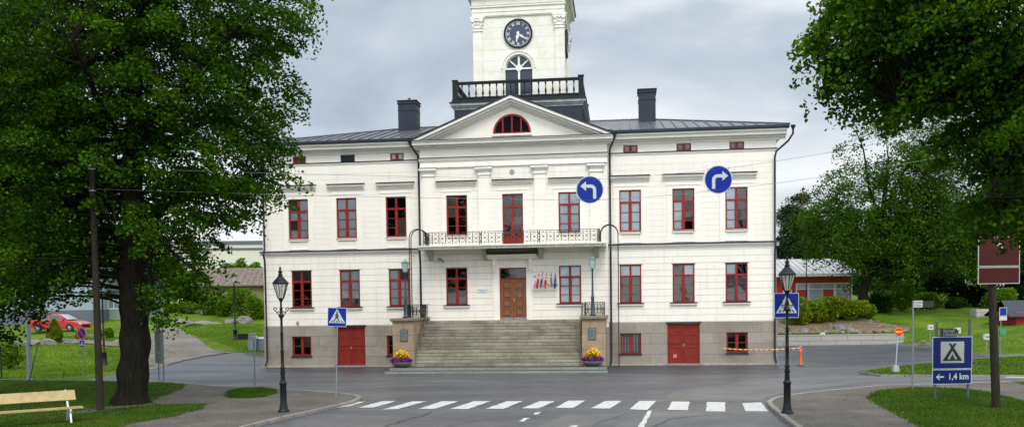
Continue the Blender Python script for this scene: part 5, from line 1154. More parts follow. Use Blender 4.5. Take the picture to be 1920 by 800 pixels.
def round_sign(px,py,Y,r,label,mirror):
    p=AT(px,py,Y); t=thing('turn_arrow_sign',label,'traffic sign',p,0,'round blue turn signs hung on the wires')
    mb=MB(); mb.disc(0,0,r,0,.02,48,0); mb.disc(0,0,r-.03,-.005,0,48,1); q=-1 if mirror else 1
    u=r*2; w_=.115*u
    def pp(pts): mb.poly([(x*q,z) for x,z in pts],-.012,-.005,2)
    # stem up, bend towards -x, head
    sx_=.17*u; pp([(sx_-w_/2,-.32*u),(sx_+w_/2,-.32*u),(sx_+w_/2,-.02*u),(sx_-w_/2,-.02*u)])
    R0=.09*u; cx=sx_-w_/2-R0; cz=-.02*u
    for k in range(8):
        a,b=k*PI/16,(k+1)*PI/16
        pp([(cx+R0*math.cos(a),cz+R0*math.sin(a)),(cx+(R0+w_)*math.cos(a),cz+(R0+w_)*math.sin(a)),(cx+(R0+w_)*math.cos(b),cz+(R0+w_)*math.sin(b)),(cx+R0*math.cos(b),cz+R0*math.sin(b))])
    pp([(cx,cz+R0),(cx,cz+R0+w_),(-.14*u,cz+R0+w_),(-.14*u,cz+R0)]); zc=cz+R0+w_/2; pp([(-.14*u,zc-.17*u),(-.14*u,zc+.17*u),(-.34*u,zc)])
    mb.build('sign_face',[signrim,signblue,signgrey],t)
    mb=MB(); 
    for x in (-.7,.7):
        for z in (-.68,.68): mb.tube([(x*r,.03,z*r),(x*r*1.05,.03,z*r*1.1+(.02 if z>0 else -.02))],.015,6)
    mb.box(-.7*r,.7*r,.02,.035,.60*r,.66*r); mb.box(-.7*r,.7*r,.02,.035,-.66*r,-.60*r); mb.build('wire_clamp',steel,t); return p
YS1,YS2=31.2,30.2
s1=round_sign(1106,355.5,YS1,.475,'round blue sign with a left-turning arrow hanging before the hall balcony',False)
s2=round_sign(1347,336.5,YS2,.47,'round blue sign with a right-turning arrow hanging before the right wing',True)
# camping sign
pL=G(1752,747.5,KZ); t=thing('camping_sign','large blue campsite sign with a black tent symbol on the right lawn','sign',pL,0)
Yc=pL.y; sc=Yc/FPX
def cl(px,py): a=AT(px,py,Yc); return (a.x-pL.x,a.z-KZ)
a=cl(1747,631); b=cl(1821,690); c=cl(1747,692); d=cl(1820,718.5)
w0,w1=a[0],b[0]; mb=MB(); mb.box(w0,w1,-.06,-.045,b[1],a[1],0); mb.box(w0+.02,w1-.02,-.064,-.06,b[1]+.02,a[1]-.02,1)
cx=(w0+w1)/2; cz=(a[1]+b[1])/2+.02; q=.39*(a[1]-b[1]); qx=q*.93; mb.box(cx-qx,cx+qx,-.068,-.064,cz-q*.85,cz+q*.85,2)
def T(pts,y=-.073): mb.poly([(cx+x*qx,cz+z*q) for x,z in pts],y,-.068,3)
T([(-.86,-.68),(-.5,-.68),(.34,.7),(.12,.7)]); T([(.86,-.68),(.5,-.68),(-.34,.7),(-.12,.7)],-.0735); T([(-.8,-.68),(.8,-.68),(.72,-.56),(-.72,-.56)],-.074); T([(-.22,-.56),(.22,-.56),(0,-.12)],-.0732)
mb.build('tent_panel',[signrim,signdark,mat('sign_field',(.34,.36,.33),.5),signblack],t)
mb=MB(); mb.box(w0,w1-.02,-.06,-.045,d[1],c[1],0); mb.box(w0+.02,w1-.04,-.064,-.06,d[1]+.02,c[1]-.02,1); zc=(c[1]+d[1])/2
text_into(mb,'1,4 km',.30,w0+.90,zc,-.067,2,sx=.88); mb.poly([(w0+.12,zc),(w0+.24,zc+.11),(w0+.27,zc+.11),(w0+.20,zc+.03),(w0+.40,zc+.03),(w0+.40,zc-.03),(w0+.20,zc-.03),(w0+.27,zc-.11),(w0+.24,zc-.11)],-.069,-.064,2)
mb.build('distance_panel',[signrim,signdark,signgrey],t)
for (bx_,top) in ((cl(1752.5,748)[0],cl(1757,603)[1]),(cl(1814,748)[0],cl(1815,597)[1])):
    mb=MB(); mb.tube([(bx_,.0,-.02),(bx_+.06,.0,top)],.045,10); mb.build('post',mat('dark_post',(.07,.085,.09),.5,var=.2),t)
tt=thing('direction_sign','small black arrow sign with pale bilingual lettering above the campsite sign','sign',(AT(1761,617,Yc).x,Yc-.06,AT(1761,630.5,Yc).z),0)
mb=MB(); W_,Hh=.64,.27; mb.poly([(0,0),(W_-.07,0),(W_,Hh/2),(W_-.07,Hh),(0,Hh)],-.02,0,0); mb.box(0,.05,-.024,-.02,0.0,Hh,2)
text_into(mb,'Simhall',.14,.1,Hh*.72,-.023,1,'LEFT'); text_into(mb,'Uimahalli',.14,.1,Hh*.28,-.023,1,'LEFT'); mb.build('arrow_board',[signblack,mat('dim_lettering',(.2,.21,.2),.6),mat('dark_brown_edge',(.03,.025,.02),.6)],tt)
mb=MB(); mb.box(-.1,.1,.005,.03,.0,.02); mb.box(-.1,.1,.005,.03,Hh-.0,Hh+.02); mb.build('bracket',iron,tt)
# street-name posts
def nameplate(loc,top,label,x0,x1,dark,lines,h=.26):
    t=thing('street_name_sign',label,'sign',loc,0); mb=MB(); mb.tube([(0,0,0),(0,0,top)],.035,8); mb.build('post',greypole,t)
    mb=MB(); mb.box(x0,x1,-.06,-.04,top-h,top,0); 
    for i,s in enumerate(lines): text_into(mb,s,.105,(x0+x1)/2,top-h*(.28+.45*i),-.064,1,sx=.85)
    mb.build('pale_plate',[mat('plate_pale',(.5,.5,.47),.6,var=.1),mat('plate_lettering',(.12,.12,.12),.6)],t)
    mb=MB(); mb.box(dark[0],dark[1],-.03,.0,top-h-.01,top-.02); mb.build('dark_plate',mat('dark_plate',(.012,.016,.018),.5),t)
g=G(478.5,722,KZ); nameplate(g,AT(478.5,624,g.y).z-KZ,'grey post with pale and dark street name plates by the small left grass patch',AT(466,629,g.y).x-g.x,AT(480.5,629,g.y).x-g.x,(AT(446,629,g.y).x-g.x,AT(466,629,g.y).x-g.x),['Skolgatan','Koulukatu'])
g=G(1711,727,KZ); nameplate(g,AT(1714,563,g.y).z-KZ,'tall grey post with a pale street name plate left of the campsite sign',0,AT(1731,0,g.y).x-AT(1714,0,g.y).x,(AT(1731,0,g.y).x-AT(1714,0,g.y).x,AT(1753,0,g.y).x-AT(1714,0,g.y).x),['Torggatan','Torikatu'])
# maroon sign on the right wooden pole
pr=G(1868,764,KZ); Yr=pr.y
def leanpole(p,top,r0,r1,label,rings=()):
    t=thing('wooden_pole',label,'pole',p,0); e=Vector(top)-Vector(p); mb=MB()
    P_=[Vector((0,0,-.05)).lerp(e,k/10) for k in range(11)]; mb.tube(P_,[r0+(r1-r0)*k/10 for k in range(11)],14); mb.build('shaft',polewood,t)
    mb=MB()
    for z in rings: q=e*(z/e.z); mb.lathe([(r1+.03,-.03),(r1+.03,.03)],q,12)
    if rings: mb.build('steel_band',steel,t)
    return t
topR=AT(1849,215,Yr); leanpole(pr,topR,.135,.09,'weathered wooden pole on the right lawn carrying the span wires',(topR.z-KZ-.35,topR.z-KZ-1.25))
sgn=thing('maroon_sign','square dark red road sign with pale edges half hidden by leaves on the right pole','sign',(AT(1868,515,Yr).x,Yr-.17,AT(0,558,Yr).z),0)
x0=AT(1828,0,Yr).x-AT(1868,0,Yr).x; x1=AT(1907,0,Yr).x-AT(1868,0,Yr).x; za=AT(0,470,Yr).z-AT(0,558,Yr).z; zb_=AT(0,526,Yr).z-AT(0,558,Yr).z
for a,b,n_ in ((zb_+.01,za,'upper_panel'),(0,zb_-.01,'lower_panel')):
    mb=MB(); mb.box(x0,x1,0,.02,a,b,0); mb.box(x0+.025,x1-.025,-.004,0,a+.025,b-.025,1)
    if n_=='upper_panel': mb.poly([(-.08,a+(b-a)*.66),(-.02,a+(b-a)*.62),(.02,a+(b-a)*.55),(.1,a+(b-a)*.6),(.09,a+(b-a)*.72),(.02,a+(b-a)*.8),(-.05,a+(b-a)*.76)],-.008,-.004,0)
    mb.build(n_,[mat('pale_rim',(.42,.44,.42),.5),brownred],sgn)
pl_=G(188,768,KZ); topL=AT(172,303,pl_.y); leanpole(pl_,topL,.13,.095,'dark weathered wooden pole leaning slightly on the left lawn beside the big tree',(topL.z-KZ-.25,topL.z-KZ-1.0))
# span wires
def wire(pts,label,sag):
    P_=[]; 
    for a,b,s in zip(pts[:-1],pts[1:],sag):
        for k in range(16): t=k/16; q=Vector(a).lerp(Vector(b),t); q.z-=4*s*t*(1-t); P_.append(q)
    P_.append(Vector(pts[-1])); mb=MB(); mb.tube(P_,.006,5); o=mb.build('span_wire',mat('wire_steel',(.2,.23,.24),.5,metal=.5)); tag(o,label,'wire')
wire([AT(174,314,pl_.y),AT(1089,336,YS1),AT(1124,336,YS1),AT(1330,319,YS2),AT(1364,315,YS2),AT(1850,226,Yr)],'upper steel wire spanning from the left pole over both round signs',[.05,0,.02,0,.1])
wire([AT(175.5,354,pl_.y),AT(1089,375,YS1),AT(1124,375,YS1),AT(1330,358.5,YS2),AT(1364,354,YS2),AT(1852,277,Yr)],'lower steel wire spanning under both round signs between the wooden poles',[.05,0,.02,0,.1])

# ------------------------------------------------------------------ bench
def bench():
    a=G(2,796,KZ); b=G(134,792,KZ); e=(b-a); L_=2.75; ang=math.atan2(.62,1.0)*.78
    t=thing('park_bench','cream plank park bench with white cast legs on the near left lawn','bench',b+Matrix.Rotation(R(34),3,'Z')@Vector((.25,.46,0)),R(34))
    def leg(x):
        mb=MB()
        def tb(p,r): mb.tube([(x,q[0],q[1]) for q in p],r,8)
        tb([(-.46,0),(-.40,.10),(-.37,.25),(-.30,.36),(-.18,.41)],.032)      # front leg
        tb([(.38,0),(.28,.12),(.17,.28),(.10,.40)],.03)                        # rear leg
        tb([(-.42,.405),(-.2,.42),(.0,.40),(.1,.42),(.17,.50),(.27,.62),(.42,.80),(.52,.92)],.03); mb.lathe([(.0,-.05),(.05,0),(.0,.05)],(x,.53,.93),8); mb.lathe([(.0,-.045),(.045,0),(.0,.045)],(x,-.44,.385),8)  # seat and back support
        for q in ((-.3,.36),(.1,.36)): mb.lathe([(.0,-.03),(.03,0),(.0,.03)],(x,*q),8)
        mb.build('leg',whitepaint,t)
    leg(-.25); leg(-2.45); 
    mb=MB(); mb.add([(v[0],v[1],v[2]) for v in MB().box(-L_,.12,-.44,.04,.43,.465).v],MB().box(0,1,0,1,0,1).f); 
    mb.build('seat',benchpaint,t)
    mb=MB(); bb=MB().box(-L_,-.0,-.19,.19,-.016,.016); rot=Matrix.Rotation(R(50),3,'X'); mb.add([tuple(rot@Vector(v)+Vector((0,.36,.80))) for v in bb.v],bb.f); mb.build('backrest',benchpaint,t)
    return t
bench()
g=G(36,768,KZ); t=thing('leaning_rod','thin black rod leaning over the lawn beside the cream bench','rod',g,0); mb=MB(); e=AT(72,640,g.y+1.0)-g; mb.tube([(0,0,-.02),tuple(e*.5+Vector((.06,0,0))),tuple(e)],[.028,.018,.01],6); mb.build('rod',iron,t)
# ------------------------------------------------------------------ far left
g=GT(55,711); t=thing('grey_mast','tall plain grey steel mast rising into the leaves at far left','pole',g,0); mb=MB(); top=AT(48,420,g.y)-g; mb.tube([(0,0,-.05),tuple(top)],[.12,.09],12); mb.build('shaft',greypole,t); mb=MB(); mb.lathe([(.17,0),(.17,.03),(.13,.05)],n=12); mb.build('base_flange',greypole,t)
g=GT(3,713); t=thing('thin_post','thin dark post at the left edge of the picture in front of the bush','post',g,0); mb=MB(); mb.tube([(0,0,0),(0,0,1.75)],.035,8); mb.build('shaft',iron,t); mb=MB(); mb.lathe([(.04,1.75),(.05,1.78),(.0,1.83)],n=8); mb.build('cap',iron,t)
g=GT(157,709); t=thing('no_parking_sign','round no-parking sign with a small crossing plate below, on the far left lawn','traffic sign',g,0)
Yn=g.y; s_=Yn/FPX; mb=MB(); h=AT(0,640,Yn).z-g.z; mb.tube([(0,0,0),(0,0,AT(0,618,Yn).z-g.z)],.03,8); mb.build('post',greypole,t)
cz=AT(0,626.5,Yn).z-g.z; mb=MB(); rr=12*s_
for pts,m,y0,y1 in (([(9.2,12)],0,-.06,-.045),([(8.8,11.6)],1,-.064,-.06),([(6.6,8.9)],2,-.068,-.064)):
    a_,b_=pts[0]; mb.poly([(a_*s_*math.cos(2*PI*k/36),cz+b_*s_*math.sin(2*PI*k/36)) for k in range(36)],y0,y1,m)
mb.bar((-5*s_,cz+7*s_),(5*s_,cz-7*s_),1.7*s_,-.072,-.068,1); mb.build('round_plate',[signgrey,signred,signblue],t)
cz2=AT(0,646,Yn).z-g.z; mb=MB(); mb.box(-4.5*s_,4.5*s_,-.06,-.045,cz2-6.5*s_,cz2+7*s_,0); mb.box(-4.1*s_,4.1*s_,-.064,-.06,cz2-6*s_,cz2+6.6*s_,1); mb.poly([(-3.6*s_,cz2-3.4*s_),(3.6*s_,cz2-3.4*s_),(0,cz2+5.4*s_)],-.068,-.064,0); mb.poly([(-.5*s_,cz2+2.4*s_),(.5*s_,cz2+2.4*s_),(.7*s_,cz2-.3*s_),(1.3*s_,cz2-3*s_),(.4*s_,cz2-3*s_),(0,cz2-1*s_),(-.8*s_,cz2-3*s_),(-1.6*s_,cz2-3*s_),(-.5*s_,cz2-.4*s_)],-.071,-.068,2); mb.build('crossing_plate',[signgrey,signblue,signblack],t)
def park_lamp(g,h,label,group='slim park lamps in the distance'):
    t=thing('park_lamp',label,'street lamp',g,0,group); mb=MB(); mb.lathe([(.22,0),(.2,.08),(.16,.12),(.15,.75),(.18,.8),(.07,.86),(.06,1.5),(.075,1.55),(.05,1.6),(.045,h-.6),(.07,h-.55)],n=10); mb.build('post',iron,t)
    mb=MB(); mb.lathe([(.1,h-.55),(.17,h-.1)],n=4,smooth=False); mb.build('lantern_glass',mat('milky_lamp_glass',(.34,.46,.44),.25),t); mb=MB(); mb.lathe([(.22,h-.1),(.2,h-.07),(.06,h+.07),(.05,h+.12),(0,h+.18)],n=4,smooth=False); mb.build('lantern_roof',iron,t); return t
g=GT(196,684); park_lamp(g,5.0,'slim dark park lamp on the left lawn between the wooden pole and the big tree')
g=GT(441.5,638); park_lamp(g,5.0,'slim dark park lamp on the grass slope left of the town hall')
# notice board seen from the side
g=G(299,715,0); t=thing('notice_board','greenish notice board on two posts standing right of the big tree','notice board',g,R(-58)); k=g.y/FPX; mb=MB(); zt=AT(0,626,g.y).z; zb_=AT(0,684,g.y).z
mb.box(-.62,.62,-.05,.05,zb_,zt,0)
for i in range(13): mb.box(-.6+i*.1,-.59+i*.1,-.056,-.05,zb_+.03,zt-.03,0)
mb.box(-.64,.64,-.06,.06,zb_+.5,zb_+.54,1); mb.build('board',[mat('board_green',(.11,.14,.12),.6,var=.1),greypole],t)
mb=MB(); mb.box(-.66,.66,-.12,.12,zt+.0,zt+.06); mb.box(-.3,.3,-.04,.04,zt+.06,zt+.34); mb.build('header',mat('board_brown',(.10,.075,.06),.7,var=.2),t)
for x in (-.6,.6): mb=MB(); mb.tube([(x,.1,0),(x,.1,zt+.5)],.035,8); mb.build('post',greypole,t)
# wheelie bins
def bin_(px,py,w_,label):
    g=GT(px,py); t=thing('waste_bin',label,'waste bin',g,R(5),'grey waste bins by the wall'); mb=MB(); mb.add([(-w_/2+.05,-.35,0),(w_/2-.05,-.35,0),(w_/2-.05,.35,0),(-w_/2+.05,.35,0),(-w_/2,-.4,.85),(w_/2,-.4,.85),(w_/2,.4,.85),(-w_/2,.4,.85)],[(0,3,2,1),(4,5,6,7),(0,1,5,4),(1,2,6,5),(2,3,7,6),(3,0,4,7)]); mb.build('body',mat('bin_plastic',(.17,.21,.25),.45),t)
    mb=MB(); mb.prof([(-.46,.86),(.42,.86),(.42,.95),(.0,1.0),(-.42,.93)],-w_/2-.03,w_/2+.03); mb.build('lid',mat('bin_lid',(.3,.35,.4),.35),t); mb=MB(); 
    for x in (-w_/2+.1,w_/2-.1): mb.tube([(x-.04,.3,.1),(x+.04,.3,.1)],.1,12)
    mb.build('wheel',iron,t)
bin_(475,656,.62,'left one of the grey waste bins beside the hall corner'); bin_(489,657,.62,'right one of the grey waste bins touching the hall corner')

# houses
corr_blue=mat('grey_blue_cladding',(.27,.33,.38),.5,var=.06,vscale=2); 
def house(name,label,loc,rz,w_,d,h,rh,wm,rm,group=None,over=.4,wins=(),ridge='x',wcol=None,trim=None,ribs=0,plinth=None,cat='house',hipoff=0,corner=True):
    t=thing(name,label,cat,loc,rz,group); mb=MB(); mb.box(-w_/2,w_/2,0,d,-1,h)
    if ridge=='x' and not hipoff:
        for s in (-1,1): mb.add([(s*w_/2,0,h),(s*w_/2,d,h),(s*w_/2,d/2,h+rh)],[(0,1,2)])
    if ridge=='y': mb.add([(-w_/2,0,h),(w_/2,0,h),(0,0,h+rh)],[(0,1,2)])
    if ribs:
        x=-w_/2+ribs
        while x<w_/2: mb.box(x-.02,x+.02,-.025,0,.3,h); x+=ribs
    mb.build('wall',wm,t); mb=MB(); o=over
    if ridge=='x':
        for s in (0,1):
            y0,y1=(-o,d/2) if s==0 else (d+o,d/2); z0,z1=h-rh*o/(d/2),h+rh
            mb.add([(-w_/2-o,y0,z0),(w_/2+o,y0,z0),(w_/2+o-hipoff,y1,z1),(-w_/2-o+hipoff,y1,z1),(-w_/2-o,y0,z0+.12),(w_/2+o,y0,z0+.12),(w_/2+o-hipoff,y1,z1+.12),(-w_/2-o+hipoff,y1,z1+.12)],[(0,1,2,3),(7,6,5,4),(0,4,5,1),(1,5,6,2),(3,7,4,0)])
        x=-w_/2
        while x<w_/2: 
            z0=h-rh*o/(d/2)+.125; mb.add([(x-.02,-o,z0),(x+.02,-o,z0),(x+.02,d/2,h+rh+.125),(x-.02,d/2,h+rh+.125),(x,-o,z0+.05),(x,d/2,h+rh+.175)],[(0,1,4),(0,4,5,3),(1,2,5,4)]); x+=.6
    else:
        for s in (-1,1):
            x0,x1=s*(w_/2+o),0; z0,z1=h-rh*o/(w_/2),h+rh
            mb.add([(x0,-o,z0),(x1,-o,z1),(x1,d+o,z1),(x0,d+o,z0),(x0,-o,z0+.12),(x1,-o,z1+.12),(x1,d+o,z1+.12),(x0,d+o,z0+.12)],[(0,1,2,3),(7,6,5,4),(0,4,5,1),(0,3,7,4)])
    mb.build('roof',rm,t)
    tm=trim or whitepaint
    if corner:
        mb=MB()
        for x in (-w_/2,w_/2): mb.box(x-.09,x+.09,-.05,.12,0,h)
        mb.box(-w_/2+.09,w_/2-.09,-.04,0,h-.22,h); mb.build('corner_board',tm,t)
    for (x,z,ww,hh,np_) in wins:
        mb=MB(); f=.1; mb.box(x-ww/2-f,x+ww/2+f,-.06,0,z+hh,z+hh+f); mb.box(x-ww/2-f,x+ww/2+f,-.06,0,z-f,z); mb.box(x-ww/2-f,x-ww/2,-.06,0,z,z+hh); mb.box(x+ww/2,x+ww/2+f,-.06,0,z,z+hh)
        for k in range(1,np_): mb.box(x-ww/2+ww*k/np_-.03,x-ww/2+ww*k/np_+.03,-.05,0,z,z+hh)
        mb.box(x-ww/2,x+ww/2,-.05,0,z+hh*.62,z+hh*.62+.05)
        wn=mb.build('window',tm,t); mb=MB(); mb.box(x-ww/2,x+ww/2,-.02,.0,z,z+hh); mb.build('pane',mat('far_pane',(.16,.2,.23),.15),wn)
    if plinth: mb=MB(); mb.box(-w_/2-.06,w_/2+.06,-.08,d+.05,-1,plinth); mb.build('foundation',mat('grey_foundation',(.1,.11,.13),.8),t)
    return t
# far left: long grey-blue building behind the red car
p=AT(10,600,84); house('house','long grey-blue corrugated building behind the red car',(p.x-4,84,H(p.x,84)),R(3),24,9,4.7,1.3,corr_blue,roofm,wins=[(-2.5,1.9,1.6,1.3,2),(2.5,2.7,1.4,1.1,2),(6.5,2.7,1.4,1.1,2)],ribs=.35,plinth=1.3,corner=True)
p=AT(190,600,88); house('house','small grey-green wooden house between the blue building and the big tree',(p.x,88,H(p.x,88)),R(-3),7,6,3.0,1.8,mat('grey_green_boards',(.22,.28,.23),.7,var=.08),roofm,wins=[(1.3,1.1,1.0,1.1,2),(-2,1.1,1.0,1.1,2)],ribs=.3)
# olive wooden house left of the hall, pale block behind it
p=AT(470,600,96); z=H(p.x,96); zt=AT(465,530,96).z-z; house('house','olive green wooden house with a mossy brown roof left of the town hall',(p.x+1.5,96,z),R(4),13,7,zt-.1,1.7,mat('olive_boards',(.17,.17,.05),.75,var=.12),mat('old_brown_roof',(.14,.11,.09),.9,var=.3,vscale=3,bump=.3),wins=[(-2.6,zt-3.1,1.9,1.9,3),(2.5,zt-3.1,1.3,1.8,2)],ribs=.3,over=.5)
p=AT(470,560,150); z=H(p.x,150); zt=AT(465,451,150).z-z
t=thing('apartment_building','pale cream flat-roofed building rising far behind the olive house','building',(p.x-4,150,z),R(4)); mb=MB(); mb.box(-9,14,0,12,-1,zt-.5); mb.build('wall',mat('cream_render',(.56,.54,.46),.8,var=.04),t); mb=MB(); mb.box(-9.2,14.2,-.2,12.2,zt-.5,zt); mb.box(-9.05,14.05,-.1,12.1,zt-1.5,zt-1.15); mb.build('roof',mat('dark_parapet',(.09,.1,.12),.5),t)
# red house on the right behind the hedge
p=AT(1535,560,94); z=H(p.x,94)-.2
def hz(py): return AT(1535,py,94).z-z
xr=AT(1597,0,94).x; x_l=AT(1380,0,94).x; w_=xr-x_l; t=thing('red_house','low red wooden building with white-framed windows and a pale metal roof behind the hedge','building',((xr+x_l)/2,94,z),-PHI*.4)
he=hz(512); mb=MB(); mb.box(-w_/2,w_/2,0,11,-1.5,he); x=-w_/2+.2
while x<w_/2: mb.box(x-.015,x+.015,-.02,0,0,he-.3); x+=.22
mb.build('wall',mat('falu_red_boards',(.48,.03,.02),.75,var=.12,vscale=3),t)
rt=hz(484)
mb=MB(); mb.add([(-w_/2-.6,-.9,he-.1),(w_/2+.6,-.9,he-.1),(w_/2+.6,6,rt+.2),(-w_/2-.6,6,rt+.2),(-w_/2-.6,12.5,he-.1),(w_/2+.6,12.5,he-.1)],[(0,1,2,3),(3,2,5,4)]); x=-w_/2-.5
while x<w_/2+.5: mb.add([(x-.02,-.9,he-.09),(x+.02,-.9,he-.09),(x+.02,6,rt+.21),(x-.02,6,rt+.21),(x,-.9,he-.02),(x,6,rt+.28)],[(0,1,4),(0,4,5,3),(1,2,5,4)]); x+=.62
mb.build('roof',mat('pale_tin_roof',(.42,.41,.41),.4,metal=.2,var=.12,vscale=1,stretch=(1,.2,1)),t); mb=MB(); mb.box(-w_/2-.62,w_/2+.62,-.96,-.9,he-.34,he-.06); mb.box(-w_/2-.05,w_/2+.05,-.9,0,he-.34,he-.28); mb.build('eaves_board',whitepaint,t)
z0_,z1_=hz(556),hz(532)
for i,(a,b,kind) in enumerate([(1470,1482,'w'),(1494,1514,'r'),(1517,1541,'w'),(1543,1563,'r2'),(1567,1590,'w')]):
    xa=AT(a,0,94).x-(xr+x_l)/2; xb=AT(b,0,94).x-(xr+x_l)/2
    mb=MB(); mb.box(xa-.1,xa,-.07,0,z0_-1.2,z1_+.1); mb.box(xb,xb+.1,-.07,0,z0_-1.2,z1_+.1); mb.box(xa,xb,-.07,0,z1_,z1_+.1); mb.box(xa,xb,-.06,0,(z0_+z1_)/2+.1,(z0_+z1_)/2+.18); wn=mb.build('window',whitepaint,t); mb=MB(); mb.box(xa,xb,-.03,0,z0_-1.2 if kind=='w' else (z0_+z1_)/2+.18,z1_); mb.build('pane',mat('sky_pane',(.28,.35,.38),.12),wn)
mb=MB(); mb.box(w_/2-.12,w_/2+.04,-.06,.1,-1,he-.3); mb.build('corner_board',whitepaint,t)
# red shed at far right
p=AT(1925,600,70); z=H(p.x,70); t=thing('shed','small dark red shed with a dark roof on stones at the right edge','shed',(p.x+1.2,70,z),R(-6)); zb_=AT(1915,610,70).z-z; zt=AT(1915,592,70).z-z
mb=MB(); mb.box(-1.9,3,0,4,zb_,zt+.3); mb.build('wall',mat('falu_red_boards',(.36,.028,.02),.75),t); mb=MB(); mb.add([(-2.6,-.5,zt-.0),(3.5,-.5,zt-.0),(3.5,2,zt+1.2),(-2.2,2,zt+1.2),(-2.6,-.5,zt-.1),(3.5,-.5,zt-.1),(3.5,4.5,zt-.05),(-2.6,4.5,zt-.05)],[(0,1,2,3),(4,5,1,0),(3,2,6,7),(4,7,6,5)]); mb.build('roof',navy,t); mb=MB(); mb.box(-2.0,3.1,-.1,4.1,-.5,zb_); mb.build('stone_footing',rockm,t)

# ------------------------------------------------------------------ red estate car
def car():
    g=AT(113,633,77); g.z=H(g.x,77)+.05
    t=thing('parked_car','red estate car parked behind boulders and a round bush at far left','car',g,R(-6)); redc=mat('car_red',(.48,.012,.02),.25,coat=1,spec=.5); Lh,Wd=2.35,.88
    # body side outline, extruded with tapered greenhouse
    low=[(-2.3,.35),(-2.36,.62),(-2.33,.85),(-2.28,.96),(1.0,.94),(1.75,.86),(2.15,.76),(2.33,.62),(2.36,.38),(2.28,.27),(1.95,.25),
         (1.84,.25)]
    def arch(cx,r=.36): return [(cx+r*math.cos(a),.3+r*math.sin(a)) for a in [PI*k/8 for k in range(9)]]
    bot=[(1.9,.27)]+arch(1.42)+[(-.95,.24)]+arch(-1.42)+[(-1.95,.3)]
    pts=[(-2.3,.35),(-2.36,.62),(-2.33,.85),(-2.28,.96),(1.0,.95),(1.7,.87),(2.12,.77),(2.32,.62),(2.36,.4),(2.28,.27)]+bot
    mb=MB(); n=len(pts); rows=[]
    for y,ins in ((-Wd,.04),(-Wd+.06,0),(Wd-.06,0),(Wd,.04)): rows.append([(p[0]*(1-ins*.3),y,p[1]-(ins if p[1]>.7 else 0)) for p in pts])
    v=[q for r_ in rows for q in r_]; f=[]
    for i in range(3):
        for k in range(n): f.append((i*n+k,(i+1)*n+k,(i+1)*n+(k+1)%n,i*n+(k+1)%n))
    f.append(tuple(range(n))); f.append(tuple(range(3*n,4*n))[::-1]); mb.add(v,f)
    mb.build('body',redc,t)
    gh=[(-2.25,.95),(-1.95,1.36),(-1.6,1.43),(-.2,1.47),(.35,1.42),(1.15,.95)]
    mb=MB(); m=len(gh); vv=[]
    for y,s in ((-1,1),(1,1)):
        for x,z in gh: vv.append((x,y*(Wd-.05-(z-.95)*.36),z))
    mb.add(vv,[tuple(range(m)),tuple(range(m,2*m))[::-1]]+[(k,m+k,m+(k+1)%m,(k+1)%m) for k in range(m)]); mb.build('roof',redc,t)
    cg=mat('car_glass',(.05,.07,.08),.05,spec=.8)
    for nm,poly_ in (('side_window',[(-2.08,1.0),(-1.86,1.31),(-1.45,1.37),(-1.4,1.0)]),('side_window',[(-1.33,1.0),(-1.38,1.37),(-.55,1.4),(-.5,1.0)]),('side_window',[(-.43,1.0),(-.48,1.4),(.25,1.37),(.9,1.0)])):
        for s in (-1,1):
            mb=MB(); o=.012; v0=[(x,s*(Wd-.05-(z-.95)*.36+o),z) for x,z in poly_]; v1=[(x,s*(Wd-.05-(z-.95)*.36-.02),z) for x,z in poly_]; mb.add(v0+v1,[(0,1,2,3),(7,6,5,4),(0,4,5,1),(1,5,6,2),(2,6,7,3),(3,7,4,0)]); mb.build(nm,cg,t)
    mb=MB(); mb.add([(1.12,-.74,.99),(1.12,.74,.99),(.42,.62,1.405),(.42,-.62,1.405)],[(0,1,2,3)]); mb.v=[(x+.03,y,z+.02) for x,y,z in mb.v]; mb.build('windscreen',mat('windscreen_glass',(.32,.38,.4),.1,spec=.8),t)
    for x in (-1.42,1.42):
        for s in (-1,1):
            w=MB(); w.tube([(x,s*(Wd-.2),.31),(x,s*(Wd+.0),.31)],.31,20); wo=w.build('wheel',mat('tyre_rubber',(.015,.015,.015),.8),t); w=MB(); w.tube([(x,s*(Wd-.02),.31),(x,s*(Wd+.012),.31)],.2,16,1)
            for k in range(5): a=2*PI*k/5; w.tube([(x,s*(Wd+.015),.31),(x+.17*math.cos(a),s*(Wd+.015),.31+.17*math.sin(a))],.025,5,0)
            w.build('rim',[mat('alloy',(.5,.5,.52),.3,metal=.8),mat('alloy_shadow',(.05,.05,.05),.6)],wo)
    for s in (-1,1):
        mb=MB(); mb.add([(2.05,s*.84,.60),(2.30,s*.70,.58),(2.24,s*.70,.72),(1.98,s*.83,.76)],[(0,1,2,3)]); mb.v=[(x+.06,y*1.04,z) for x,y,z in mb.v]; mb.build('headlight',mat('lamp_lens',(.55,.58,.6),.1),t)
        mb=MB(); mb.box(.75,.95,s*.9-.07,s*.9+.07,.98,1.1); mb.build('mirror',redc,t); mb=MB(); mb.box(-2.4,-2.3,s*.78-.08,s*.78+.08,.65,1.1); mb.build('tail_light',signred,t)
    mb=MB(); mb.box(2.33,2.4,-.5,.5,.38,.58); mb.build('grille',iron,t); mb=MB(); mb.box(-1.2,1.2,-.92,-.88,.28,.34); mb.build('side_trim',iron,t)
car()

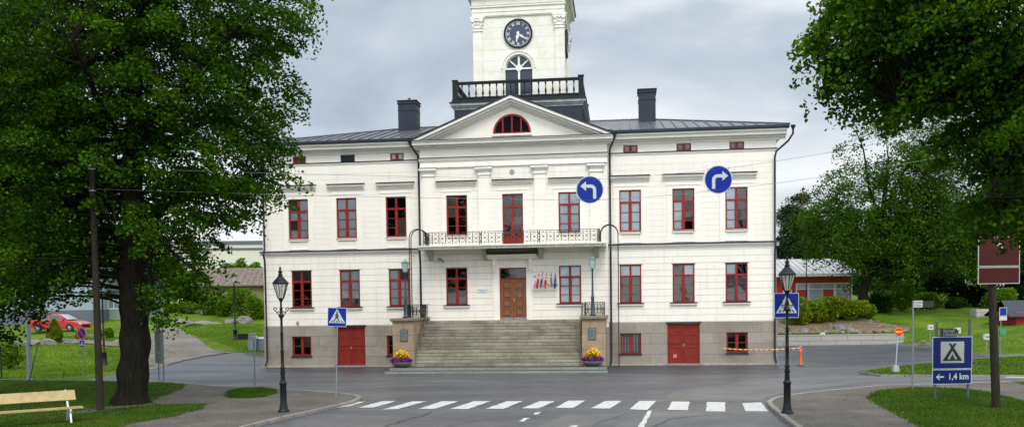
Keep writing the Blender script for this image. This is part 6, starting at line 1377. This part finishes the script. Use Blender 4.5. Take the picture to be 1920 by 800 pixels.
# ------------------------------------------------------------------ rocks
def rock(loc,sx,sy,sz,seed,label,name='boulder',group=None,m=None):
    rng=random.Random(seed); bm=bmesh.new(); bmesh.ops.create_icosphere(bm,subdivisions=3,radius=1)
    pl=[(Vector((rng.gauss(0,1),rng.gauss(0,1),rng.gauss(0,.7))).normalized(),rng.uniform(.55,.9)) for _ in range(14)]
    from mathutils import noise
    for v in bm.verts:
        for n_,d in pl:
            k=v.co.dot(n_)-d
            if k>0: v.co-=n_*k
        v.co+=v.co.normalized()*.09*noise.noise(v.co*2.3+Vector((seed,0,0)))
        v.co=Vector((v.co.x*sx,v.co.y*sy,v.co.z*sz+sz*.35))
    me=bpy.data.meshes.new(name); bm.to_mesh(me); bm.free(); me.materials.append(m or rockm); o=bpy.data.objects.new(name,me); COL.objects.link(o); o.location=loc; tag(o,label,'rock',group)
def rk(px,py,sx,sy,sz,seed,label,dz=0,**k):
    g=GT(px,py); f=.7 if seed<40 else .72; sx*=f; sy*=f; sz*=f; rock((g.x,g.y,g.z-.1+dz),sx,sy,sz,seed,label,**k)
rk(92,646,.95,.7,.62,1,'pale angular boulder left of the round bush in front of the red car')
rk(66,646,.85,.7,.5,2,'rounded grey boulder behind the grey mast at far left')
rk(40,648,1.0,.7,.55,3,'mossy boulder left of the grey mast')
rk(14,650,.9,.6,.5,4,'low boulder at the left edge beside the bush')
rk(137,643,1.1,.5,.3,5,'flat brown rock in front of the red car bonnet')
rk(122,644,.5,.4,.35,6,'small brown stone just right of the round bush')
rk(219,641,.6,.5,.35,7,'grey stone beside the footpath behind the big tree trunk')
rk(172,632,.35,.3,.45,8,'upright grey stone at the nose of the red car')
for i,(px,py,sx,sz,lab) in enumerate([(345,606,1.6,.7,'long pale rock at the top left of the gravel drive'),(372,609,1.9,.6,'broad flat rock on the grass above the gravel drive'),(398,609,1.5,.5,'low rock right of the broad flat rock above the drive'),(458,606,1.3,.9,'large pale boulder under the bushes left of the hall'),(430,607,1.0,.6,'grey rock near the slim lamp on the slope')]): rk(px,py,sx,.8,sz,20+i,lab)
# retaining wall
mb=MB(); mb.prof([(70.05,-.3),(70.05,.80),(70.5,.80),(70.5,-.3)],13.2,30.3); mb.prof([(70.0,-.3),(70.0,.40),(70.05,.40),(70.05,-.3)],13.2,29.7)
o=mb.build('retaining_wall',concrete); tag(o,'low pale concrete block retaining wall behind the car park','wall')
# rocky bank behind it
drape('earth_bank',[(14,73.2),(20,72.8),(26,73.0),(31.5,72.6),(33.5,76.0),(31,80.5),(24,81.5),(14,81.5)],earth,.03,rag=.25,seed=12)
rngb=random.Random(77); mbr=MB()
for i in range(420):
    x=rngb.uniform(14.5,32.5); y=rngb.uniform(73.1,80); s_=rngb.uniform(.04,.2)*(1.4 if y<76 else .8); z=HH(x,y)+.02
    pts_=[(x+s_*rngb.uniform(.6,1.1)*math.cos(a)*1.3,y+s_*rngb.uniform(.6,1.1)*math.sin(a)) for a in (0,1.1,2.2,3.3,4.3,5.3)]
    mbr.add([(p[0],p[1],z-.05) for p in pts_]+[((p[0]-x)*.55+x,(p[1]-y)*.55+y,z+s_*rngb.uniform(.4,.9)) for p in pts_],[(k,(k+1)%6,6+(k+1)%6,6+k) for k in range(6)]+[(6,7,8,9,10,11)],rngb.choice((0,0,1,2)))
o=mbr.build('rubble',[mat('rubble_grey',(.2,.19,.17),.9,var=.3),mat('rubble_brown',(.16,.11,.065),.9,var=.3),mat('rubble_ochre',(.24,.15,.07),.9,var=.3)]); tag(o,'loose stones and rubble scattered over the earth bank behind the retaining wall','rubble',kind='stuff')
bank=[(1573,620,.9,.85,'large blue-grey boulder in the bank above the retaining wall','slate'),(1592,624,.8,.6,'grey boulder touching the large blue-grey one on the bank',''),(1551,621,.7,.55,'brown boulder in the earth bank left of the blue-grey one','b'),(1528,622,.6,.45,'small brown boulder under the hedge by the hall corner','b'),(1625,624,.7,.5,'rusty brown stone in the bank left of the no-entry sign','b'),(1645,624,.8,.5,'ochre stone in the bank behind the no-entry sign','b'),(1661,623,.6,.4,'small grey stone just left of the no-entry sign',''),(1508,622,.7,.45,'pale stone in the bank nearest the hall',''),(1612,626,.45,.35,'dark small stone in the middle of the earth bank',''),(1490,621,.8,.4,'brown stone in the bank behind the right crossing sign','b')]
rb_=mat('brown_rock',(.15,.11,.07),.9,var=.35,vscale=2.5,bump=.6,bscale=6); rs_=mat('slate_rock',(.13,.145,.155),.85,var=.35,vscale=2.5,bump=.6,bscale=6)
for i,(px,py,sx,sz,lab,kd) in enumerate(bank): rk(px,py,sx,.6,sz,40+i,lab,m=rb_ if kd=='b' else rs_ if kd=='slate' else rockm,dz=.0)
for i,(px,py) in enumerate([(1722,645),(1730,641),(1716,647),(1738,646)]): rk(px,py,.42,.4,.3,60+i,['pinkish stone at the right end of the retaining wall','upper stone past the right end of the retaining wall','stone touching the last concrete block of the wall','outermost stone right of the retaining wall'][i],m=rb_)
g=GT(1845,592); t=thing('concrete_block','pale concrete block on top of the right grass bank','block',g,R(4)); mb=MB(); mb.box(-1.0,1.0,-.5,.5,-.1,.42); mb.box(-1.0,.4,-.45,.45,.42,.62); mb.build('slab',concrete,t); mb=MB(); mb.box(-1.02,1.02,-.52,.52,-.2,-.1); mb.build('footing',rockm,t)
# small things right
def heatbox(px,pt,pb,label):
    g=GT(px,pb); t=thing('heater_post',label,'heater post',g,0,'white boxes of the engine-heater posts'); h=AT(px,pt,g.y).z-g.z; mb=MB(); mb.tube([(0,0,0),(0,0,h-.2)],.035,8); mb.build('post',steel,t); mb=MB(); mb.box(-.17,.17,-.1,.1,h-.32,h); mb.box(-.18,.18,-.12,.11,h-.0,h+.03); mb.box(-.1,.1,-.112,-.1,h-.22,h-.1,1); mb.build('box',[mat('box_white',(.62,.62,.58),.5),greypole],t)
heatbox(1542,623.5,633,'white box on a short post behind the retaining wall'); heatbox(1744,609,650,'white box on a post just left of the campsite sign'); heatbox(1795,614.5,655,'white box on a post half behind the black direction sign'); heatbox(1849.5,626,669,'white box on a post between the campsite sign and the right pole')
g=GT(1876,672); t=thing('parking_sign','small blue sign with a green box on a post behind the right wooden pole','traffic sign',g,0); k=g.y/FPX; mb=MB(); h=AT(0,602,g.y).z-g.z; mb.tube([(0,0,0),(0,0,h)],.03,8); mb.build('post',greypole,t); mb=MB(); mb.box(-.12,.32,-.05,-.035,h-.5,h,0); mb.box(-.09,.29,-.054,-.05,h-.47,h-.03,1); mb.box(-.12,.32,-.05,-.035,h-.75,h-.52,0); mb.build('sign_face',[signgrey,signblue],t); mb=MB(); mb.box(-.1,.26,-.1,.05,AT(0,652,g.y).z-g.z,AT(0,644,g.y).z-g.z); mb.build('green_box',mat('teal_box',(.02,.25,.17),.5),t)
g=G(1679,696,.1); t=thing('no_entry_sign','red no-entry sign with a yellow bar leaning on a concrete foot on the grass island','traffic sign',g,0); top=AT(1684.5,613,g.y)-g; mb=MB(); mb.tube([(0,0,.1),tuple(top)],.03,8); mb.build('post',mat('pale_post',(.36,.43,.48),.5),t); mb=MB(); mb.add([(-.15,-.15,0),(.15,-.15,0),(.15,.15,0),(-.15,.15,0),(-.11,-.11,.3),(.11,-.11,.3),(.11,.11,.3),(-.11,.11,.3)],[(0,3,2,1),(4,5,6,7),(0,1,5,4),(1,2,6,5),(2,3,7,6),(3,0,4,7)]); mb.build('foot',concrete,t)
c=AT(1684.5,621.5,g.y)-g; r_=8.2*g.y/FPX; mb=MB(); mb.disc(c.x,c.z,r_,-.05,-.035,32,0); mb.disc(c.x,c.z,r_*.93,-.054,-.05,32,1); mb.box(c.x-r_*.68,c.x+r_*.68,-.058,-.054,c.z-r_*.19,c.z+r_*.19,2); mb.build('sign_face',[signyel,signred,signyel],t)
for v in (0,): pass
g=G(1501,686,0); t=thing('traffic_bollard','orange marker post at the end of the striped rope right of the hall','bollard',g,0); mb=MB(); mb.lathe([(.2,0),(.2,.04),(.09,.07)],n=12); mb.build('base',mat('rubber_base',(.03,.03,.03),.8),t); mb=MB(); mb.lathe([(.085,.07),(.07,.75),(.085,.78),(.085,.86),(.05,.92),(.045,1.0),(.07,1.03),(.05,1.08),(0,1.1)],n=12); mb.build('post',mat('bollard_orange',(.85,.13,.02),.5),t)
g2=BW(11.6,.35,.96); e=g+Vector((0,0,.98)); mb=MB(); P_=[g2.lerp(e,k/30)+Vector((0,0,-.10*4*(k/30)*(1-k/30))) for k in range(31)]
for i in range(30): mb.tube([P_[i],P_[i+1]],.04,6,i%2,cap=False)
o=mb.build('barrier_rope',[mat('tape_red',(.55,.13,.03),.7),mat('tape_yellow',(.7,.5,.25),.7)]); tag(o,'striped red and yellow rope from the hall wall to the orange marker post','rope')
g=GT(1512,640); t=thing('flagpole_mast','thin grey mast in front of the red building','pole',(AT(1512,560,88).x,88,H(26,88)),0); mb=MB(); mb.tube([(0,0,0),(0,0,AT(0,440,88).z-H(26,88))],[.06,.04],8); mb.build('shaft',iron,t); mb=MB(); zz=AT(0,455,88).z-H(26,88); mb.box(-.25,.25,-.03,.03,zz,zz+.12); mb.build('crossarm',iron,t)
g=AT(1714,600,90); z=H(g.x,90); park_lamp(Vector((g.x,90,z)),AT(0,546,90).z-z,'slim park lamp whose lantern shows above the pale street name plate')
# ------------------------------------------------------------------ trees
def rel(p,base): return (p.x-base[0],p.y-base[1],p.z-base[2])
# big linden in front on the left
b=G(246,756,KZ); Yb=b.y; k=Yb/FPX
def W(px,py,dy=0): return rel(AT(px,py,Yb)+Vector((0,dy,0)),b)
limbs=[([(0,0,-.15),(.0,0,.12),(.05,.0,.5),W(250,690),W(253,640),W(250,560),W(250,470),W(250,380),W(250,300),W(250,200)],[.80,.66,.56,.50,.51,.50,.45,.39,.34,.3]),
 ([W(250,215),W(258,130),W(268,40),W(272,-80),W(268,-190)],[.26,.23,.19,.13,.05]),
 ([W(248,230),W(232,150),W(218,80),W(190,-20),W(165,-150)],[.24,.19,.15,.1,.04]),
 ([W(252,330),W(300,240,-1),W(380,170,-1.5),W(470,90,-2),W(540,30,-2)],[.2,.15,.11,.07,.03]),
 ([W(252,420),W(320,370,1),W(410,340,1),W(490,330,0)],[.16,.12,.08,.03]),
 ([W(250,400),W(180,330,-1.5),W(110,290,-2.5),W(50,260,-3)],[.17,.12,.08,.03]),
 ([W(252,470),W(310,450,-1),W(350,475,-1.5),W(395,510,-1.5)],[.13,.09,.06,.02]),
 ([W(250,300),W(250,230,-2.5),W(260,150,-5)],[.16,.1,.04]),([W(250,280),W(270,210,2.5),W(280,100,5)],[.16,.1,.04]),
 ([W(252,300),W(330,200,3),W(420,160,4)],[.14,.09,.03]),([W(254,640),W(285,560,-.3),W(290,480,-.5),W(300,420,-.5)],[.16,.17,.14,.08])]
def E(px,py,rx,ry,dy=0,yy=4.0,w_=1): x,y,z=W(px,py,dy); return (x,y,z,rx*k,yy,ry*k,w_)
blobs=[E(300,-60,270,140,0,5.5),E(170,90,180,150,-.5,5),E(330,130,200,160,0,5),E(500,40,115,95,-1,3,1.2),E(470,190,95,110,-.5,3.2),E(430,300,120,100,0,3.5),
 E(440,380,95,60,-.5,2.8,1.1),E(325,450,100,80,-.5,3.2),E(362,530,75,52,-1,2,1.0),E(250,330,180,140,0,4.5),E(110,330,150,150,-1,4),E(120,480,130,80,-1,3.5,1.5),E(60,150,150,170,0,4.5),E(585,30,42,40,-1,1.5,1.2),E(520,345,45,35,-.5,1.4),E(325,590,42,33,-1.2,1,.8),E(510,270,50,60,-.5,2),E(235,560,70,45,-1.8,1.2,.6),E(80,540,120,42,-1.5,2.2,1.5)]
def keepL(p):
    # stay clear of the open view under the crown
    if abs(p[0]+14.4)<1.1 and p[1]<35.6 and p[2]<12.5 and math.sin(p[2]*3.1+p[0]*5)<.45: return False
    return p[2]>3.15
tree('linden_tree','huge old linden with a thick dark trunk on the left lawn',b,limbs,blobs+[E(150,420,190,130,2.5,3,1.2),E(60,300,150,160,2.5,3,1.2)],2150,84,.60,.108,leaf_linden,11,six=True,frac=.3,keep=keepL,rough=.085,trunkn=28,shell=.45,droop=.35,flat=.55,upw=.3)
# burls on the trunk are part of its bark outline
# second tree beyond the left edge
b=G(-130,752,KZ); Yb=b.y+2.5; b=Vector((b.x,Yb,KZ)); k=Yb/FPX
limbs=[([(0,0,-.1),W(-135,640),W(-125,500),W(-115,350),W(-115,200)],[.45,.38,.33,.26,.18]),([W(-120,400),W(-50,300,-1),W(20,200,-1.5)],[.16,.1,.03]),([W(-120,450),W(-60,400,-1),W(-10,350,-2)],[.13,.08,.03]),([W(-120,300),W(-30,150,1),W(0,0,1.5)],[.15,.1,.03])]
blobs=[E(-10,80,130,150,0,4),E(-30,300,150,130,0,4),E(20,450,120,90,-.5,3.5,1.4),E(40,550,85,50,-1,2.4,1.4),E(5,615,50,34,-1.2,1.8,1.4),E(-20,300,100,100,-1,3),E(80,250,70,120,0,3)]
tree('linden_tree','dark linden at the left edge with branches hanging over the bench',b,limbs,blobs,1000,72,.62,.125,leaf_dark,12,six=True,frac=.1,keep=lambda p:p[2]>2.4,shell=.5,droop=.35,flat=.75,upw=.2)
# foreground linden at the right, trunk beyond the frame
def near_keep(p):
    # the crown base is lifted on the side of the lawn
    return p[2]>(4.95 if p[0]>7.5 else 3.6) and p[1]>15.2
b=Vector((14.2,18.5,KZ)); Yb=18.5; k=Yb/FPX
limbs=[([(0,0,-.1),(0,0,1.5),(-.1,0,3.2),(-.3,.2,5.2),(-.6,.3,7.5)],[.5,.42,.36,.3,.2]),([(-.2,0,4.2),(-2.2,-.5,6.2),(-4.6,-.6,7.3),(-6.6,-.6,7.4)],[.2,.14,.08,.03]),([(-.3,.2,5.2),(-2,.6,7.4),(-4.5,.9,9),(-7.4,.8,9.3)],[.18,.13,.08,.03]),([(-.1,0,3.4),(-1.6,.5,5.4),(-3.2,.5,6.2),(-4.4,.4,5.6)],[.14,.1,.06,.02]),([(-.3,.2,5),(-2.2,-1,6.4),(-4.3,-1.2,6.6),(-5.2,-1.3,5.4)],[.13,.09,.05,.02]),([(-.6,.3,7.5),(-1,0,10),(-1.5,0,12)],[.2,.12,.04])]
blobs=[E(1640,30,115,90,-.5,1.8,1.1),E(1560,60,60,60,0,1.3,1.2),E(1600,130,70,60,0,1.4,1.2),E(1740,80,140,110,.5,2.6),E(1860,100,140,130,0,2.8),E(1700,190,100,45,0,1.6),E(1830,260,80,60,-.5,2),E(1880,380,70,75,-.3,1.8,.9),E(1800,430,60,55,-.3,1.2,.6),E(1760,-60,200,90,0,2.8),E(1990,300,110,260,0,3),E(1795,520,35,45,-.3,1,.3),E(1905,300,60,120,-.5,2,1)]
tree('linden_tree','near linden whose broad leaves fill the upper right corner',b,limbs,blobs,1400,66,.38,.085,leaf_near,13,six=True,frac=.35,keep=near_keep,shell=.45,droop=.5,hang=.6,flat=.7,upw=.2)
# deciduous tree in the middle distance on the right
p=AT(1616,590,86); b=Vector((p.x,86,H(p.x,86))); Yb=86; k=Yb/FPX
limbs=[([(0,0,-.3),W(1620,540),W(1640,480),W(1655,400),W(1665,300)],[.5,.42,.36,.26,.12]),([W(1650,480),W(1600,420),W(1550,390,-1),W(1520,370,-1)],[.24,.17,.1,.04]),([W(1652,450),W(1710,400),W(1770,360)],[.2,.14,.05]),([W(1655,420),W(1630,350),W(1610,280,-1),W(1590,240,-1)],[.18,.12,.07,.03]),([W(1655,400),W(1690,330),W(1730,270)],[.18,.12,.04]),([W(1634,500),W(1590,480,-1.5),W(1540,470,-2)],[.15,.1,.04])]
blobs=[E(1545,400,55,50,0,4),E(1595,350,60,40,0,4,.8),E(1610,440,85,60,0,5),E(1700,330,75,60,0,5),E(1760,290,70,75,0,5),E(1740,420,110,85,0,5.5),E(1555,455,50,35,0,3.5,.8),E(1650,500,80,45,0,4),E(1610,240,28,40,0,2,.45),E(1690,240,60,35,0,3,.7),E(1810,450,60,90,0,4),E(1590,290,22,30,0,2,.6)]
tree('maple_tree','broad maple behind the car park to the right of the red building',b,limbs,blobs,950,74,1.15,.19,leaf_maple,14,frac=.5,shell=.45,flat=.7,upw=.2)
# unseen park trees added behind the viewpoint: shade near crowns, reflect in window glass
for i,(x,y,h) in enumerate([(-19,-8,17),(-6,-15,19),(-34,-12,18),(30,-24,18)]):
    rng=random.Random(200+i); bl=[(rng.uniform(-3,3),rng.uniform(-3,3),rng.uniform(.35,.85)*h,3.2,3.2,2.6) for _ in range(9)]+[(0,0,h*.6,4.5,4.5,h*.34)]
    tree('linden_tree','one of the unseen park lindens added behind the viewpoint for shade and reflections',Vector((x,y,0)),[([(0,0,-.1),(0,0,h*.3),(.2,.1,h*.6),(0,0,h*.9)],[.45,.38,.25,.06])]+[([(0,0,h*(.25+.1*q)),(1.6*math.cos(q*2.2),1.6*math.sin(q*2.2),h*(.35+.1*q)),(3.4*math.cos(q*2.2),3.4*math.sin(q*2.2),h*(.4+.1*q))],[.16,.1,.04]) for q in range(5)],bl,420,26,1.0,.42,leaf_dark,300+i,frac=.1,group='unseen park lindens behind the viewpoint')
# background trees
def bgtree(px,Y,top,bot,rx,name,label,lm,seed,n=330,per=60,ls=.34,base_py=None,brk=None,kind='d',group=None,rad=1.3):
    p=AT(px,560,Y); z=H(p.x,Y); b=Vector((p.x,Y,z)); kk=Y/FPX; rng=random.Random(seed); zt=AT(px,top,Y).z-z; zb=max(.8,AT(px,bot,Y).z-z); R_=rx*kk
    lim=[([(0,0,-.3),(rng.uniform(-.3,.3),0,zt*.35),(rng.uniform(-.4,.4),0,zt*.65),(0,0,zt*.96)],[.12+zt*.016,.1+zt*.012,.12,.03])]
    for i in range(8):
        a=rng.uniform(0,2*PI); h0=zb+(zt-zb)*rng.uniform(0,.75); l_=R_*rng.uniform(.5,.9); lim.append(([(0,0,h0),(l_*.5*math.cos(a),l_*.5*math.sin(a),h0+l_*.25),(l_*math.cos(a),l_*math.sin(a),h0+l_*(.35 if kind!='p' else .05))],[.1,.06,.02]))
    bl=[]
    if kind=='p':
        for i in range(12):
            f=rng.random(); a=rng.uniform(0,2*PI); rr=R_*(1-.55*f)*rng.uniform(.2,.75); bl.append((rr*math.cos(a),rr*math.sin(a),zb+(zt-zb)*f*.96,R_*.42,R_*.42,(zt-zb)*.09))
    else:
        for i in range(11):
            f=rng.random(); a=rng.uniform(0,2*PI); q=math.sin(PI*min(1,.18+f*.8))**.7; rr=R_*q*rng.uniform(.1,.6); bl.append((rr*math.cos(a),rr*math.sin(a),zb+(zt-zb)*(.08+.84*f),R_*.48*q+.4,R_*.48*q+.4,(zt-zb)*.16))
        bl.append((0,0,(zb+zt)/2,R_*.7,R_*.7,(zt-zb)*.42))
    tree(name,label,b,lim,bl,n,per,rad,ls,lm,seed,bk=brk,frac=.35,shell=.5,group=group,aspect=.5 if kind=='p' else .8,flat=.35 if kind=='p' else .28,droop=.1 if kind=='p' else .35)
pines=[(1478,128,362,545,34,'slim dark pine just right of the hall roof corner'),(1506,122,338,545,38,'tallest pine behind the red building'),(1535,130,370,545,36,'pine behind the middle of the red building roof'),(1592,126,375,560,36,'pine seen between the maple branches'),(1650,118,400,580,34,'orange-trunked pine right of the red building'),(1693,124,390,580,34,'pine behind the middle of the maple'),(1745,120,380,585,38,'pine behind the right part of the maple')]
for i,(px,Y,t_,b_,rx,lab) in enumerate(pines): bgtree(px,Y,t_,b_-(40 if px>1600 else 0),rx,'pine_tree',lab,leaf_pine,100+i,n=210,per=70,ls=.36,brk=barkp,kind='p',rad=1.3)
dec=[(1700,105,470,590,60,'dense green tree on the bank behind the street name plate'),(1790,100,400,592,75,'dense tree above the bank behind the campsite sign'),(1850,96,330,590,70,'dark tall tree behind the right wooden pole'),(1925,92,300,600,85,'dark tree behind the red shed'),(1640,135,470,585,50,'low tree far behind the bank left of the lamp')]
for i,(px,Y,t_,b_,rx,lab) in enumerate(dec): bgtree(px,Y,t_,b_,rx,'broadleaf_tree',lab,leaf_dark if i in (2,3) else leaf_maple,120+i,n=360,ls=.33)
decl=[(-60,100,380,600,90,'dark tree behind the left end of the blue building'),(60,112,350,600,80,'tree rising behind the grey-blue building'),(160,110,400,600,60,'tree behind the small grey-green house'),(240,118,430,610,60,'tree behind the big linden trunk'),(315,112,470,605,50,'tree at the top of the gravel drive'),(368,108,505,603,42,'bushy tree above the flat rocks'),]
for i,(px,Y,t_,b_,rx,lab) in enumerate(decl): bgtree(px,Y,t_,b_,rx,'broadleaf_tree',lab,leaf_maple if i>2 else leaf_dark,140+i,n=300,ls=.36)
for i,(px,Y,t_,b_,rx,lab) in enumerate([(428,124,480,560,22,'slender birch left of the olive house'),(455,126,486,545,20,'slender birch behind the olive house roof'),(482,125,490,545,18,'slender birch touching the hall corner')]): bgtree(px,Y,t_,b_,rx,'birch_tree',lab,leaf_bush,160+i,n=90,per=50,ls=.3,brk=whitepaint,rad=1.0)
# bushes
def bush(px,py,wpx,hpx,label,lm,seed,n=3500,ls=.16,Y=None,**kw):
    hpx=hpx*(1.25 if (Y or 0)>83 and px>1640 else 1); g=GT(px,py) if Y is None else Vector((AT(px,py,Y).x,Y,H(AT(px,py,Y).x,Y))); s=g.y/FPX; h=hpx*s if Y is None else AT(px,py-hpx,Y).z-g.z; shrub('bush',label,g,wpx*s/2*.8,wpx*s/2*.7,h*.95,n,ls,lm,seed,**kw)
bush(103,641,44,46,'round green conifer bush in front of the red car',leaf_hedge,1,n=5200,ls=.13,cone=True)
bush(18,692,75,52,'loose wild bush at the left edge behind the thin post',leaf_bush,2,n=3200,ls=.11)
hed=[(1495,54,48),(1524,48,42),(1555,60,50),(1590,50,43),(1620,36,36)]
hl=['clipped hedge shrub nearest the hall, behind the right crossing sign','yellowish hedge shrub below the red building','yellow-green hedge shrub hanging over the bank','tall green hedge shrub before the right half of the red building','dark green hedge shrub at the right corner of the red building']
for i,(px,w_,h_) in enumerate(hed): bush(px,608,w_+14,h_,hl[i],leaf_hedge if i<4 else leaf_bush,10+i,n=6500,ls=.17,Y=79+i*.4,group='hedge shrubs on the bank')
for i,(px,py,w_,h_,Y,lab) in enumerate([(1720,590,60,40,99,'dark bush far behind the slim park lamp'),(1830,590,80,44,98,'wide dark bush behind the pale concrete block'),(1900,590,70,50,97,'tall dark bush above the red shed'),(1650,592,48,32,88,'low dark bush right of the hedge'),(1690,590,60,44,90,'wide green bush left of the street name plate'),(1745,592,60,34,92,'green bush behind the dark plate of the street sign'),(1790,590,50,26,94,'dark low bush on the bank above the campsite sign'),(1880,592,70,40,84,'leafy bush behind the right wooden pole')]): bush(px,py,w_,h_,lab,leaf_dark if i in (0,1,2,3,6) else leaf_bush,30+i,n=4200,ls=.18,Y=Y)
for i,(px,py,w_,h_,Y,lab) in enumerate([(395,603,60,46,92,'bush above the flat rocks left of the slim lamp'),(425,604,58,50,90,'round bush behind the slim lamp on the slope'),(452,605,54,62,88,'tall light green bush below the olive house'),(480,606,46,50,86,'bush against the left corner of the hall'),(352,602,50,36,96,'bush at the top end of the gravel drive'),(318,600,40,30,98,'bush left of the gravel drive top')]): bush(px,py,w_,h_,lab,leaf_bush,50+i,n=4000,ls=.17,Y=Y)
for i,(px,py,w_,h_,lab) in enumerate([(152,636,20,16,'small green bush beside the red car bonnet'),(205,633,24,18,'flowering bush in front of the small grey-green house'),(185,634,20,14,'low bush behind the slim lamp')]): bush(px,py,w_,h_,lab,leaf_bush,70+i,n=1500,ls=.12)
